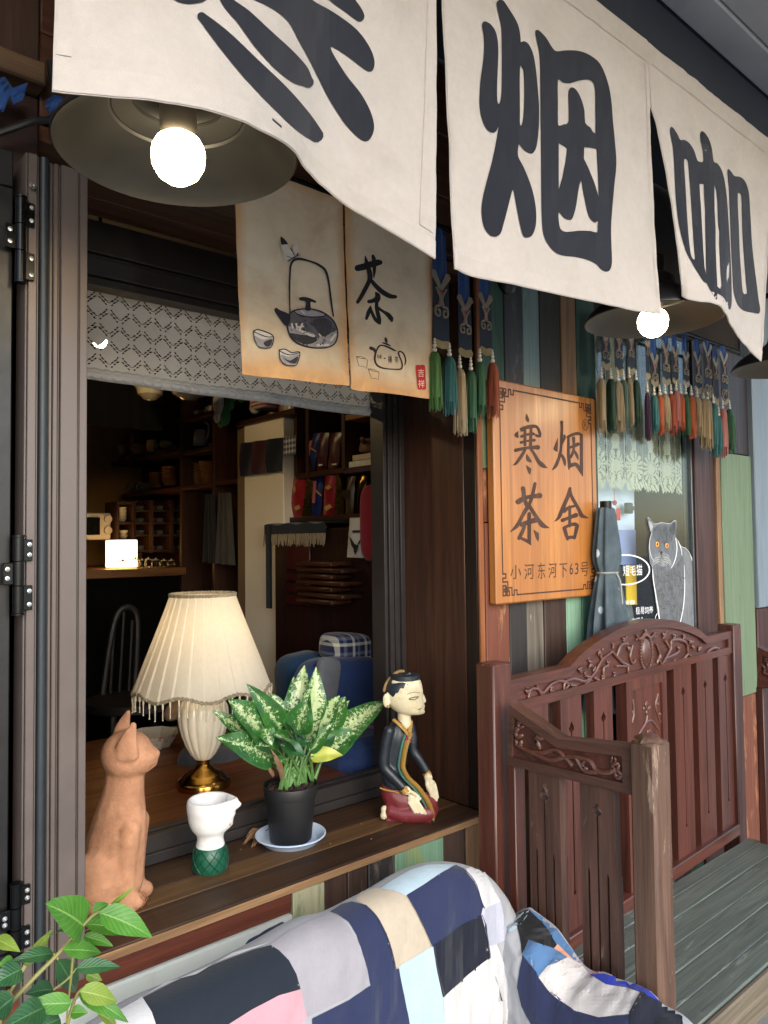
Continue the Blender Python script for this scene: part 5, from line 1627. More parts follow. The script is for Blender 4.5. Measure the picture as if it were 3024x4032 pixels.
for (x, y, s) in [(320, 535, 24), (318, 500, 14), (455, 515, 22), (610, 410, 26), (640, 425, 16), (672, 372, 26), (690, 400, 18), (660, 345, 15), (720, 308, 22), (738, 290, 14), (800, 272, 20), (855, 240, 18), (872, 225, 12), (885, 292, 20), (770, 372, 20), (740, 452, 20), (740, 475, 14), (805, 432, 20), (1080, 215, 22), (1092, 195, 12), (1135, 220, 18), (1190, 222, 18), (1235, 258, 22), (1240, 285, 18), (1222, 250, 14), (1160, 290, 18), (1135, 362, 18), (1185, 350, 16), (1278, 292, 22), (1452, 290, 20), (1458, 268, 12), (978, 190, 18), (975, 412, 14), (925, 240, 12), (1030, 225, 12)]:
    p = PBk(*cB(x, y), 0.006)
    r = s * 0.62 * 0.5486 / 1.413 * msz(p)
    for k in range(4):
        a = rb_.uniform(0, 6.28)
        m.ball(p + Vector((math.cos(a) * r * .7, -0.001, math.sin(a) * r * .7)), (r * 0.55, r * .5, r * 1.15), 9, 7, rot=Matrix.Rotation(a, 3, 'Y'))
p = PBk(*cB(978, 308), 0.006)
rx, rz = 0.034, 0.052
m.ball(p, (rx * .72, 0.010, rz * .80), 14, 8)
for i in range(34):
    a = 2 * PI * i / 34
    m.ball(p + Vector((rx * math.cos(a), -0.003, rz * math.sin(a))), 0.0038, 6, 5)
m.build('carving', M_carve, bench)


def spade(cx, cz, s, zlow, slot=True):
    """pierced spade with a long slot under it"""
    h = [(0, 1.6), (-.35, .9), (-1, .25), (-.85, -.45), (-.25, -.75)]
    left = [(cx + a * s, cz + b * s) for a, b in h]
    right = [(cx - a * s, cz + b * s) for a, b in h[1:]][::-1]
    k = s * 0.22
    return left + [(cx - k, cz - s * .8), (cx - k, zlow), (cx - s * .5, zlow - s * .3), (cx - s * .35, zlow - s * .9), (cx + s * .35, zlow - s * .9), (cx + s * .5, zlow - s * .3), (cx + k, zlow), (cx + k, cz - s * .8)] + right


zb_ = 0.475
for (x0, x1, yy) in [(330, 440, 500), (512, 628, 640), (697, 800, 600), (1143, 1240, 500), (1270, 1358, 470), (1388, 1465, 440)]:
    a, b_ = bk(x0, yy).x, bk(x1, yy).x
    cxm = (a + b_) / 2
    zs = zr0 - 0.085
    cut_board([(a, zb_), (a, zr0), (b_, zr0), (b_, zb_)], [spade(cxm, zs, 0.0125, zb_ + 0.10)], fB(0.004), fB(0.030)).build('slat', M_benchz, bench, sharp=30)
a, b_ = bk(868, 540).x, bk(1092, 500).x
m = MB(); m.prism([(a, zb_), (a, zr0), (b_, zr0), (b_, zb_)], fB(0.006), fB(0.034)); m.build('centre_board', M_benchz, bench, smooth=False)
cut_board([(a, zb_), (a, zr0), (b_, zr0), (b_, zb_)], [[(a + .03, zb_ + .03), (a + .03, zr0 - .03), (b_ - .03, zr0 - .03), (b_ - .03, zb_ + .03)]], fB(-0.002), fB(0.0058)).build('centre_frame', M_benchz, bench, sharp=30)
m = MB()
for v in [[(910, 830), (940, 760), (975, 700), (985, 640), (975, 600)], [(975, 700), (1010, 690), (1050, 740)], [(1045, 540), (1030, 600), (1045, 660), (1060, 700)], [(905, 570), (910, 640), (900, 700)], [(1000, 740), (960, 800), (985, 860), (930, 920), (960, 1000)], [(940, 1130), (925, 1250), (945, 1340), (930, 1450), (950, 1480)]]:
    vine(v, 9)
for (x, y, s) in [(978, 590, 24), (965, 615, 20), (995, 620, 20), (980, 645, 22), (985, 750, 20), (905, 640, 14), (1045, 590, 16), (1055, 650, 16), (930, 1160, 20), (930, 1280, 22), (940, 1340, 16), (940, 1400, 18)]:
    p = PBk(*cB(x, y), 0.006)
    r = s * 0.62 * 0.5486 / 1.413 * msz(p)
    for k in range(2):
        a_ = rb_.uniform(0, 6.28)
        m.ball(p + Vector((math.cos(a_) * r * .4, -0.002, math.sin(a_) * r * .4)), (r * .8, r * .5, r), 8, 6, rot=Matrix.Rotation(a_, 3, 'Y'))
m.build('carving', M_carve, bench)
m = MB(); m.beam((xa, byl(xa, 0.018), 0.455), (xb, byl(xb, 0.018), 0.455), 0.06, 0.040, 0.003); m.build('lower_rail', M_bench, bench)
pr = MB(); pr.box((xb, byl(xb, -0.01), 0.0), (xb + 0.062, byl(xb, 0.05), 1.185), 0.004); pr.build('post', M_benchz, bench)
# arms: outline in (y, z)


def arm(X, th, wornm):
    fA = lambda o: (lambda y, z: Vector((X + o, y, z)))
    out = [(-0.232, 0.978), (-0.555, 0.985), (-0.555, 1.082), (-0.375, 1.064), (-0.240, 1.118)]
    inn = [(-0.245, 0.998), (-0.533, 1.004), (-0.533, 1.058), (-0.372, 1.044), (-0.252, 1.092)]
    cut_board(out, [inn], fA(0), fA(th)).build('arm_rail', wornm, bench, sharp=30)
    m = MB(); m.prism(inn, fA(0.009), fA(th - 0.004)); m.build('arm_panel', M_bench, bench, smooth=False)
    m = MB()
    PA = lambda y, z: Vector((X + 0.006, y, z))
    for v in [[(-.255, 1.03), (-.29, 1.02), (-.33, 1.024), (-.37, 1.037), (-.41, 1.012)], [(-.30, 1.02), (-.35, 1.012), (-.40, 1.03), (-.45, 1.032), (-.47, 1.015), (-.50, 1.018), (-.515, 1.03)], [(-.42, 1.03), (-.44, 1.008), (-.47, 1.012)]]:
        q = [Vector(p) for p in catmull([tuple(PA(*p)) for p in v], 5)]
        m.tube(q, 0.0055, 7)
    for (y, z, r) in [(-.262, 1.055, .012), (-.268, 1.075, .009), (-.262, 1.035, .010), (-.325, 1.047, .014), (-.44, 1.02, .009), (-.515, 1.032, .010), (-.52, 1.018, .010), (-.51, 1.045, .007)]:
        for k in range(4):
            a = rb_.uniform(0, 6.28)
            m.ball(PA(y + math.cos(a) * r * .6, z + math.sin(a) * r * .6), (r * .5, r * .5, r * 1.05), 9, 7, rot=Matrix.Rotation(a, 3, 'X'))
    m.build('carving', M_carve, bench)
    for (y0, y1) in [(-0.375, -0.290), (-0.510, -0.427)]:
        yc = (y0 + y1) / 2
        zz = 0.930
        cut_board([(y0, 0.20), (y0, 0.982), (y1, 0.982), (y1, 0.20)], [spade(yc, zz, 0.0115, 0.40), [(yc - .026, .3), (yc - .026, .80), (yc - .023, .81), (yc - .020, .80), (yc - .020, .3)], [(yc + .020, .3), (yc + .020, .80), (yc + .023, .81), (yc + .026, .80), (yc + .026, .3)]], fA(0.004), fA(0.026)).build('arm_slat', M_worn if wornm is M_wornd else M_benchz, bench, sharp=30)
        m = MB(); m.box((X + 0.0265, y0, 0.20), (X + 0.030, yc - 0.004, 0.80)); m.box((X + 0.0265, yc + 0.004, 0.20), (X + 0.030, y1, 0.80)); m.build('slat_backing', M_benchz, bench, smooth=False)
    m = MB(); m.box((X + 0.002, -0.252, 0.16), (X + th, -0.228, 0.977), 0.002); m.build('arm_stile', M_benchz, bench)
    m = MB(); m.box((X + 0.002, -0.555, 0.14), (X + th, -0.20, 0.198), 0.003); m.build('arm_lower_rail', M_bench, bench)
    m = MB()
    m.box((X - 0.012, -0.612, 0.0), (X + 0.052, -0.556, 1.098), 0.006)
    m.lathe([(0.0, 0.013), (0.018, 0.011), (0.030, 0.005), (0.036, 0.0)], (X + 0.02, -0.584, 1.0965), 4)
    m.build('front_post', wood('weathered_post', '#3f2a22', '#7a5c4a', 'z', 0.65, wear=('#9a8470', 0.35), bump=0.7), bench)


arm(1.395, 0.040, M_wornd)
arm(2.745, 0.040, M_bench)
# seat of faded green boards
M_seat = wood('faded_green_seat', '#4b524e', '#70796f', 'x', 0.36, scale=1.3, wear=('#868d83', 0.42), bump=0.4, vary=0.06)
y = -0.560
for wd in (0.062, 0.07, 0.066, 0.07, 0.064, 0.05):
    m = MB(); m.box((1.436, y, 0.415), (2.765, y + wd - 0.0007, 0.44 + rng.uniform(-0.001, 0.001)), 0.003); m.build('seat_board', M_seat, bench)
    y += wd
m = MB(); m.box((1.448, -0.575, 0.34), (2.76, -0.5605, 0.436), 0.004); m.build('apron', wood('pale_edge_apron', '#4a4236', '#837763', 'x', 0.6, wear=('#b0a894', 0.3)), bench)
# ================================================================ things on the window sill
def remesh(o, vox, smooth=6):
    m = o.modifiers.new('remesh', 'REMESH')
    m.mode = 'VOXEL'
    m.voxel_size = vox
    m.use_smooth_shade = True
    s = o.modifiers.new('soften', 'SMOOTH')
    s.iterations = smooth
    s.factor = 0.5
    return o


def blob(m, pts, flat=None):
    """chain of overlapping balls along 3D points with radii; flat squashes them in y"""
    q = catmull([(p.x, p.y, p.z, r) for p, r in pts], 5)
    for (x, y, z, r) in q:
        m.ball((x, y, z), (r, r * (flat or 1.0), r), 14, 9)


# ---------------------------------------------------------------- terracotta cat
CY = 0.085
cb_ = P(262, 1950, z=0.77)
u_ = msz(cb_)
C = lambda px, py, dy=0.0: cb_ + Vector(((px - 262) * u_, dy, max(0.0, (1956 - py) * u_)))      # the cat's own upright frame, turned below
TURN = -R(42)
M_terra = plain('terracotta', '#b08264', 0.9, vary=0.22, scale=20, dirt=('#7f553f', 0.5), bump=0.8, spec=0.15, dist=0.003)
cat_t = thing('terracotta_cat', 'tall unglazed terracotta cat statue sitting on the sill, profile to the side', 'cat statue', cb_, rotz=TURN)
m = MB()
m.ball(C(274, 1640), (u_ * 56, u_ * 54, u_ * 53), 24, 16)
m.ball(C(302, 1646), (u_ * 37, u_ * 42, u_ * 36), 18, 12)
m.ball(C(322, 1641), (u_ * 23, u_ * 26, u_ * 18), 16, 10)
m.ball(C(322, 1656), (u_ * 19, u_ * 19, u_ * 15), 16, 10)
m.ball(C(340, 1636), (u_ * 7, u_ * 9, u_ * 6), 12, 8)
blob(m, [(C(270, 1672), u_ * 43), (C(266, 1720), u_ * 46), (C(258, 1780), u_ * 58), (C(248, 1840), u_ * 66), (C(246, 1900), u_ * 64)], 0.85)
for dy in (-0.026, 0.026):
    blob(m, [(C(288, 1790, dy), u_ * 26), (C(282, 1860, dy), u_ * 24), (C(281, 1920, dy), u_ * 22), (C(290, 1950, dy), u_ * 20)])
    p = C(302, 1950, dy); m.ball((p.x, p.y, 0.786), (u_ * 21, u_ * 19, 0.017), 14, 9)
    p = C(222, 1895, dy * 1.7); m.ball(p, (u_ * 56, u_ * 34, u_ * 66), 18, 12)
    p = C(240, 1948, dy * 2.0); m.ball((p.x, p.y, 0.788), (u_ * 46, u_ * 22, 0.020), 14, 9)
m.box((C(200, 1900).x, cb_.y - 0.05, 0.77), (C(296, 1900).x, cb_.y + 0.05, 0.785))
for bx, by, tx, ty, dy, r in [(255, 1612, 270, 1554, 0.018, 22), (289, 1630, 304, 1566, -0.044, 27)]:
    b_, t_ = C(bx, by, dy), C(tx, ty, dy)
    for k in range(9):
        f = k / 8
        m.ball(b_.lerp(t_, f) + Vector((-0.004 * math.sin(PI * f), 0, 0)), (u_ * r * (1 - .72 * f ** 1.7), u_ * 12 * (1 - .5 * f), u_ * 14 * (1 - .4 * f)), 12, 8)
body = m.build('body', M_terra, cat_t)
remesh(body, 0.0035, 7)
m = MB()
for k in range(14):
    pass
m.tube(catmull([tuple(C(314, 1664, -0.020)), tuple(C(330, 1660, -0.019)), tuple(C(341, 1655, -0.010))], 4), 0.0010, 6)
m.build('mouth_line', plain('terracotta_line', '#8e5638', 0.9), cat_t)
m = MB()
for px, py, a in [(262, 1748, .5), (224, 1880, -.6), (240, 1874, .4), (256, 1760, .2)]:
    p = C(px, py, -0.048)
for k in range(3):
    p0 = C(306 + 0, 1950, -0.026)
    m.tube([(p0.x + u_ * 12, p0.y - 0.010 + 0.009 * k, 0.775), (p0.x + u_ * 20, p0.y - 0.010 + 0.009 * k, 0.788), (p0.x + u_ * 10, p0.y - 0.010 + 0.009 * k, 0.801)], 0.0009, 5)
m.build('toe_lines', plain('terracotta_line', '#8e5638', 0.9), cat_t)

# ---------------------------------------------------------------- white head planter with a green scaled collar
hp_c = P(460, 1881, z=0.77)
hp_c.y += 0.012
hu = msz(Vector((hp_c.x, hp_c.y, 0.85)))
hz = lambda py: P(460, py, y=hp_c.y).z
head_t = thing('head_planter', 'small white head shaped cup with a profile face on a dark green scaled collar', 'planter', (hp_c.x, hp_c.y, 0.77))
HW = plain('chalk_white', '#d8d8d6', 0.7, vary=0.06, scale=40, bump=0.35, dirt=('#a9a6a0', 0.25))
z0 = hz(1884)
m = MB()
prof = [(0.0, 1884), (36, 1884), (38, 1878), (38.5, 1865), (37, 1848), (33, 1836), (30, 1832), (0.0, 1832)]
m.lathe([(r * hu, hz(y) - z0 + 0.0) for r, y in prof], (hp_c.x, hp_c.y, 0.77), 40, closed_ends=False)
m.build('collar', plain('green_glaze', '#14513b', 0.35, vary=0.2, scale=30, bump=0.2), head_t)
m = MB()
for k in range(12):
    for s in (-1, 1):
        a0 = 2 * PI * k / 12
        q = []
        for i in range(9):
            f = i / 8
            y_ = 1880 - 44 * f
            r = (37.5 + 1.6 * math.sin(PI * f) - 3.5 * f ** 3) * hu
            a = a0 + s * f * 1.0
            q.append((hp_c.x + r * math.cos(a), hp_c.y + r * math.sin(a), 0.77 + hz(y_) - z0))
        m.tube(q, 0.0009, 4)
m.build('scale_lines', plain('green_line', '#0c3527', 0.4), head_t)


def face(r, t, z):
    # profile looks to +x, a little to the street
    d_ = math.atan2(math.sin(t + 0.70), math.cos(t + 0.70))
    py = 1884 + (0 - z) / hu
    g = lambda c, w: math.exp(-((d_ - c) / w) ** 2)
    h = lambda c, w: math.exp(-((py - c) / w) ** 2)
    if py > 1815 or r < 30 * hu: return r
    return r + hu * (18 * g(0, .22) * h(1748, 10) + 9 * g(0, .42) * h(1733, 7) + 7 * g(0, .3) * h(1768, 5) + 6.5 * g(0, .28) * h(1778, 4) + 6 * g(0, .35) * h(1790, 7) - 4 * g(.42, .2) * h(1745, 6) - 4 * g(-.42, .2) * h(1745, 6))


m = MB()
prof = [(29, 1831), (29.5, 1826), (27.5, 1818), (29, 1808), (35, 1800), (39, 1795), (42.5, 1788), (45, 1780), (47, 1772), (47.5, 1765), (49, 1757), (50, 1750), (50, 1744), (49, 1738), (47.5, 1733), (44, 1731), (40, 1734), (38, 1742), (35, 1755), (22, 1766), (0.0, 1768)]
m.lathe([(r * hu, hz(y) - z0) for r, y in prof], (hp_c.x, hp_c.y, 0.77), 64, rad=face, closed_ends=False)
m.build('head', HW, head_t, sharp=70)
m = MB(); p = Vector((hp_c.x, hp_c.y, 0.77 + hz(1783) - z0)); m.ball(p + Vector((hu * 47 * math.cos(-1.0), hu * 45 * math.sin(-1.0), 0)), (0.003, 0.004, 0.004), 8, 6); m.build('lip_paint', plain('faded_red', '#c98a78', 0.7), head_t)
m = MB(); m.lathe([(0.0, hz(1830) - z0), (30.2 * hu, hz(1832) - z0), (30.4 * hu, hz(1829) - z0), (29 * hu, hz(1827) - z0)], (hp_c.x, hp_c.y, 0.77), 32, closed_ends=False); m.build('neck_edge', HW, head_t)

# ---------------------------------------------------------------- leaves


def leaf_surf(base, tip, w, nrm, curl=0.25, fold=0.35, droop=0.12, nu=8, nv=12, wav=0.0, seed=0.0, round_=0.35):
    base, tip = Vector(base), Vector(tip)
    ax = tip - base
    L = ax.length
    ax.normalize()
    side = ax.cross(Vector(nrm)).normalized()
    n = side.cross(ax).normalized()

    def f(u, v):
        s = (u - .5) * 2
        prof = (math.sin(PI * min(1, v ** (0.72 - round_ * .2))) ** (0.85 - round_ * .25)) * (1 - (0.35 - round_ * .3) * v) + 0.015
        wd = w * .5 * prof * 1.12
        p = base + ax * L * v + side * s * wd
        p += n * (abs(s) * wd * fold - L * droop * v * v + L * curl * math.sin(PI * v) * .25)
        if wav: p += n * wav * math.sin(v * 11 + seed + s * 2) * abs(s)
        return p
    return f


def mottled():
    t = NT('mottled_leaf')
    tc = t.n('ShaderNodeTexCoord')
    v = t.coords((1, 1, 1))
    uv = t.n('ShaderNodeUVMap')
    sp = t.n('ShaderNodeSeparateXYZ'); t.t.links.new(uv.outputs[0], sp.inputs[0])
    a = t.n('ShaderNodeMath', operation='SUBTRACT'); t.t.links.new(sp.outputs[0], a.inputs[0]); a.inputs[1].default_value = 0.5
    b = t.n('ShaderNodeMath', operation='ABSOLUTE'); t.t.links.new(a.outputs[0], b.inputs[0])      # 0 at midrib .. .5 at edge
    n1 = t.noise(v, 130, 5, 0.75, 0.6)
    n2 = t.noise(v, 22, 3, 0.6)
    oi = t.n('ShaderNodeObjectInfo')
    # cover grows towards the middle of the leaf and varies from leaf to leaf
    k = t.n('ShaderNodeMath', operation='MULTIPLY_ADD'); t.t.links.new(b.outputs[0], k.inputs[0]); k.inputs[1].default_value = -0.42
    t.t.links.new(n1, k.inputs[2])
    k2 = t.n('ShaderNodeMath', operation='MULTIPLY_ADD'); t.t.links.new(oi.outputs['Random'], k2.inputs[0]); k2.inputs[1].default_value = 0.16; t.t.links.new(k.outputs[0], k2.inputs[2])
    green = t.ramp(n2, [(0.3, '#1f4a24'), (0.7, '#3c7230')])
    pale = t.ramp(n2, [(0.3, '#a9c184'), (0.7, '#d3dcb0')])
    base = t.mix(t.ramp(k2.outputs[0], [(0.50, 0.0), (0.54, 0.95)]), green, pale)
    base = t.mix(t.ramp(b.outputs[0], [(0.012, 0.75), (0.03, 0.0)]), base, col('#9db578'))
    base = t.mix(t.ramp(b.outputs[0], [(0.455, 0.0), (0.48, 0.8)]), base, col('#3f7a36'))
    t.set(t.b.inputs['Base Color'], base)
    t.b.inputs['Roughness'].default_value = 0.33
    t.b.inputs['Specular IOR Level'].default_value = 0.5
    tr = t.n('ShaderNodeBsdfTranslucent'); t.set(tr.inputs['Color'], base)
    mx = t.n('ShaderNodeMixShader'); mx.inputs[0].default_value = 0.2
    t.t.links.new(t.b.outputs[0], mx.inputs[1]); t.t.links.new(tr.outputs[0], mx.inputs[2]); t.t.links.new(mx.outputs[0], t.out.inputs[0])
    t.bump(t.noise(v, 60, 3), 0.2, 0.002)
    return t.mat


def leaf_obj(f, nu, nv, mat, parent, name='leaf', label=None):
    m = MB(); m.grid(f, nu, nv)
    o = m.build(name, mat, parent, sharp=180, label=label)
    uvl = o.data.uv_layers.new(name='UVMap')
    w = nu + 1
    for lp in o.data.loops:
        i = lp.vertex_index
        uvl.data[lp.index].uv = ((i % w) / nu, (i // w) / nv)
    return o


M_leafm = mottled()
pc = P(633, 1816, z=0.775)
pc.y += 0.01
pu = msz(Vector((pc.x, pc.y, 0.85)))
pz = lambda py: P(633, py, y=pc.y).z
plant = thing('potted_plant', 'bushy houseplant with white mottled green leaves in a black plastic pot', 'potted plant', (pc.x, pc.y, 0.775))
m = MB()
zb0 = 0.7765
H_ = pz(1702) - pz(1822)
m.lathe([(0.0, 0.0), (43 * pu, 0.0), (45 * pu, 0.003), (54 * pu, H_ * .80), (57 * pu, H_ * .81), (60 * pu, H_ * .99), (59.5 * pu, H_), (57 * pu, H_), (56 * pu, H_ * .9), (0.0, H_ * .9)], (pc.x, pc.y, zb0), 44, closed_ends=False)
m.build('pot', plain('black_plastic', '#18191b', 0.5, vary=0.12, scale=25, bump=0.1), plant)
m = MB()
for k in range(160):
    a, r = rng.uniform(0, 6.28), 53 * pu * math.sqrt(rng.random())
    m.ball((pc.x + r * math.cos(a), pc.y + r * math.sin(a), zb0 + H_ * .90 + rng.uniform(0, .006)), rng.uniform(.003, .007), 6, 4)
m.build('soil', plain('potting_soil', '#2c1a14', 0.95, vary=0.4, scale=80, bump=0.5), plant)['kind'] = 'stuff'
cP = crop(830, 2600, 2.3042)
LV = [((790, 640), (845, 40), 165, .03, 0), ((890, 600), (955, 60), 165, .00, 0), ((700, 700), (760, 140), 130, .04, 0), ((640, 640), (350, 220), 150, -.01, 0), ((650, 540), (545, 290), 110, .03, 0), ((470, 690), (145, 355), 215, -.02, 0),
      ((330, 680), (20, 455), 105, .02, 0), ((580, 880), (45, 700), 215, -.03, 0), ((770, 660), (885, 340), 185, -.05, 0), ((880, 720), (995, 540), 130, -.06, 0), ((735, 790), (580, 655), 140, -.06, 0), ((940, 660), (1165, 310), 170, .0, 0), ((1080, 640), (1222, 330), 140, .03, 0),
      ((1000, 840), (1585, 370), 215, .02, 0), ((1060, 830), (1325, 640), 190, -.03, 0), ((900, 880), (1200, 850), 110, -.07, 1), ((640, 770), (870, 868), 110, -.06, 2), ((570, 935), (695, 890), 70, -.05, 0), ((890, 840), (1110, 560), 105, -.05, 0), ((470, 610), (560, 770), 110, -.05, 0), ((760, 770), (910, 740), 70, -.05, 2),
      ((830, 560), (870, 130), 120, .05, 0), ((520, 640), (440, 470), 120, .02, 0), ((980, 700), (1260, 350), 110, .04, 0), ((620, 830), (330, 740), 150, -.02, 2), ((840, 700), (700, 560), 120, -.03, 2), ((930, 820), (1130, 690), 130, -.02, 2)]
M_leafy = plain('yellowing_leaf', '#a3a94a', 0.45, vary=0.25, scale=40)
M_leafd = plain('dark_leaf', '#27502a', 0.35, vary=0.3, scale=40)
for i, (b0, t0, w, dy, kd) in enumerate(LV):
    bpt = P(*cP(*b0), y=pc.y + dy * .35)
    tpt = P(*cP(*t0), y=pc.y + dy)
    W_ = 1.42 * w * 0.5486 / 2.3042 * msz(bpt)
    dirx = (tpt - bpt).normalized()
    nrm = (CAM_LOC - bpt).normalized() * 0.9 + Vector((0, 0, .5)) + Vector((rng.uniform(-.4, .4), 0, rng.uniform(-.2, .3)))
    f = leaf_surf(bpt, tpt, W_, nrm, fold=0.30, droop=rng.uniform(-.02, .10), wav=W_ * .04, seed=i)
    leaf_obj(f, 8, 12, [M_leafm, M_leafy, M_leafd][kd], plant)
    # stem from the soil to the leaf base
    rx = rng.choice([(690, 1165), (860, 1150), (930, 1135), (620, 1140), (780, 1150)])
    r0 = P(*cP(*rx), y=pc.y - 0.005)
    r0.z = zb0 + H_ * .9
    m = MB(); mid = r0.lerp(bpt, .5) + Vector((0, 0, .01)); m.tube(catmull([tuple(r0), tuple(mid), tuple(bpt), tuple(bpt.lerp(tpt, .15))], 4), [0.0055, 0.005, 0.0045, 0.004, 0.0038, 0.0036, 0.0034, 0.003, 0.0028, 0.0026, 0.0022, 0.002, 0.0015], 6)
    m.build('stem', plain('leaf_stem', '#4b7038', 0.5, vary=0.3, scale=30), plant)
for b0, t0, w in [((640, 1085), (560, 800), 60), ((560, 1060), (515, 960), 40)]:
    f = leaf_surf(P(*cP(*b0), y=pc.y - .03), P(*cP(*t0), y=pc.y - .045), w * .238 * pu, (0, -1, .2), fold=.8, wav=.002)
    leaf_obj(f, 4, 8, plain('dead_leaf', '#6f543a', 0.8, vary=0.25, scale=40), plant, label='withered tan leaf')
sau = MB()
sau.lathe([(0.0, 0.0), (58 * pu, 0.0), (72 * pu, 0.017), (75 * pu, 0.0185), (76 * pu, 0.0175), (76 * pu, 0.0195), (74 * pu, 0.0205), (70 * pu, 0.0185), (57 * pu, 0.003), (0.0, 0.003)], (pc.x, pc.y, 0.7712), 48, closed_ends=False)
sau.build('saucer', plain('pale_blue_plastic', '#b9cbe2', 0.4, vary=0.03, bump=0.05), label='pale blue plastic saucer under the black plant pot', cat='saucer')
# dry leaf crumpled on the sill
dl = thing('dry_leaf', 'crumpled dry brown leaf lying on the sill beside the saucer', 'dry leaf', P(540, 1812, z=0.771))
for k, (b0, t0) in enumerate([((575, 1795), (520, 1812)), ((560, 1800), (525, 1822)), ((555, 1812), (545, 1828))]):
    b_, t_ = P(*b0, z=0.775 + .006 * (k == 0)), P(*t0, z=0.774)
    leaf_obj(leaf_surf(b_, t_, 0.018, (0.2 * k, -.5, 1), fold=.9, wav=.006, seed=k * 2.0), 6, 8, plain('dead_leaf', '#6f543a', 0.8), dl)
m = MB(); m.tube([P(560, 1803, z=0.777), P(575, 1794, z=0.785), P(583, 1788, z=0.79)], 0.0012, 5); m.build('stalk', plain('dead_leaf', '#6f543a', 0.8), dl)
cr_ = thing('leaf_crumbs', 'tiny tan crumbs of dry leaf scattered on the sill', 'crumbs', P(760, 1815, z=0.771))
m = MB()
for px, py in [(713, 1822), (742, 1821), (802, 1812), (680, 1802), (560, 1822), (900, 1712), (520, 1835), (780, 1780)]:
    p = P(px, py, z=0.7725); m.ball(p, (rng.uniform(.002, .005), .002, .0012), 6, 4)
m.build('crumb', plain('dead_leaf', '#6f543a', 0.8), cr_)['kind'] = 'stuff'

# ---------------------------------------------------------------- kneeling figurine
FY = 0.115
cF = crop(1470, 2600, 3.3516)
fb0 = P(*cF(480, 2075), z=0.77)
fu = 0.5486 / 3.3516 * msz(fb0)
F_ = lambda x, y, dy=0.0: fb0 + Vector(((x - 480) * fu, dy, max(0.0, (2100 - y) * fu)))          # the figure's own upright frame, turned below
FY = fb0.y
fig = thing('kneeling_figurine', 'painted wooden figurine of a kneeling person in dark jacket and red sarong, cream face', 'figurine', fb0, rotz=-R(46))
M_skin = plain('cream_paint', '#cfc3a2', 0.55, vary=0.08, scale=40, dirt=('#8a7858', 0.45), bump=0.35)
M_nav = plain('navy_paint', '#1d242c', 0.4, vary=0.2, scale=30, dirt=('#565a5c', 0.3), bump=0.3, coat=0.05)
M_redp = plain('red_paint', '#6e262b', 0.45, vary=0.15, scale=30, dirt=('#a8766a', 0.32), bump=0.3)
M_ochre = plain('ochre_paint', '#a17a38', 0.5, vary=0.12, scale=40)
M_tealp = plain('teal_paint', '#4a7d73', 0.5, vary=0.12, scale=40)
m = MB()                                                             # head and neck
HS = [(215, 380, 520, 70), (245, 290, 600, 140), (310, 215, 648, 178), (380, 180, 668, 198), (440, 166, 678, 206), (490, 160, 676, 206), (535, 165, 684, 200), (580, 180, 688, 190), (620, 212, 690, 176), (660, 255, 690, 160), (700, 305, 690, 140), (735, 380, 680, 105), (750, 450, 640, 60)]
hs_ = catmull([tuple(map(float, q)) for q in HS], 3)


def head_pt(u, v):
    x_ = v * (len(hs_) - 1)
    i = min(int(x_), len(hs_) - 2)
    yy, xb, xf, th = [a + (b - a) * (x_ - i) for a, b in zip(hs_[i], hs_[i + 1])]
    t = 2 * PI * u
    c_, s_ = math.cos(t), math.sin(t)
    return F_((xb + xf) / 2 + (xf - xb) / 2 * math.copysign(abs(c_) ** .86, c_), yy, fu * th * math.copysign(abs(s_) ** .9, s_))


m.grid(head_pt, 44, len(hs_) - 1, wrap=True)
m.f.append(tuple(range(44))); m.m.append(0)
m.f.append(tuple(range(len(m.v) - 44, len(m.v)))); m.m.append(0)
blob(m, [(F_(668, 495), fu * 22), (F_(684, 540), fu * 26), (F_(694, 574), fu * 27)])
m.ball(F_(680, 640), (fu * 26, fu * 56, fu * 14), 12, 8); m.ball(F_(676, 668), (fu * 24, fu * 50, fu * 15), 12, 8)
m.ball(F_(668, 715), (fu * 34, fu * 52, fu * 30), 12, 8)
blob(m, [(F_(430, 680), fu * 98), (F_(425, 780), fu * 92), (F_(430, 880), fu * 95)])
m.ball(F_(200, 540, -.030), (fu * 50, fu * 26, fu * 95), 14, 10)
remesh(m.build('head', M_skin, fig), 0.0022, 3)
def skin_d(x, y):
    k = min(range(len(hs_)), key=lambda i: abs(hs_[i][0] - y))
    _, xb, xf, th = hs_[k]
    c_ = max(-1.0, min(1.0, (x - (xb + xf) / 2) / ((xf - xb) / 2)))
    c_ = math.copysign(abs(c_) ** (1 / .86), c_)
    return th * math.sqrt(max(0.0, 1 - c_ * c_)) ** .9 + 2


fl = lambda pts, r: m.tube(catmull([tuple(F_(x, y, -fu * skin_d(x, y))) for x, y, d_ in pts], 4), r, 6)
m = MB()
fl([(500, 505, 184), (560, 490, 165), (625, 488, 128)], 0.0016)
fl([(500, 512, 184), (565, 520, 162), (620, 500, 130)], 0.0014)
fl([(480, 445, 192), (560, 425, 166), (640, 442, 110)], 0.0009)
fl([(610, 655, 124), (650, 652, 92), (692, 645, 40)], 0.0010)
m.build('face_lines', plain('face_line', '#6d624c', 0.6), fig)
m = MB()                                                             # painted hair with a zigzag hairline
hc = F_(422, 452)
def hair_pt(u, v):
    t = 2 * PI * u                      # 0 = front (+x), turning towards the back wall
    back = 0.5 - 0.5 * math.cos(t)
    lim = R(40 + 30 * back + 70 * back ** 2.5) + (R(9) if int(u * 44) % 2 else -R(5)) * (1 - back) * min(1, back * 6)
    ph = lim * v
    return hc + Vector((fu * 266 * math.sin(ph) * math.cos(t), fu * 218 * math.sin(ph) * math.sin(t), fu * 250 * math.cos(ph)))
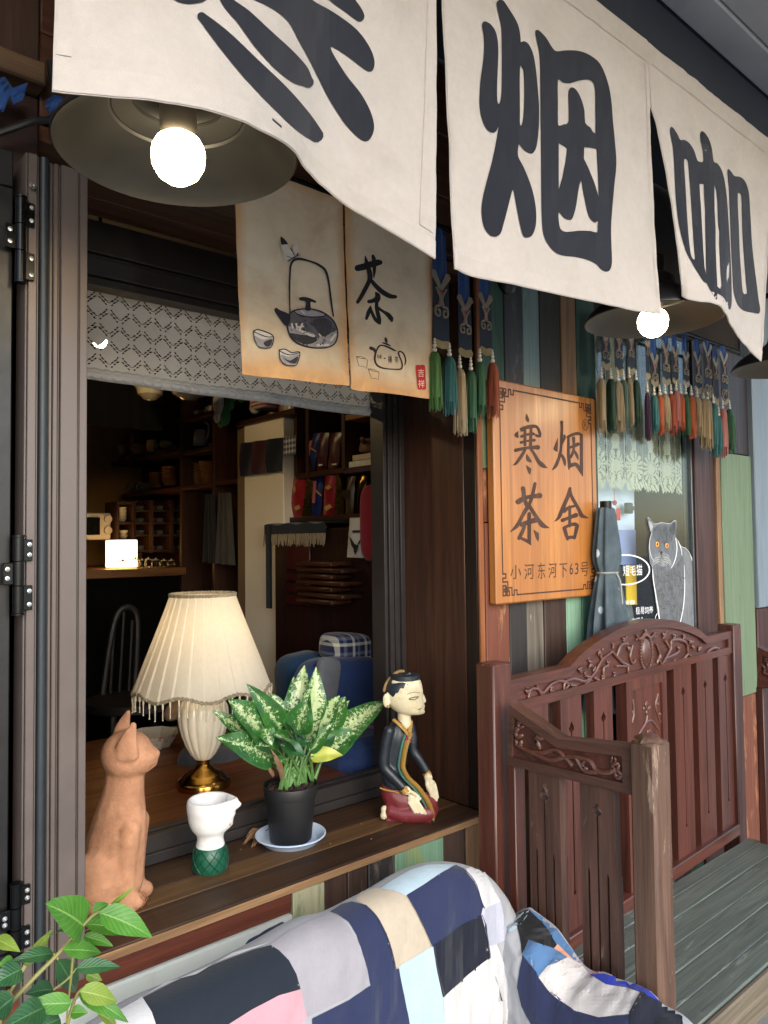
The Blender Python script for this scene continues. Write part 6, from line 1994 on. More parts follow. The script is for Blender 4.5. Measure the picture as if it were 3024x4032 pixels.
m.grid(hair_pt, 88, 14, wrap=True)
hb = m.build('hair', M_nav, fig, sharp=180)
hb.modifiers.new('thick', 'SOLIDIFY').thickness = 0.0015
m = MB()
m.lathe([(fu * 205, 0.0), (fu * 205, fu * 60), (fu * 190, fu * 72), (0.0, fu * 76)], F_(440, 290), 30, sx=0.98, sy=0.86, closed_ends=False)
m.build('cap', M_nav, fig)
m = MB(); m.tube(catmull([tuple(F_(165, 440, -.02)), tuple(F_(200, 330, -.012)), tuple(F_(290, 230, 0)), tuple(F_(370, 192, .01)), tuple(F_(425, 205, .02))], 5), [fu * 12] + [fu * 22] * 19 + [fu * 12], 8); m.build('comb', plain('worn_ochre', '#7d623c', 0.7, vary=0.25, scale=60), fig)
m = MB(); m.ball(F_(228, 615, -.033), fu * 20, 8, 6); m.build('earring', M_ochre, fig)
m = MB()                                                             # jacket
blob(m, [(F_(350, 930), fu * 130), (F_(330, 1040), fu * 165), (F_(300, 1200), fu * 165), (F_(270, 1380), fu * 160), (F_(270, 1520), fu * 165), (F_(300, 1640), fu * 170)], 0.95)
for s, pts in ((-1, [(230, 935, 72), (190, 1080, 74), (165, 1250, 72), (165, 1400, 72), (270, 1520, 66), (400, 1650, 58)]), (1, [(500, 950, 70), (520, 1090, 72), (530, 1250, 70), (610, 1370, 66), (700, 1520, 58)])):
    blob(m, [(F_(x, y, s * (.030 if s < 0 else .022)), fu * r) for x, y, r in pts])
remesh(m.build('jacket', M_nav, fig), 0.0022, 4)
m = MB()                                                             # sarong and knees
blob(m, [(F_(260, 1760), fu * 165), (F_(330, 1830), fu * 200), (F_(450, 1900), fu * 215), (F_(600, 1960), fu * 170), (F_(720, 1980), fu * 145)], 0.95)
m.ball(F_(740, 1900, .015), fu * 120, 14, 10)
for s in (-1, 1):
    blob(m, [(F_(250, 1980, s * .022), fu * 100), (F_(420, 2010, s * .026), fu * 110), (F_(600, 2000, s * .026), fu * 120), (F_(740, 1990, s * .022), fu * 105)])
pb_ = F_(480, 2100); m.box((pb_.x - fu * 300, FY - .035, 0.77), (pb_.x + fu * 290, FY + .035, 0.776))
remesh(m.build('sarong', M_redp, fig), 0.0025, 5)
m = MB()
for s in (-1,):
    blob(m, [(F_(160, 1960, s * .024), fu * 55), (F_(150, 2030, s * .030), fu * 50)])
remesh(m.build('foot', M_skin, fig), 0.0025, 3)
m = MB(); q = [F_(x, y, -.037) for x, y in [(105, 1660), (200, 1690), (290, 1705), (355, 1725)]]; m.tube(catmull([tuple(v) for v in q], 4), fu * 20, 6, squash=(1, .5)); m.build('hem', M_ochre, fig)


def hand(wrist, knuck, tips, s, r=26, th=1):
    m = MB()
    blob(m, [(F_(*wrist, s), fu * 58), (F_(*knuck, s), fu * 62)], 0.6)
    n = len(tips)
    for i, t in enumerate(tips):
        o = (i - (n - 1) / 2)
        k0 = F_(knuck[0] + o * 26, knuck[1] - o * 14, s - .004)
        t0 = F_(*t, s - .006)
        m.tube(catmull([tuple(k0), tuple(k0.lerp(t0, .5) + Vector((0, -.003, .002))), tuple(t0)], 4), [fu * r] * 4 + [fu * r * .9] * 4 + [fu * r * .7], 8)
    tp = F_(wrist[0] + 150, wrist[1] + 60, s - .004)
    m.tube([F_(wrist[0] + 50 * th, wrist[1] + 10, s), F_(wrist[0] + (120 if th > 0 else -20), wrist[1] + (40 if th > 0 else 90), s - .004), F_(wrist[0] + (190 if th > 0 else 0), wrist[1] + (105 if th > 0 else 170), s - .005)], [fu * 26, fu * 24, fu * 16], 8)
    remesh(m.build('hand', M_skin, fig), 0.0018, 1)


hand((450, 1690), (520, 1800), [(600, 2030), (640, 2035), (680, 2020), (705, 1985)], -.036)
hand((730, 1590), (770, 1680), [(790, 1880), (815, 1900), (838, 1890), (852, 1850)], .010, th=-0.4)
for x, y, s in [(430, 1690, -.036), (715, 1560, .020)]:
    m = MB(); p = F_(x, y, s); ax = (F_(x + 60, y + 90, s) - p).normalized(); m.tube([p - ax * fu * 32, p + ax * fu * 32], fu * 66, 14, squash=(1, .85)); m.build('cuff', M_ochre, fig)
sash = [(500, 960), (455, 1080), (420, 1240), (405, 1400), (470, 1530), (590, 1640), (700, 1790), (760, 1930), (770, 2060)]
dys = [-.024, -.030, -.031, -.0315, -.0335, -.036, -.036, -.030, -.026]


def band(dx, dyy, r, mt, z=0.0):
    m = MB()
    q = [tuple(F_(x + dx, y + dyy, d_ - z)) for (x, y), d_ in zip(sash, dys)]
    m.tube(catmull(q, 5), fu * r, 8, squash=(1, .45)); m.build('sash', mt, fig)


band(0, 0, 62, M_ochre)
band(-52, 8, 26, M_tealp, .001)
band(26, 30, 16, M_tealp, .0035)
m = MB()
q = [tuple(F_(*p)) for p in []]
m.tube(catmull([tuple(F_(290, 800, -.020)), tuple(F_(370, 850, -.032)), tuple(F_(440, 920, -.032)), tuple(F_(485, 985, -.026)), tuple(F_(505, 920, -.012)), tuple(F_(515, 840, .004))], 5), fu * 30, 8, squash=(1, .6)); m.build('collar', M_ochre, fig)
m = MB()
for k in range(6):
    a = 2 * PI * k / 6
    m.ball(F_(485 + 26 * math.cos(a), 1035 + 38 * math.sin(a), -.031), fu * 24, 8, 6)
m.ball(F_(485, 1035, -.034), fu * 22, 8, 6)
m.build('flower', plain('rose_paint', '#7b2136', 0.5, vary=0.2, scale=60), fig)
# ================================================================ patchwork chair and the shrub in front
cQ = crop(1300, 3350, 1.185)
c0 = crop(0, 3000, 1.0972)
quilt = thing('patchwork_cover', 'patchwork cloth of navy, white, beige and lavender squares draped over a chair below the window', 'patchwork cover', (0.95, -0.3, 0.5))
M_qw = cloth('quilt_backing', '#97989c', 0.06, 500, crease=4)
M_qw2 = cloth('quilt_white', '#bbbbbc', 0.05, 500, crease=4)
RY = -0.25
ridge_px = [(120, 2270), (215, 2212), (300, 2161), (420, 2111), (550, 2046), (650, 1990), (713, 1974), (769, 1947), (820, 1920), (870, 1890), (921, 1869), (960, 1864), (991, 1866), (1019, 1873), (1046, 1888), (1079, 1940), (1102, 2014), (1118, 2085), (1126, 2170)]
ridge = catmull([tuple(P(x, y, y=RY)) for x, y in ridge_px], 8)


def qsurf(u, v):
    x = u * (len(ridge) - 1)
    i = min(int(x), len(ridge) - 2)
    p = Vector(ridge[i]).lerp(Vector(ridge[i + 1]), x - i)
    t = -0.16 + v * 0.82
    if t < 0:
        return Vector((p.x, p.y + 0.05 * (1 - math.exp(t / .03)) + 0.02 * min(1, -t * 6), p.z + t + .03 * (1 - math.exp(t / .03)) * 1.0))
    e = 1 - math.exp(-t / .035)
    k = max(0.0, min(1.0, (u - 0.74) / 0.2))
    fold = 0.013 * mnoise.noise(Vector((u * 13, v * 2.2, 1.7))) + 0.010 * mnoise.noise(Vector((u * 30 + v * 8, v * 7, 4.7))) + 0.0035 * mnoise.noise(Vector((u * 60, v * 24 + u * 20, 9.7)))
    fold += 0.010 * k * math.sin(u * 70 + v * 3)
    return Vector((p.x - .02 * k * t, p.y - 0.055 * e - 0.16 * t - fold * (0.3 + 1.2 * min(1, t * 3)), p.z - t + 0.035 * e))


m = MB(); m.grid(qsurf, 220, 140); m.build('backing', M_qw, quilt, sharp=180)
qm = MB(); qm.grid(qsurf, 260, 160)
tq = BVHTree.FromPolygons([Vector(v) for v in qm.v], qm.f)
kq = lambda pts: catmull([cQ(x, y) for x, y in pts], 3, True)
k0 = lambda pts: catmull([c0(x, y) for x, y in pts], 3, True)
kQ = lambda pts: [cQ(x, y) for x, y in pts]
kO = lambda pts: [c0(x, y) for x, y in pts]
nav, drk, bei, lav, pbl, slt, pnk, oli, gry, stp = [cloth(n, c, 0.06, 500, crease=2.5) for n, c in [('quilt_navy', '#252c49'), ('quilt_dark_navy', '#171a26'), ('quilt_beige', '#ab9f8d'), ('quilt_lavender', '#8f8c92'), ('quilt_pale_blue', '#9db0ba'), ('quilt_slate', '#1d242e'), ('quilt_pink', '#b98a93'), ('quilt_olive', '#5e553c'), ('quilt_grey', '#8a8584'), ('quilt_stripe', '#a3a5b2')]]
wpk = cloth('quilt_warm_white', '#bdb8b4', 0.05, 500, crease=3)
PQ = [(bei, kQ([(120, 235), (160, 190), (230, 180), (290, 185), (355, 215), (400, 290), (440, 370), (470, 445), (420, 480), (300, 547), (285, 470), (260, 390), (220, 310), (170, 260)]), 'beige patch'),
      (nav, kQ([(5, 292), (60, 258), (105, 246), (165, 262), (215, 312), (258, 390), (283, 475), (298, 549), (318, 545), (335, 640), (355, 740), (375, 860), (-80, 860), (-80, 775), (0, 735), (90, 690), (180, 625), (160, 520), (125, 400), (90, 340), (40, 305)]), 'navy patch'),
      (lav, kO([(1165, 800), (1250, 740), (1330, 700), (1410, 665), (1460, 675), (1510, 730), (1550, 800), (1580, 900), (1592, 962), (1500, 1010), (1400, 1060), (1315, 1100), (1300, 1000), (1275, 920), (1240, 860), (1200, 820)]), 'lavender grey patch'),
      (slt, kO([(612, 1026), (700, 984), (800, 936), (900, 895), (1000, 855), (1100, 818), (1165, 800), (1200, 822), (1240, 862), (1272, 920), (1290, 984), (1200, 1012), (1090, 1071), (985, 1133), (900, 1180), (680, 1180), (650, 1090)]), 'slate blue patch'),
      (pnk, kO([(985, 1133), (1090, 1071), (1200, 1012), (1292, 984), (1305, 1050), (1318, 1100), (1260, 1180), (905, 1180)]), 'pink patch'),
      (pbl, kQ([(320, 545), (400, 495), (475, 447), (490, 520), (508, 600), (522, 680), (535, 760), (548, 860), (385, 860), (360, 740), (340, 640)]), 'pale blue patch'),
      (pbl, kQ([(235, 180), (300, 136), (380, 96), (450, 74), (520, 72), (575, 72), (520, 108), (440, 162), (360, 210), (300, 185)]), 'pale patch on top of the backrest'),
      (nav, kQ([(360, 212), (440, 163), (520, 110), (582, 76), (625, 95), (670, 150), (700, 230), (715, 268), (700, 298), (600, 350), (540, 400), (480, 440), (450, 380), (410, 290)]), 'navy patch'),
      (drk, kQ([(482, 442), (540, 402), (600, 352), (702, 300), (720, 350), (738, 497), (650, 573), (590, 627), (526, 677), (510, 600), (495, 520)]), 'near black patch'),
      (wpk, kQ([(526, 680), (590, 629), (650, 575), (740, 500), (765, 560), (790, 640), (810, 720), (812, 860), (552, 860), (535, 760)]), 'warm white patch'),
      (stp, kQ([(712, 270), (785, 234), (800, 300), (815, 360), (822, 405), (770, 430), (740, 448), (720, 350), (704, 300)]), 'pale striped patch')]
def swell(pl, k=1.015):
    cx, cy = sum(p[0] for p in pl) / len(pl), sum(p[1] for p in pl) / len(pl)
    return [(cx + (x - cx) * k + (1.2 if x > cx else -1.2), cy + (y - cy) * k + (1.2 if y > cy else -1.2)) for x, y in pl]


PQ += [(M_qw2, kQ([(625, 95), (680, 80), (715, 107), (750, 170), (785, 232), (715, 266), (700, 210), (670, 150)]), 'white patch'), (M_qw2, kQ([(738, 450), (770, 432), (800, 520), (822, 620), (822, 720), (812, 860), (800, 860), (800, 720), (785, 640), (760, 555)]), 'white patch'),
       (M_qw2, kO([(430, 1180), (430, 1140), (520, 1084), (612, 1030), (650, 1090), (680, 1180)]), 'white patch'), (M_qw2, kO([(612, 1024), (600, 1034), (720, 960), (850, 925), (1000, 838), (1160, 792), (1100, 816), (1000, 853), (900, 893), (800, 934), (700, 982)]), 'white edge strip')]
for i_, (mt, pl, lb) in enumerate(PQ):
    print_on('patch', tq, [swell(pl)], mt, quilt, step=8, off=0.0014 + 0.00018 * i_, label=lb)
# stitched seams beside the darker patches
seam = []
for pts in [[(165, 262), (215, 312), (258, 390), (283, 475), (298, 549)], [(355, 215), (400, 290), (440, 370), (472, 445)], [(625, 95), (670, 150), (700, 230), (715, 268)], [(482, 442), (495, 520), (510, 600), (526, 677)], [(704, 300), (720, 350), (738, 497)]]:
    seam.append(stroke([cQ(x, y) + (1.4,) for x, y in pts], 4))
for s_ in seam:
    print_on('seam', tq, [s_], cloth('seam_thread', '#3f3f46', 0.1), quilt, step=10, off=0.0046)

# the arm of the chair, covered with the same kind of cloth
ax_px = [(1100, 1985), (1120, 1966), (1143, 1960), (1176, 1981), (1204, 2004), (1230, 2040), (1264, 2085), (1305, 2104), (1361, 2120), (1398, 2136), (1430, 2166), (1481, 2195), (1540, 2260)]
aridge = catmull([tuple(P(x, y, x=1.362)) for x, y in ax_px], 8)


def asurf(u, v):
    x = u * (len(aridge) - 1)
    i = min(int(x), len(aridge) - 2)
    p = Vector(aridge[i]).lerp(Vector(aridge[i + 1]), x - i)
    t = -0.05 + v * 0.62
    if t < 0: return Vector((p.x + 0.012 * min(1, -t * 40), p.y, p.z + t))
    flat = min(t, 0.10)
    dn = max(0, t - 0.07)
    fold = 0.010 * mnoise.noise(Vector((u * 14, v * 4, 8.7))) + 0.008 * mnoise.noise(Vector((u * 6, v * 14, 2.7))) + 0.004 * mnoise.noise(Vector((u * 30, v * 24, 5.7)))
    return Vector((p.x - flat * .92 - .02 * (1 - math.exp(-dn / .03)) - 0.10 * dn - fold, p.y - 0.10 * t, p.z - 0.004 - 0.10 * flat - dn + .02 * (1 - math.exp(-dn / .03)) - fold * 1.2))


arm_t = quilt
m = MB(); m.grid(asurf, 140, 90); m.build('arm_backing', M_qw, arm_t, sharp=180)
qm = MB(); qm.grid(asurf, 180, 120)
tqa = BVHTree.FromPolygons([Vector(v) for v in qm.v], qm.f)
den, ryl, tqs, pch = [cloth(n, c, 0.06, 500, crease=2.5) for n, c in [('quilt_denim', '#4b6c93'), ('quilt_royal', '#1d2f9a'), ('quilt_turquoise', '#7fc3dc'), ('quilt_peach', '#c98c70')]]
blk_ = cloth('quilt_black', '#121215', 0.1, 500, crease=2)
PA_ = [(pbl, [(805, 330), (850, 280), (890, 272), (930, 270), (915, 310), (880, 350), (840, 380)], 'pale bunched patch'), (blk_, [(860, 305), (925, 280), (960, 300), (1010, 360), (1060, 438), (1045, 460), (990, 440), (930, 420), (900, 480), (888, 400)], 'black patch'),
       (den, [(928, 278), (1000, 318), (1060, 370), (1110, 440), (1160, 500), (1185, 535), (1150, 522), (1110, 500), (1060, 440), (1010, 360)], 'denim blue patch'), (den, [(930, 422), (990, 442), (1045, 462), (1110, 502), (1020, 545), (980, 592), (950, 545), (905, 490)], 'denim blue patch'),
       (pch, [(1045, 460), (1062, 440), (1130, 508), (1110, 502)], 'peach strip'), (nav, [(905, 492), (950, 548), (978, 594), (1020, 645), (1080, 700), (1150, 747), (1250, 778), (1395, 765), (1390, 860), (1000, 860), (940, 800), (900, 720), (880, 640), (890, 560)], 'navy patch'),
       (wpk, [(978, 592), (1020, 546), (1110, 504), (1180, 542), (1215, 586), (1290, 632), (1380, 642), (1452, 666), (1400, 760), (1250, 776), (1150, 745), (1080, 699), (1020, 643)], 'warm white patch'), (pnk, [(1112, 504), (1180, 532), (1270, 574), (1212, 582), (1182, 542)], 'pink patch'),
       (ryl, [(1216, 584), (1280, 582), (1400, 618), (1480, 652), (1540, 712), (1455, 664), (1382, 641), (1290, 630)], 'royal blue patch'), (drk, [(1455, 667), (1540, 715), (1640, 760), (1640, 860), (1392, 860), (1402, 760)], 'near black patch')]
for mt, pl, lb in PA_:
    print_on('patch', tqa, [swell(kQ(pl))], mt, arm_t, step=8, off=0.0014 + 0.0002 * PA_.index((mt, pl, lb)), label=lb)
# chair under the cloth
chair = thing('covered_chair', 'white chair frame mostly hidden under the patchwork cloth, navy rolled strip on its back', 'chair', (0.9, -0.2, 0.0))
m = MB()
for x in (0.42, 1.22):
    m.tube([(x, -0.22, 0.0), (x, -0.20, 0.62)], 0.018, 10); m.tube([(x, -0.62, 0.0), (x, -0.62, 0.40)], 0.018, 10)
m.box((0.42, -0.64, 0.38), (1.24, -0.36, 0.41), 0.004)
m.build('frame', M_white, chair)
m = MB(); m.tube(catmull([tuple(P(512, 2060, y=-0.17)), tuple(P(560, 2034, y=-0.17)), tuple(P(640, 1996, y=-0.17))], 4), 0.006, 8); m.build('top_rod', M_white, chair)
m = MB(); m.tube(catmull([tuple(P(536, 2049, y=-0.172)), tuple(P(575, 2026, y=-0.174)), tuple(P(614, 2004, y=-0.172))], 4), [0.010, .013, .013, .012, .013, .013, .012, .012, .011], 10); m.build('rolled_strip', nav, chair)

# ---------------------------------------------------------------- shrub in the foreground
SYp = -0.64
k9 = lambda x, y, dy=0.0: P(*c0(x, y), y=SYp + dy)
shrub = thing('leafy_shrub', 'shrub with glossy bright green leaves in front of the folded window leaves', 'shrub', (0.10, -0.72, 0.0))
M_lf1 = veined_leaf('young_leaf', '#3a7023', '#56912f', '#8bb35c', 0.3, 0.38)
M_lf2 = veined_leaf('mature_leaf', '#1f4527', '#35633a', '#5c8557', 0.2, 0.32)
M_lf3 = veined_leaf('yellow_green_leaf', '#6d8a30', '#8ea542', '#b3bd70', 0.3, 0.42)
SLV = [((365, 712), (196, 612), 150, 1, 0, .0, 1), ((400, 648), (468, 612), 50, 1, .01, .0, 0), ((470, 640), (588, 536), 26, 3, 0, .0, 0), ((430, 650), (668, 748), 112, 1, -.02, .15, 0), ((362, 700), (565, 736), 96, 1, .01, .1, 0), ((272, 812), (448, 822), 72, 1, -.01, .06, 0), ((360, 752), (492, 792), 52, 1, .02, .1, 0),
       ((232, 828), (42, 862), 64, 2, .02, .05, 0), ((330, 892), (524, 882), 66, 2, -.01, .05, 0), ((250, 852), (338, 1008), 86, 2, .02, .1, 0), ((310, 1042), (90, 1052), 80, 1, -.03, .05, 0), ((345, 990), (518, 1032), 86, 3, -.02, .12, 0), ((340, 992), (562, 1120), 74, 1, .0, .12, 0), ((95, 895), (-40, 965), 100, 2, .0, .1, 0), ((60, 1018), (-40, 1100), 110, 2, -.02, .1, 0), ((-20, 765), (88, 822), 62, 3, .02, .0, 0),
       ((190, 1062), (10, 1150), 110, 2, -.03, .1, 0), ((230, 985), (112, 1000), 76, 2, .02, .05, 0), ((372, 915), (442, 944), 44, 3, .02, .1, 0), ((305, 1085), (380, 1080), 56, 1, -.02, .1, 0), ((110, 880), (225, 722), 50, 3, .03, .0, 0), ((230, 745), (285, 735), 60, 1, .03, 0, 0), ((60, 860), (-10, 880), 50, 1, .01, .1, 0), ((260, 1110), (140, 1160), 80, 2, -.02, .1, 0), ((420, 1085), (520, 1150), 60, 3, .01, .1, 0)]
for i, (b0, t0, w, kd, dy, dr, rd) in enumerate(SLV):
    b_, t_ = k9(*b0, dy), k9(*t0, dy + rng.uniform(-.03, .02))
    W_ = w * 0.5 * msz(b_) * 1.05
    nrm = Vector((rng.uniform(-.5, .3), -0.75, 0.75 + rng.uniform(-.2, .2)))
    leaf_obj(leaf_surf(b_, t_, W_, nrm, fold=.22, droop=dr, round_=0.9 * rd, wav=W_ * .02, seed=i), 8, 12, {1: M_lf1, 2: M_lf2, 3: M_lf3}[kd], shrub)
base_p = Vector((0.10, -0.72, 0.30))
m = MB()
for pts, r in [([(0, 1090), (150, 930), (250, 830), (400, 665), (470, 640)], .0038), ([(290, 1140), (318, 1040), (348, 985), (392, 968)], .0030), ([(110, 878), (40, 1000), (-20, 1090)], .0030), ([(318, 820), (305, 950), (285, 1130)], .0024), ([(230, 985), (290, 940), (330, 892)], .002), ([(250, 852), (232, 828)], .002)]:
    q = catmull([tuple(k9(*p)) for p in pts], 5)
    m.tube(q, [r * .55 * (1.15 - .6 * i / len(q)) for i in range(len(q))], 7)
for st_ in [(0, 1090), (290, 1140), (-20, 1090), (285, 1130)]:
    p = k9(*st_); m.tube(catmull([tuple(base_p), tuple(base_p.lerp(p, .5) + Vector((0.01, 0, .05))), tuple(p)], 5), 0.0025, 7)
m.tube([(0.10, -0.72, 0.12), tuple(base_p)], 0.012, 8)
m.build('branch', plain('green_brown_twig', '#7d7a44', 0.6, vary=0.2, scale=30), shrub)
pt = thing('shrub_pot', 'dark clay pot holding the leafy shrub on the pavement', 'plant pot', (0.10, -0.72, 0.0))
m = MB(); m.lathe([(0.0, 0.0), (0.085, 0.0), (0.115, 0.20), (0.122, 0.20), (0.122, 0.225), (0.110, 0.225), (0.105, 0.19), (0.0, 0.185)], (0.10, -0.72, 0.0), 32, closed_ends=False); m.build('pot', plain('dark_clay', '#4a3a33', 0.8), pt)
# ================================================================ inside the shop, seen through the open window
# eyelet curtain along the window head


def eyelet(U, V):
    X, Z_ = U * 1.17, V * 0.195
    pw, ph = 0.055, 0.074
    keep = np.ones_like(X, bool)
    for ox, oz in ((0, 0), (0.5, 0.5)):
        a = ((X / pw + ox) % 1.0) - 0.5
        b = ((Z_ / ph + oz) % 1.0) - 0.5
        # ogee outline: half width as a function of height
        wv = 0.25 + 0.25 * np.cos(2 * PI * b) - 0.085
        d_ = np.abs(np.abs(a) - wv)
        seg = (np.floor((b + 0.5) * 44) % 4 < 3)
        gap = (np.abs(b) < 0.38) & (np.abs(b) > 0.055) & (wv > 0.03)
        keep &= ~((d_ < 0.022 + 0.026 * np.abs(np.sin(2 * PI * b))) & seg & gap)
    return keep & (V < 0.985)


cur = thing('eyelet_curtain', 'white eyelet lace valance across the top of the open window', 'curtain', (1.03, 0.37, 2.10))
M_eye = cloth('white_eyelet', '#e4e6e8', 0.02, 700, 0.9, trans=0.25)
fcur = lambda u, v: Vector((0.36 + 1.17 * u, 0.372 + 0.006 * math.sin(u * 17) * v + 0.002 * math.sin(u * 61 + v * 3), 2.100 - 0.195 * v))
lace_mesh('lace_cloth', fcur, 760, 130, eyelet, M_eye, cur)
m = MB()
bq = [fcur(i / 260, 0.985) for i in range(261)]
for k in range(2):
    m.tube([p + Vector((0, -0.004 + .003 * math.sin(i * .55 + PI * k), -0.008 + 0.006 * math.sin(i * .55 + PI * k))) for i, p in enumerate(bq)], 0.0085, 7)
m.tube([p + Vector((0, 0, -.018)) for p in bq], 0.005, 6)
m.build('braid', M_eye, cur, sharp=180)
m = MB(); m.tube([(0.32, 0.372, 2.102), (1.56, 0.372, 2.102)], 0.006, 8); m.build('rod', M_hinge, cur)

# table
TZ = 0.825
tab = thing('table', 'brown varnished wooden table just inside the window', 'table', (0.95, 0.8, 0.1))
M_tab = wood('table_wood', '#4a2412', '#7d4522', 'x', 0.35, scale=0.7, wear=('#8a5630', 0.12), coat=0.15)
y = 0.362
for wd in (0.22, 0.24, 0.22, 0.24):
    m = MB(); m.box((0.22, y, TZ - 0.035), (1.40, y + wd - 0.002, TZ), 0.003); m.build('table_board', M_tab, tab); y += wd
m = MB(); m.box((0.24, 0.40, 0.66), (1.38, 1.24, 0.788), 0.003); m.build('table_apron', M_dkwood_x, tab)
for x in (0.30, 1.33):
    for yy in (0.44, 1.20):
        m = MB(); m.box((x - .03, yy - .03, 0.101), (x + .03, yy + .03, 0.659), 0.003); m.build('leg', M_dkwood, tab)

# ---------------------------------------------------------------- table lamp
lpx = 439
LY = P(439, 1698, z=TZ).y
lz = lambda py: P(lpx, py, y=LY).z
lc = P(lpx, 1600, y=LY)
lu = msz(lc)
lb_ = TZ
fix = lambda py: max(TZ, lz(py))
lampT = thing('table_lamp', 'table lamp with cream ribbed ceramic body, brass foot and pleated fringed cream shade', 'table lamp', (lc.x, LY, TZ))
M_brass = plain('polished_brass', '#c99a4a', 0.2, 1.0, vary=0.05, scale=10, bump=0.03)
M_cer = plain('cream_ceramic', '#e9dfc8', 0.18, vary=0.04, scale=20, bump=0.03, coat=0.5)
zz0 = lz(1698)
sh = TZ - zz0
Lz = lambda py: lz(py) - zz0
m = MB(); m.lathe([(0, 0.0), (57 * lu, 0.0), (57.5 * lu, Lz(1690)), (56 * lu, Lz(1685)), (52 * lu, Lz(1683)), (50 * lu, Lz(1679)), (45 * lu, Lz(1676)), (43 * lu, Lz(1672)), (34 * lu, Lz(1667)), (24 * lu, Lz(1662)), (17 * lu, Lz(1656)), (13 * lu, Lz(1649)), (14 * lu, Lz(1643)), (19 * lu, Lz(1638)), (0, Lz(1637))], (lc.x, LY, TZ), 48, closed_ends=False); m.build('foot', M_brass, lampT, sharp=35)
m = MB(); m.lathe([(18 * lu, Lz(1638)), (27 * lu, Lz(1628)), (38 * lu, Lz(1608)), (47 * lu, Lz(1585)), (53 * lu, Lz(1562)), (55 * lu, Lz(1542)), (53 * lu, Lz(1525)), (46 * lu, Lz(1512)), (36 * lu, Lz(1504)), (25 * lu, Lz(1500))], (lc.x, LY, TZ), 112, rad=lambda r, t, z: r * (1 - 0.055 * abs(math.cos(8 * t)) ** 6), closed_ends=False); m.build('ceramic_body', M_cer, lampT, sharp=60)
m = MB(); m.lathe([(26 * lu, Lz(1502)), (27 * lu, Lz(1494)), (25 * lu, Lz(1492)), (25 * lu, Lz(1480)), (28 * lu, Lz(1478)), (28 * lu, Lz(1474)), (14 * lu, Lz(1466)), (8 * lu, Lz(1460)), (8 * lu, Lz(1380)), (0, Lz(1380))], (lc.x, LY, TZ), 32, closed_ends=False); m.build('collar', M_brass, lampT, sharp=35)
M_shd = cloth('pleated_shade_silk', '#e3dccb', 0.03, 500, 0.9, trans=0.5, bump=0.1)
NP = 28
shape = lambda f: 70 + (146 - 70) * f ** 1.06
ztop_, zbot_ = Lz(1287), Lz(1482)


def shade_pt(u, v):
    t = 2 * PI * u
    r = shape(v) * lu * (1 + 0.034 * (1 - v * .3) * (((u * NP) % 1.0) - .5))
    z = ztop_ + (zbot_ - ztop_) * v
    z += -lu * 9 * v ** 6 * (0.5 - 0.5 * math.cos(8 * t)) * 1.3
    return Vector((lc.x + r * math.cos(t), LY + r * math.sin(t), TZ + z))


m = MB(); m.grid(lambda u, v: shade_pt(u, v), NP * 8, 18, wrap=True); m.build('shade', M_shd, lampT, sharp=40)
M_trim = cloth('silver_braid', '#8f836b', 0.3, 200, 0.6, bump=0.8)
m = MB()
q = [shade_pt(i / 160, 0.0) for i in range(161)]
for k in range(2):
    m.tube([p + Vector((0, 0, .004 + .003 * math.sin(i * 1.3 + PI * k))) for i, p in enumerate(q)], 0.0028, 5)
m.build('top_trim', M_trim, lampT)
m = MB()
q = [shade_pt(i / 240, 1.0) for i in range(241)]
for k in range(2):
    m.tube([p + Vector((0, 0, .003 + .003 * math.sin(i * 1.3 + PI * k))) for i, p in enumerate(q)], 0.003, 5)
m.build('bottom_trim', M_trim, lampT)
M_bd = plain('clear_beads', '#cfc3ac', 0.15, vary=0.1, bump=0, coat=0.5)
for i in range(52):
    p = shade_pt((i + .3) / 52, 1.0)
    m = MB()
    m.tube([p, p + Vector((0, 0, -.012))], 0.0024, 6)
    m.ball(p + Vector((0, 0, -.014)), 0.0026, 6, 5)
    m.tube([p + Vector((0, 0, -.016)), p + Vector((0, 0, -.040))], 0.0012, 5)
    m.ball(p + Vector((0, 0, -.042)), 0.0022, 6, 5)
    m.build('bead_strand', M_bd, lampT)
m = MB(); m.ball((lc.x, LY, TZ + Lz(1370)), 0.030, 16, 10); m.build('bulb', glow('lamp_bulb', '#ffdca6', 7.5), lampT)

# things on the table
bc = P(330, 1600, z=TZ + .02)
bu = msz(bc)
bowl = thing('porcelain_bowl', 'eight sided white porcelain bowl with red flower pattern on the table', 'bowl', (bc.x, bc.y, TZ))


def flowered():
    t = NT('flower_porcelain')
    v = t.coords()
    n = t.noise(v, 60, 4, 0.6, 0.8)
    n2 = t.noise(v, 38, 3, 0.6)
    b = t.mix(t.ramp(n, [(0.55, 0.0), (0.6, 0.9)]), col('#cfcabd'), col('#a9473c'))
    b = t.mix(t.ramp(n2, [(0.62, 0.0), (0.66, 0.8)]), b, col('#3f5d6b'))
    t.set(t.b.inputs['Base Color'], b); t.b.inputs['Roughness'].default_value = 0.2
    return t.mat


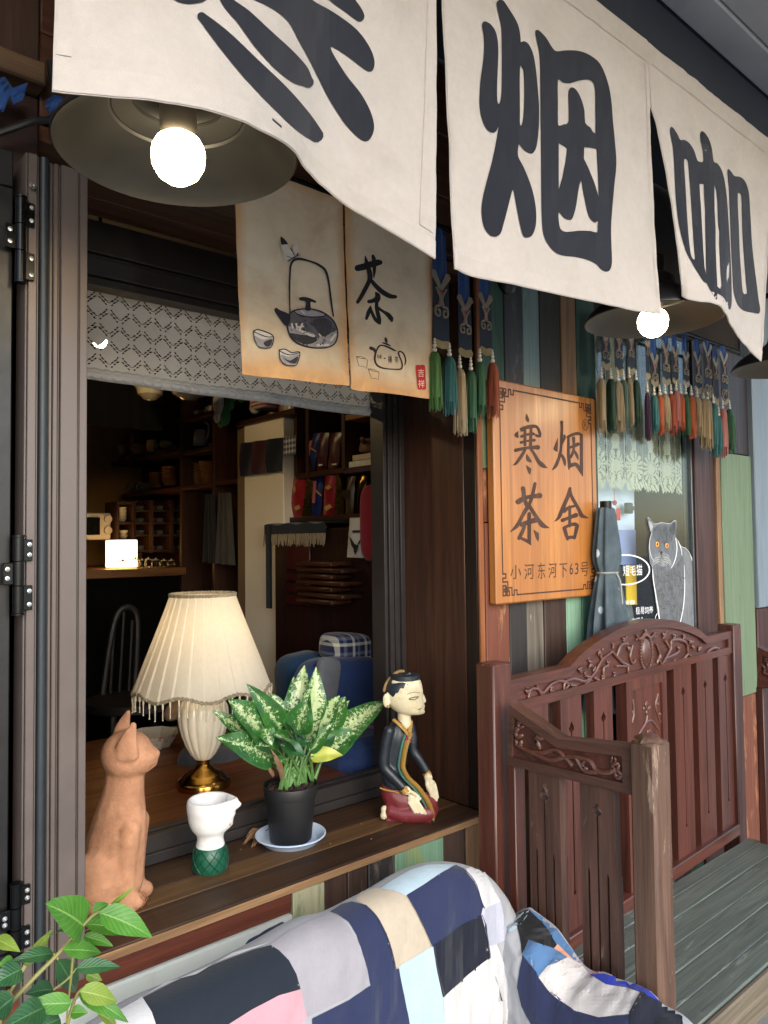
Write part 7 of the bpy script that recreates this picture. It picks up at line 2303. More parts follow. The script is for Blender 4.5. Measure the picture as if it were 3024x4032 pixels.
m = MB(); m.lathe([(0, 0), (36 * bu, 0), (38 * bu, .004), (56 * bu, 0.048)], (bc.x, bc.y, TZ), 8, closed_ends=False); m.build('outside', flowered(), bowl, sharp=20)
m = MB(); m.lathe([(56.2 * bu, 0.0482), (54 * bu, 0.0475), (36 * bu, .008), (0, .006)], (bc.x, bc.y, TZ), 8, closed_ends=False); m.build('inside', plain('porcelain_white', '#cfcabd', 0.2, bump=0), bowl, sharp=20)
dk_ = thing('cloth_duck', 'grey fabric duck with an olive head and pale bill behind the table lamp', 'stuffed duck', P(470, 1640, y=0.80))
DY = 0.80
D = lambda px, py, dy=0: P(px, py, y=DY + dy)
du = msz(D(450, 1600))
M_dkg = cloth('charcoal_knit', '#3d4047', 0.2, 260, 0.95, bump=0.8)
m = MB(); m.ball(D(470, 1655), (du * 78, du * 60, du * 42), 22, 14); m.ball(D(400, 1672), (du * 30, du * 26, du * 24), 16, 10); m.ball(D(540, 1640), (du * 34, du * 28, du * 26), 16, 10); m.ball(D(420, 1640), (du * 36, du * 34, du * 32), 16, 10)
remesh(m.build('body', M_dkg, dk_), 0.005, 5)
m = MB(); m.tube(catmull([tuple(D(430, 1640, .05)), tuple(D(424, 1560, .07)), tuple(D(410, 1510, .08))], 5), [du * 30] * 5 + [du * 33] * 6, 12); m.ball(D(408, 1508, .08), (du * 38, du * 32, du * 36), 18, 12); m.build('head', cloth('olive_knit', '#5d553f', 0.2, 260, 0.95, bump=0.8), dk_)
m = MB(); m.ball(D(380, 1532, .06), (du * 30, du * 20, du * 18), 14, 10, rot=Matrix.Rotation(-0.7, 3, 'Y')); m.build('bill', cloth('bill_cloth', '#a58d74', 0.1, 260), dk_)
m = MB(); m.ball(D(399, 1492, .035), (du * 6, du * 3, du * 7), 10, 8); m.build('eye', plain('button_black', '#0f0f10', 0.2), dk_)

# ---------------------------------------------------------------- sofa corner with cushions at the right
so = thing('sofa', 'dark blue cushioned seat inside by the right window jamb', 'sofa', (1.55, 0.7, 0.1))
M_nvy = cloth('navy_quilting', '#22355f', 0.2, 120, 0.9, bump=0.8, crease=1.5)
m = MB(); m.box((1.41, 0.40, 0.101), (1.715, 1.15, 0.90), 0.03); m.build('seat', M_nvy, so)


def pillow(name, c, r, mat, lab, cat, tilt=0.0, rotz=0.0):
    m = MB()
    rt_ = Matrix.Rotation(rotz, 3, 'Z') @ Matrix.Rotation(tilt, 3, 'Y')
    sg = lambda a, p: math.copysign(abs(a) ** p, a)
    m.ball(c, r, 30, 20, rot=rt_, fn=lambda p: Vector((sg(p.x, .45), sg(p.y, .6), sg(p.z, .45))))
    return m.build(name, mat, label=lab, cat=cat, sharp=180)


K = lambda px, py, y: P(px, py, y=y)
pq = K(735, 1515, 0.66)
pillow('cushion', pq, (0.175, 0.075, 0.150), M_nvy, 'large dark blue ribbed cushion behind the potted plant', 'cushion', 0.06)
pillow('cushion', K(655, 1500, 0.86), (0.09, 0.07, 0.15), cloth('teal_blue', '#1f3a57', 0.2, 200, crease=1.5), 'darker teal blue cushion half behind the lamp shade', 'cushion', -0.1)
pillow('cushion', K(770, 1398, 0.72), (0.135, 0.08, 0.05), cloth('navy_plaid', '#20294a', check=(['#1b2347', '#1b2347', '#c9c8b8', '#1b2347', '#6a6f80'], 0.052, 'xz')), 'blue and white plaid cushion on top of the pile by the window jamb', 'cushion', 0.12)
pillow('cushion', K(705, 1472, 0.585), (0.045, 0.02, 0.075), cloth('grey_linen_patch', '#55585f', 0.2, 150, bump=0.8), 'grey linen patch cushion in front of the dark blue one', 'cushion', 0.2)
pillow('cushion', K(822, 1590, 0.50), (0.055, 0.06, 0.085), cloth('striped_blanket', '#4a4468', stripe=(['#3c4468', '#7d5a78', '#53406b', '#46787f', '#3a3560', '#8a6f8c'], 0.06, 'z')), 'folded striped blanket against the window jamb beside the figurine', 'blanket')
pillow('cushion', K(795, 1648, 0.50), (0.10, 0.10, 0.02), cloth('rose_stripe', '#b7a1a4', stripe=(['#c2b3b0', '#a07886', '#c2b3b0', '#b29aa2'], 0.028, 'x')), 'flat rose and cream striped mat at the end of the table', 'mat')

# ---------------------------------------------------------------- partition with shelves at the right, running away from the window
XF = 1.80
W = lambda px, py, x=XF: P(px, py, x=x)
M_shelf = wood('shelf_wood', '#1e1009', '#442614', 'y', 0.5, vary=0.15)
M_shelfz = wood('shelf_upright', '#22120a', '#4c2a16', 'z', 0.5, vary=0.15)
cI = crop(850, 1500, 2.0738)
cJ = crop(300, 1400, 2.4577)
wi = lambda x, y, xx=XF: W(*cI(x, y), xx)
wj = lambda x, y, xx=XF: W(*cJ(x, y), xx)
she = thing('shelf_wall', 'dark wooden shelving along the inner wall with bags, baskets and crockery', 'shelf', (XF, 1.6, 0.1))


def shelf_line(p, q, depth=0.20, th=0.022, mat=None):
    z = (p.z + q.z) / 2
    y0_, y1_ = min(p.y, q.y), max(p.y, q.y)
    m = MB(); m.box((XF, y0_, z - th / 2), (XF + depth, y1_, z + th / 2), 0.002); m.build('shelf_board', mat or M_shelf, she)
    return z


def upright(px, z0, z1, w=0.022, cr=cI):
    p = W(*cr(px, 600))
    m = MB(); m.box((XF - 0.004, p.y - w / 2, z0), (XF + 0.20, p.y + w / 2, z1), 0.002); m.build('upright', M_shelfz, she)
    return p.y


zt_a, zt_b = wi(165, 345, 1.755), wi(640, 255, 1.755)
zs_top = (zt_a.z + zt_b.z) / 2
m = MB(); m.box((1.755, zt_b.y, zs_top - .012), (2.0, zt_a.y, zs_top + .012), 0.002); m.build('shelf_board', M_shelf, she)
zs_books = shelf_line(wi(1040, 745), wi(1345, 690), mat=wood('purple_edge', '#2b1424', '#4a2440', 'y', 0.6))
zs_bag = shelf_line(wi(555, 1130), wi(1345, 1105))
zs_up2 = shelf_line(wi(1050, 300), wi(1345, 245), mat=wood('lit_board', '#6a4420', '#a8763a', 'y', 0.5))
zs_mid = shelf_line(wi(650, 765), wi(1040, 745))
for px in (655, 750, 1045): upright(px, zs_mid, 2.55)
for px in (1015, 1330): upright(px, 0.1, 2.5, cr=cJ)
zj1 = shelf_line(wj(340, 1045), wj(985, 930)); zj2 = shelf_line(wj(1020, 945), wj(1320, 890))
zj3 = shelf_line(wj(440, 1330), wj(1560, 1250), mat=wood('maroon_board2', '#2a1010', '#4a1d20', 'y', 0.6)); zj4 = shelf_line(wj(1010, 620), wj(1320, 560))
m = MB(); m.box((2.002, 0.45, 0.11), (2.018, 3.19, 2.60)); m.build('back_board', M_shelfz, she)

colm = thing('cream_pillar', 'tall cream painted panel between the shelves', 'pillar', (1.9, 1.4, 0.1))
pa, pb2 = wi(232, 900, 1.77), wi(552, 900, 1.77)
m = MB(); m.box((1.77, pb2.y, 0.101), (2.0, pa.y, 2.05), 0.004); m.build('panel', plain('cream_panel', '#e2d8c6', 0.6, vary=0.04, scale=6), colm)
m = MB(); m.box((1.775, pa.y + 0.002, 0.101), (2.0, pa.y + 0.07, zs_top - .014), 0.004); m.build('side_panel', plain('darker_panel', '#6d5a42', 0.7, vary=0.1), colm)
m = MB(); m.box((1.775, pb2.y, 2.052), (2.0, pa.y, zs_top - .014), 0.004); m.build('shaded_upper_panel', plain('darker_panel', '#6d5a42', 0.7, vary=0.1), colm)  # hanging cloth's shade put into a darker panel colour
sc_ = thing('hanging_scarf', 'dark woven scarf of navy, maroon and gingham hung across the cream panel', 'scarf', wi(420, 620, 1.755))
for (x0, x1, c) in [(200, 300, '#171426'), (300, 415, '#3c1a24'), (415, 552, '#151d27')]:
    f0 = lambda x: 510 - (x - 205) * 0.146
    f1 = lambda x: 778 - (x - 200) * 0.12
    a, b_, c_, d_ = wi(x0, f0(x0), 1.755), wi(x1 - 1, f0(x1), 1.755), wi(x1 - 1, f1(x1), 1.755), wi(x0, f1(x0), 1.755)
    m = MB(); m.grid(lambda u, v: a.lerp(b_, u).lerp(d_.lerp(c_, u), v) + Vector((-.006 * math.sin(u * 5 + v * 3), 0, 0)), 6, 8); m.build('cloth_panel', cloth('scarf' + c, c, 0.2, 400), sc_)
a, b_, c_, d_ = wi(553, 460, 1.753), wi(650, 445, 1.753), wi(650, 600, 1.753), wi(553, 604, 1.753)
m = MB(); m.grid(lambda u, v: a.lerp(b_, u).lerp(d_.lerp(c_, u), v), 6, 6); m.build('gingham_patch', cloth('gingham', '#666677', check=(['#1c1f28', '#b7bac0'], 0.022, 'yz')), sc_)

# coffee and tea bags


def bag(front, side, mats, lab, name='foil_bag', pinch=True, dx=0.07, arts=None, grp='foil bags on the shelf', x=XF + 0.02):
    """front: photo quad tl tr br bl; side: right edge top and bottom points"""
    tl, tr, br, bl = [wi(a, b, x) for a, b in front]
    t = thing(name, lab, 'bag', ((tl.x), (bl.y + br.y) / 2, min(bl.z, br.z)), group=grp)
    m = MB(); m.grid(lambda u, v: tl.lerp(tr, u).lerp(bl.lerp(br, u), v) + Vector((-0.018 * math.sin(PI * u) * math.sin(PI * min(1, v * .9 + .1)) + .003 * mnoise.noise(Vector((u * 5, v * 9, tl.y * 30))), 0, 0)), 8, 12)
    m.build('front', mats[0], t)
    st_, sb_ = wi(*side[0], x + dx * .25), wi(*side[1], x + dx)
    m = MB(); m.grid(lambda u, v: tr.lerp(br, v).lerp(st_.lerp(sb_, v), u) + Vector((0.014 * math.sin(PI * u) * math.sin(PI * v) + .006 * mnoise.noise(Vector((u * 4, v * 10, tr.y * 20))), 0, 0)), 6, 14)
    m.build('gusset', mats[1], t)
    bt = tl + Vector((0.07, 0.0, 0))
    m = MB(); m.add([tuple(tl), tuple(tr), tuple(st_), tuple(bl), tuple(br), tuple(sb_), tuple(bl + Vector((dx, 0, 0))), tuple(tl + Vector((dx * .25, 0, 0)))], [(7, 2, 5, 6), (0, 7, 6, 3)]); m.build('back', mats[0], t)
    if arts:
        for mt, quads in arts:
            m = MB()
            for qd in quads:
                m.add([wi(a, b, x - 0.0215) for a, b in qd], [tuple(range(len(qd)))])
            m.build('label', mt, t, smooth=False)
    return t


fr_ = plain('red_foil', '#7d1420', 0.35, vary=0.15, scale=20, bump=0.1)
fg_ = plain('gold_foil', '#a9852f', 0.28, 0.85, vary=0.15, scale=20, bump=0.1)
fb_ = plain('blue_foil', '#16265c', 0.4, vary=0.15, scale=20)
fm_ = plain('maroon_foil', '#3c1216', 0.4, vary=0.2, scale=20)
fk_ = plain('black_gold_foil', '#4f3c14', 0.22, 0.9, vary=0.4, scale=30)
gl_ = plain('gold_print', '#a5894a', 0.5, bump=0)
fw_ = plain('white_paper', '#b9b6b0', 0.7, vary=0.05, bump=0.1)
bag([(640, 775), (745, 762), (700, 1118), (590, 1112)], [(775, 830), (780, 1115)], (fr_, fg_), 'red foil bag with gold gusset, next to the cream panel', arts=[(gl_, [[(625, 880), (640, 850), (655, 885), (640, 915)], [(640, 1030), (680, 1010), (690, 1040), (650, 1060)]])])
bag([(895, 745), (985, 737), (965, 1112), (872, 1112)], [(1020, 800), (1056, 1108)], (fr_, fg_), 'red foil bag with gold gusset, beside the black and gold bag', x=XF + 0.015, arts=[(gl_, [[(885, 870), (920, 850), (945, 870), (915, 890)], [(880, 1030), (930, 1005), (950, 1030), (900, 1060)]])])
bag([(800, 770), (885, 752), (855, 1112), (775, 1112)], [(900, 790), (880, 1112)], (fb_, fr_), 'blue foil bag with a gold band between the two red ones', x=XF + 0.05, arts=[(gl_, [[(812, 880), (862, 930), (862, 945), (810, 900)]]), (plain('pink_print', '#a55a5a', 0.5, bump=0), [[(795, 820), (822, 815), (808, 1000), (785, 1000)]])])
bag([(1075, 790), (1140, 775), (1120, 1110), (1060, 1110)], [(1175, 790), (1150, 1108)], (plain('brown_foil', '#3a2a16', 0.4), fk_), 'crinkled gold and black bag with a dark label', arts=[(plain('near_black_print', '#0c0c0d', 0.5, bump=0), [[(1030, 895), (1095, 890), (1090, 955), (1030, 960)]])])
bag([(1160, 785), (1235, 770), (1215, 1108), (1145, 1110)], [(1250, 790), (1225, 1106)], (fk_, fk_), 'crumpled black and gold foil bag nearest the window jamb', x=XF + .03)
gu = 'foil bags on the upper shelf'
bag([(790, 430), (870, 422), (800, 745), (730, 750)], [(880, 450), (830, 745)], (fb_, fb_), 'dark blue foil bag on the upper shelf', grp=gu, arts=[(plain('pink_print', '#a55a5a', 0.5, bump=0), [[(765, 490), (790, 480), (755, 640), (732, 640)]]), (gl_, [[(778, 545), (820, 572), (820, 582), (776, 556)]])])
bag([(850, 425), (925, 422), (900, 745), (820, 748)], [(935, 450), (912, 745)], (fm_, fm_), 'maroon foil bag on the upper shelf beside the blue one', grp=gu, x=XF + .015, arts=[(fw_, [[(838, 680), (870, 678), (870, 692), (838, 694)]])])
bag([(940, 425), (1025, 420), (1000, 742), (910, 746)], [(1035, 445), (1012, 742)], (fm_, fm_), 'maroon foil bag on the upper shelf touching the lit upright', grp=gu, x=XF + .01, arts=[(fw_, [[(948, 676), (985, 672), (985, 686), (948, 690)]])])
wb = bag([(1095, 1118), (1238, 1115), (1212, 1445), (1070, 1440)], [(1245, 1130), (1225, 1445)], (fw_, fw_), 'white paper bag printed with a spread winged bird hung below the foil bags', name='paper_bag', grp=None, x=1.70, dx=0.03)
for mt, pl_ in [(plain('print_black', '#16161a', 0.6, bump=0), [[(1115, 1220), (1192, 1218), (1190, 1238), (1115, 1240)], [(1090, 1270), (1108, 1290), (1130, 1330), (1128, 1380), (1105, 1340)], [(1205, 1265), (1192, 1300), (1170, 1330), (1150, 1350), (1165, 1310)], [(1130, 1330), (1165, 1345), (1150, 1390), (1140, 1420), (1125, 1390)]]), ]:
    m = MB()
    for qd in pl_: m.add([wi(a, b, 1.679) for a, b in qd], [tuple(range(len(qd)))])
    m.build('bird_print', mt, wb, smooth=False)
rb2 = P(*cI(1310, 1160), x=1.68)
pillow('hanging_bag', rb2, (0.045, 0.05, 0.13), cloth('red_drawstring', '#7d1626', 0.2, 300, crease=1.5), 'bunched red cloth bag hanging beside the white paper bag', 'bag')

# jug and books in the lit compartment
jg = thing('clay_teapot', 'small brown clay side handled teapot standing on two books', 'teapot', wi(1255, 585, XF + .08))
jc = wi(1255, 585, XF + .08); ju = 0.5486 / 2.0738 * msz(jc)
m = MB(); m.lathe([(0, 0), (80 * ju, 0), (88 * ju, 20 * ju), (78 * ju, 70 * ju), (62 * ju, 105 * ju), (66 * ju, 112 * ju), (58 * ju, 112 * ju), (0, 100 * ju)], (jc.x, jc.y, jc.z), 28, closed_ends=False); m.tube([wi(1225, 520, XF + .06), wi(1190, 470, XF + .02)], [18 * ju, 17 * ju], 10); m.build('body', plain('brown_clay', '#6d4f3a', 0.7, vary=0.2), jg)
for (y0, y1, x0, x1, c, lab) in [(600, 655, 1115, 1345, '#b7ab94', 'cream paperback under the clay teapot'), (645, 692, 1085, 1345, '#c9c6bd', 'white paperback lowest in the pile under the teapot')]:
    a, b_ = wi(x0, y1, XF + .01), wi(x1, y1 - 40, XF + .01)
    m = MB(); m.box((XF + .01, min(a.y, b_.y), zs_books + .012 + (0.024 if y0 == 600 else 0)), (XF + .14, max(a.y, b_.y), zs_books + .034 + (0.023 if y0 == 600 else 0)), 0.001); m.build('book', plain('book' + c, c, 0.6), label=lab, cat='book')

# fringe cloth on a low cabinet
cab = thing('low_cabinet', 'dark red lacquered cabinet with carved panel below the tea bags', 'cabinet', wi(800, 1800, 1.72))
ya, yb = wi(480, 1400, 1.72).y, 0.50
zc_ = wi(640, 1170, 1.72).z
m = MB(); m.box((1.72, yb, 0.101), (2.0, ya, zc_ - 0.02), 0.004); m.build('carcass', wood('cabinet_wood', '#1a0b08', '#341712', 'z', 0.5), cab)
for (x0, x1, y0, y1) in [(575, 775, 1560, 1640), (575, 775, 1650, 1740), (575, 775, 1750, 1840), (575, 770, 1340, 1550)]:
    a, b_ = wi(x0, y0, 1.715), wi(x1, y1, 1.715)
    m = MB(); m.box((1.712, min(a.y, b_.y), min(a.z, b_.z)), (1.7195, max(a.y, b_.y), max(a.z, b_.z)), 0.003); m.build('drawer_front', plain('lacquer_red', '#3a1112', 0.4, vary=0.2), cab)
for k in range(7):
    z = wi(930, 1490 + k * 50, 1.70).z
    a, b_ = wi(790 + (k % 3) * 6, 1500, 1.70), wi(1085 + (k % 2) * 90, 1500, 1.70)
    m = MB(); m.box((1.62, min(a.y, b_.y), z - 0.008), (1.715, max(a.y, b_.y), z + 0.008), 0.004)
    m.build('wooden_tray', wood('tray_wood', '#2a1610', '#51301f', 'y', 0.35), label=['topmost', 'second', 'third', 'fourth', 'fifth', 'sixth', 'lowest'][k] + ' dark wooden tray in the stack against the red cabinet', cat='tray')
rug = thing('fringed_runner', 'dark navy woven runner with tan fringe laid over the cabinet', 'runner', wi(640, 1150, 1.70))
a, b_ = wi(395, 1190, 1.70), wi(895, 1150, 1.70)
m = MB(); m.grid(lambda u, v: Vector((1.70 + .25 * max(0, v - .4), a.y + (b_.y - a.y) * u, (zc_ + 0.004) - (0.045 * max(0, .4 - v) / .4) + .004 * math.sin(u * 20))), 20, 8); m.build('cloth', cloth('runner_navy', '#11161f', 0.3, 150, bump=1.0), rug)
m = MB()
for k in range(46):
    yy = a.y + (b_.y - a.y) * (k + rng.uniform(.2, .8)) / 46
    m.tube([(1.699, yy, zc_ - 0.038), (1.697, yy + rng.uniform(-.002, .002), zc_ - 0.055), (1.697, yy + rng.uniform(-.004, .004), zc_ - 0.075 - rng.uniform(0, .015))], [.0028, .0032, .0022], 5)
m.build('fringe', cloth('tan_fringe', '#83735a', 0.2, 300), rug)
dr = MB(); dr.box((1.69, ya - .01, wi(480, 1860, 1.70).z), (1.7, ya + .02, zc_ - .002)); dr.build('hanging_edge', cloth('runner_navy', '#11161f'), rug)

# bundle, loaf, eggs, on the top shelf near the lace
gb = thing('green_bundle', 'crumpled green cloth bundle with white lace edge hanging over the shelf end', 'cloth bundle', wi(60, 250, XF - .03))
m = MB()
for (x, y, r, s) in [(150, 110, 60, 1), (110, 150, 55, 1), (210, 120, 60, 1), (60, 230, 62, 1), (80, 290, 66, 1.3), (40, 340, 50, 1), (120, 200, 50, 1)]:
    p = wi(x, y, 1.74); rr = r * ju * 1.1
    m.ball(p, (rr * .5, rr, rr * s), 18, 12, fn=lambda q: q * (1 + .22 * mnoise.noise(q * 2.6 + Vector((x, y, 0)))))
remesh(m.build('cloth', cloth('leaf_green_cloth', '#3f8a55', 0.3, 300, crease=4, stain=('#7fb08a', 0.5, 20)), gb), 0.006, 2)
m = MB(); p = wi(20, 180, 1.72); m.ball(p, (.01, .05, .06), 12, 8); p = wi(10, 290, 1.72); m.ball(p, (.01, .03, .03), 12, 8); p = wi(190, 65, 1.72); m.ball(p, (.02, .05, .03), 12, 8); m.build('lace_edge', M_eye, gb)
for (x, y, r, c, lab) in [(322, 222, 60, '#b7b3b2', 'round white jar on the top shelf beside the green bundle'), (655, 165, 40, '#9d8c78', 'pale bulb shaped ornament on the top shelf, middle'), (755, 165, 42, '#a8957a', 'cream bulb shaped ornament on the top shelf near the jamb')]:
    p = wi(x, y, 1.80); rr = r * ju
    m = MB(); m.lathe([(0, -rr), (rr * .6, -rr * .8), (rr, -rr * .1), (rr * .85, rr * .5), (rr * .35, rr * .9), (rr * .2, rr * 1.15), (0, rr * 1.15)], p, 20, closed_ends=False); m.build('ornament', plain('orn' + c, c, 0.4), label=lab, cat='ornament')
p = wi(400, 140, 1.80)
pillow('striped_bag', p, (0.05, 0.07, 0.05), cloth('red_white_stripe', '#b7a5a0', stripe=(['#c4b6b0', '#8d3040', '#c4b6b0', '#8d3040'], 0.03, 'z')), 'red and white striped pouch on the top shelf', 'pouch')

# ---------------------------------------------------------------- far end: crockery shelves, microwave, counter, lamps
for (x, y0, y1, nb, dx_) in [(905, 1075, 1260, 6, 0), (1185, 1040, 1250, 6, 1), (1265, 1020, 1240, 6, 2), (780, 1130, 1280, 5, 3)]:
    p = wj(x, y1, XF + 0.10); q = wj(x, y0, XF + 0.10); H2 = (q.z - p.z)
    wz = 78 * 0.5486 / 2.4577 * msz(p)
    t = thing('basket_stack', 'stack of nested wicker baskets ' + ['left of the shelf upright', 'right of the shelf upright', 'deepest in the corner by the apron', 'lowest and farthest, beside the striped cloths'][dx_], 'baskets', (p.x, p.y, p.z), group='wicker basket stacks on the far shelf')
    for k in range(nb):
        z = k * H2 / nb * .88
        m = MB(); m.lathe([(wz * .62, z), (wz * .98, z + H2 / nb * 1.35), (wz * 1.03, z + H2 / nb * 1.42), (wz * .95, z + H2 / nb * 1.35)], (p.x, p.y, p.z), 20, closed_ends=False, rad=lambda r, a, zz: r * (1 + .02 * math.sin(a * 18))); m.build('basket', wood('wicker', '#6b4526', '#a8794a', 'z', 0.7, scale=2), t)
# small crockery and tins crowding the shelves
rc = random.Random(21)
seeds = []
for k in range(10): seeds.append((wj(370 + 64 * k, 990, XF + .10), zj1 + .012, 'middle far shelf'))
for k in range(6): seeds.append((wj(1045 + 52 * k, 600, XF + .10), zj4 + .012, 'high corner shelf'))
for k in range(5): seeds.append((wj(1045 + 62 * k, 900, XF + .13), (wj(1170, 917).z) + .012, 'shelf of the grey jug'))
for k in range(6): seeds.append((wi(435 + 38 * k, 200, XF + .06), zs_top + .013, 'top shelf'))
shn = {'middle far shelf': 0}
for p, z, where in seeds:
    shn[where] = shn.get(where, 0) + 1
    r = rc.uniform(.018, .034); h = r * rc.uniform(1.2, 2.6)
    ki = rc.randrange(3)
    pr_ = ([[(0, 0), (.8, 0), (1, .5), (.9, 1), (.8, 1), (0, .3)], [(0, 0), (1, 0), (1, .85), (.6, .92), (.6, 1), (0, 1)], [(0, 0), (.55, 0), (1, .8), (1, 1), (.92, 1), (0, .3)]])[ki]
    m = MB(); m.lathe([(a * r, b * h) for a, b in pr_], (p.x, p.y, z), 16, closed_ends=False)
    ci = rc.randrange(6)
    c = ['#b7ac98', '#8f7f6a', '#6b5a48', '#a9a39a', '#7d3a30', '#3c4a52'][ci]
    m.build('small_pot', plain('pot' + c, c, 0.3), label='%s %s, %s from the far end of the %s' % (['cream', 'tan', 'brown', 'pale grey', 'dull red', 'slate'][ci], ['round pot', 'lidded tin', 'flared cup'][ki], ['first', 'second', 'third', 'fourth', 'fifth', 'sixth', 'seventh', 'eighth', 'ninth', 'tenth'][shn[where] - 1], where), cat='crockery', group='small crockery crowding the dim shelves')
# striped cloths
p = wj(600, 1300, XF + .05)
for k in range(4):
    m = MB(); m.grid(lambda u, v: p + Vector((-.02 + .12 * v, -.10 + .22 * u, .012 * k + .006 * math.sin(u * 12 + k))), 14, 4); m.build('folded_cloth', cloth('grey_white_stripe', '#777777', stripe=(['#2a2a2e', '#9a968c'], 0.02, 'y')), label=['lowest', 'second', 'third', 'topmost'][k] + ' folded grey striped cloth on the far shelf', cat='cloth')
kt = wj(1205, 880, XF + .06); ku = 0.5486 / 2.4577 * msz(kt)
t = thing('metal_jug', 'grey enamel jug with a handle on the far shelf', 'jug', kt)
m = MB(); m.lathe([(0, 0), (72 * ku, 0), (74 * ku, 30 * ku), (58 * ku, 150 * ku), (54 * ku, 160 * ku), (0, 160 * ku)], kt, 24, closed_ends=False); m.build('body', plain('grey_enamel', '#a39c92', 0.25, vary=0.05), t)
m = MB(); m.tube(catmull([tuple(kt + Vector((0, -.05, .12))), tuple(kt + Vector((0, -.085, .10))), tuple(kt + Vector((0, -.08, .05))), tuple(kt + Vector((0, -.058, .03)))], 5), .006, 8); m.build('handle', plain('grey_enamel', '#a39c92', 0.25), t)
for (x, y, r, h, c, lab) in [(430, 955, 50, 90, '#b79a68', 'round white cup with a dark ring on the middle far shelf'), (600, 950, 80, 90, '#a8895c', 'cream bowl on the middle far shelf'), (540, 880, 26, 130, '#a81f24', 'bright red tin on the middle far shelf'), (735, 940, 60, 120, '#b79a5c', 'pale carton on the middle far shelf'), (875, 900, 70, 70, '#8d8a80', 'stack of pale plates on the middle far shelf'), (250, 955, 66, 100, '#b5803a', 'round amber glass bowl on the back shelf')]:
    p = wj(x, y, XF + .06); s_ = 0.5486 / 2.4577 * msz(p)
    m = MB(); m.lathe([(0, 0), (r * .6 * s_, 0), (r * s_, h * .5 * s_), (r * .85 * s_, h * s_), (r * .78 * s_, h * s_), (r * .7 * s_, h * .4 * s_), (0, h * .1 * s_)], p, 18, closed_ends=False); m.build('crockery', plain('crock' + c, c, 0.3), label=lab, cat='crockery')
# rack of white bowls and dark dish rack
BYk = 2.55
B2 = lambda px, py: P(px, py, y=BYk)
bj = lambda x, y: B2(*cJ(x, y))
rk_ = thing('bowl_rack', 'narrow lit rack with white bowls beside the glowing lamp', 'rack', bj(490, 1950))
for y in (1420, 1615, 1780, 1935):
    a, b_ = bj(410, y), bj(560, y); m = MB(); m.box((a.x, BYk, a.z - .01), (b_.x, BYk + .16, a.z + .006), .002); m.build('rack_board', M_shelf, rk_)
for x in (405, 560):
    a, b_ = bj(x, 1410), bj(x, 1960); m = MB(); m.box((a.x - .008, BYk, b_.z), (a.x + .008, BYk + .16, a.z), .002); m.build('rack_post', M_shelfz, rk_)
i_ = 0
wordn = ['lowest bowl of the upper stack', 'second bowl of the upper stack', 'third bowl of the upper stack', 'top bowl of the upper stack', 'lower cup of the middle shelf', 'upper cup of the middle shelf', 'wide bowl on the bottom shelf']
for (x, y, r) in [(490, 1605, 48), (490, 1570, 48), (490, 1538, 48), (490, 1508, 48), (510, 1770, 42), (510, 1730, 42), (490, 1850, 55)]:
    p = bj(x, y); p.y = BYk + .07; s_ = 0.5486 / 2.4577 * msz(p)
    m = MB(); m.lathe([(0, 0), (r * .5 * s_, 0), (r * .9 * s_, r * .5 * s_), (r * s_, r * .95 * s_), (r * .93 * s_, r * .95 * s_), (0, r * .2 * s_)], p, 18, closed_ends=False); m.build('bowl', plain('white_china', '#c9bfa8', 0.25), label='white china, ' + wordn[i_] + ' in the narrow lit rack', cat='bowl'); i_ += 1
for gi, (x0, x1) in enumerate([(570, 720), (740, 915), (935, 1115)]):
    dr_ = thing('dish_rack', ['first', 'second', 'third'][gi] + ' dark rack of glinting plates and cups counted from the lit rack', 'rack', bj((x0 + x1) / 2, 1900))
    for x in (x0, x1):
        a, b_ = bj(x, 1400), bj(x, 1910); m = MB(); m.box((a.x - .006, BYk, b_.z), (a.x + .006, BYk + .2, a.z), .002); m.build('rack_post', M_shelfz, dr_)
    for y in (1500, 1620, 1740, 1890):
        a, b_ = bj(x0, y), bj(x1, y); m = MB(); m.box((a.x + .007, BYk, a.z - .006), (b_.x - .007, BYk + .2, a.z + .006), .002); m.build('rack_board', M_shelf, dr_)
        for k in range(2):
            p = bj(x0 + (x1 - x0) * (.28 + .45 * k), y - 6); p.y = BYk + .08; s_ = 0.5486 / 2.4577 * msz(p)
            m = MB()
            for q in range(5):
                z = q * 9 * s_
                m.lathe([(0, z), (30 * s_, z), (40 * s_, z + 7 * s_), (38 * s_, z + 8 * s_), (0, z + 3 * s_)], p, 16, closed_ends=False)
            m.build('plates', plain('dark_glaze', '#8c8e8e', 0.1, coat=0.6), dr_)['kind'] = 'stuff'
mw = thing('microwave', 'white microwave oven on the back counter above the glowing lamp', 'microwave', bj(220, 1780))
a, b_ = bj(60, 1515), bj(372, 1780); m = MB(); m.box((a.x, BYk + .05, b_.z), (b_.x, BYk + .40, a.z), .006); m.build('case', plain('white_plastic', '#b3aaa0', 0.4), mw)
a, b_ = bj(60, 1560), bj(262, 1735); m = MB(); m.box((a.x, BYk + .042, b_.z), (b_.x, BYk + .0495, a.z), .002); m.build('door_glass', plain('oven_glass', '#0d1013', 0.12), mw)
for y in (1580, 1690):
    p = bj(340, y); m = MB(); m.lathe([(.022, 0), (.02, .012), (0, .012)], (p.x, BYk + .049, p.z), 16, axis=(0, -1, 0)); m.build('knob', plain('white_plastic', '#b3aaa0', 0.4), mw)
gl2 = thing('paper_lamp', 'glowing square paper lamp on the back counter', 'lamp', bj(318, 2040))
a, b_ = bj(210, 1790), bj(425, 2040); m = MB(); m.box((a.x, BYk - .22, b_.z), (b_.x, BYk - .22 + (b_.x - a.x), a.z), .003); m.build('paper_shade', glow('lit_paper', '#ffc873', 2.8), gl2)
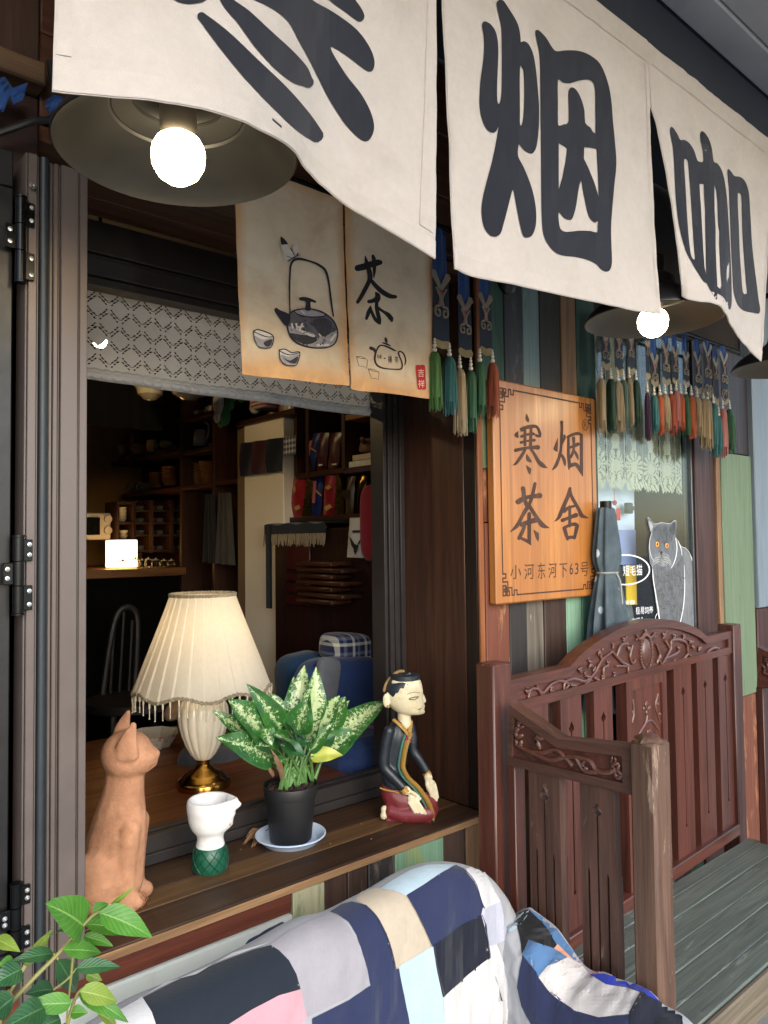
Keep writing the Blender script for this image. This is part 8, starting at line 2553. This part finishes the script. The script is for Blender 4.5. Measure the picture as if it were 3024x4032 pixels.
# counter
ctr = thing('counter', 'dark counter with a wooden top at the back of the room', 'counter', (1.2, 2.5, 0.1))
zc2 = bj(300, 2045).z - 0.004
m = MB(); m.box((0.2, 2.18, zc2 - .04), (1.795, 3.19, zc2), .003); m.build('counter_top', wood('counter_wood', '#4a2c14', '#8a5c2c', 'x', 0.4), ctr)
m = MB(); m.box((0.25, 2.24, 0.101), (1.79, 3.15, zc2 - .041), .003); m.build('counter_front', plain('counter_black', '#040404', 0.9, spec=0.1), ctr)
m = MB(); m.box((0.2, 3.0, zc2 + .001), (1.2, 3.19, 1.47), .003); m.build('counter_shelf', M_shelf, ctr)
gj = glass('clear_glass', (0.92, 0.93, 0.9))
for k, (x, y, r, h) in enumerate([(575, 2050, 46, 80), (640, 2060, 42, 70), (700, 2040, 40, 76), (770, 2050, 44, 70), (850, 2030, 42, 60), (920, 2030, 38, 60), (450, 2080, 70, 66)]):
    p = P(*cJ(x, y), y=2.32 - .03 * (k % 2)); p.z = zc2 + .001; s_ = 0.5486 / 2.4577 * msz(p)
    t = thing('glass_jar', ['ribbed glass jar nearest the paper lamp', 'low glass jar second from the paper lamp', 'glass jar third along the counter', 'glass jar in the middle of the counter row', 'glass jar fifth along the counter', 'last glass jar toward the aprons', 'wide plastic tub in front of the paper lamp'][k], 'jar', p, group='glass jars on the counter')
    m = MB(); m.lathe([(0, 0), (r * s_, 0), (r * s_, h * .7 * s_), (r * .7 * s_, h * .9 * s_), (r * .72 * s_, h * s_)], p, 20, closed_ends=False, rad=lambda rr, a, z: rr * (1 + .02 * math.cos(a * 16))); m.build('body', gj, t)
    m = MB(); m.lathe([(r * .74 * s_, h * s_), (r * .74 * s_, h * 1.1 * s_), (r * .2 * s_, h * 1.12 * s_), (r * .22 * s_, h * 1.3 * s_), (0, h * 1.34 * s_)], p, 20, closed_ends=False); m.build('lid', plain('clear_grey', '#8a8478', 0.15), t)
# aprons on hooks
for k, (x0, x1, y0, y1, c) in enumerate([(1270, 1400, 1340, 2000, '#232325'), (1400, 1550, 1330, 2010, '#423f3b')]):
    a, b_ = wj(x0, y0, XF - .01), wj(x1, y0, XF - .01); zb3 = wj((x0 + x1) / 2, y1, XF - .01).z
    m = MB(); m.grid(lambda u, v: a.lerp(b_, .5 + (u - .5) * (.55 + .5 * v)) + Vector((-.02 - .012 * math.sin(u * 16 + k), 0, (zb3 - a.z) * v)), 30, 10); m.build('apron', cloth('apron' + c, c, 0.2, 300, crease=2), label=['dark grey apron hanging behind the cream panel', 'pale grey apron hanging next to the cream panel'][k], cat='apron', sharp=180)
# black hanging cloth, pendant lamps
a, b_ = P(*cJ(-40, 130), y=1.9), P(*cJ(830, 735), y=1.9)
m = MB(); m.grid(lambda u, v: Vector((a.x + (b_.x - a.x) * u, 1.9 + .012 * math.sin(u * 18), 2.5 + (b_.z - 2.5) * v)), 30, 6); m.build('black_hanging', cloth('black_cloth', '#0d0d10', 0.2, 400), label='black cloth hanging from the ceiling over the counter', cat='hanging cloth')
for (x, y0, y1, r, yy, c, lab) in [(715, 230, 438, 162, 1.55, '#b5a993', 'unlit cream glass schoolhouse lamp hanging by the lace valance'), (1090, 235, 438, 215, 1.45, '#6f6a66', 'dim grey glass lamp hanging behind the cream one')]:
    p = P(*cJ(x, y1), y=yy); s_ = 0.5486 / 2.4577 * msz(p)
    H3 = (P(*cJ(x, y0), y=yy).z - p.z)
    t = thing('pendant_lamp', lab, 'lamp', p)
    m = MB(); m.lathe([(0, 0), (r * .35 * s_, H3 * .04), (r * .52 * s_, H3 * .18), (r * .72 * s_, H3 * .28), (r * .80 * s_, H3 * .55), (r * .98 * s_, H3 * .70), (r * s_, H3 * .80), (r * .8 * s_, H3 * .95), (r * .35 * s_, H3 * 1.0), (r * .3 * s_, H3 * 1.1)], p, 36, closed_ends=False); m.build('glass_shade', plain('opal' + c, c, 0.15, bump=0, coat=0.5), t)
    m = MB(); m.tube([(p.x, yy, p.z + H3 * 1.08), (p.x, yy, 2.62)], 0.012, 8); m.build('stem', M_brass, t)
p = P(216, 738, y=1.15)
t = thing('hanging_bulb', 'bright bulb hanging behind the lace valance', 'lamp', p)
m = MB(); m.ball(p, 0.022, 14, 10); m.build('bulb', glow('hanging_bulb_glow', '#ffdca0', 150.0), t)
m = MB(); m.tube([(p.x, p.y, p.z + .02), (p.x, p.y, 2.62)], 0.006, 8); m.build('flex', M_hinge, t)
# chair in the dark
chd = thing('dark_chair', 'dark bentwood chair in the shadow in front of the counter', 'chair', (0.85, 1.9, 0.1))
Q = lambda px, py: P(px, py, y=1.85)
m = MB(); m.tube(catmull([tuple(Q(222, 1500)), tuple(Q(236, 1400)), tuple(Q(252, 1330)), tuple(Q(275, 1312)), tuple(Q(295, 1330)), tuple(Q(296, 1400)), tuple(Q(290, 1500))], 6), .014, 8); m.tube([Q(248, 1340), Q(238, 1500)], .007, 6); m.tube([Q(268, 1322), Q(258, 1500)], .007, 6); m.tube([Q(286, 1340), Q(278, 1500)], .007, 6); m.build('back', plain('chair_black', '#15100e', 0.55), chd)
sq = Q(256, 1500); m = MB(); m.lathe([(0, 0), (.2, 0), (.2, .03), (0, .03)], (sq.x, 1.68, sq.z - .02), 24, closed_ends=False); m.build('seat', plain('chair_black', '#15100e', 0.55), chd)
for dx, dy in ((-.15, -.15), (.15, -.15), (-.15, .15), (.15, .15)):
    m = MB(); m.tube([(sq.x + dx, 1.68 + dy, sq.z - .02), (sq.x + dx * 1.2, 1.68 + dy * 1.2, 0.101)], .014, 8); m.build('leg', plain('chair_black', '#15100e', 0.55), chd)
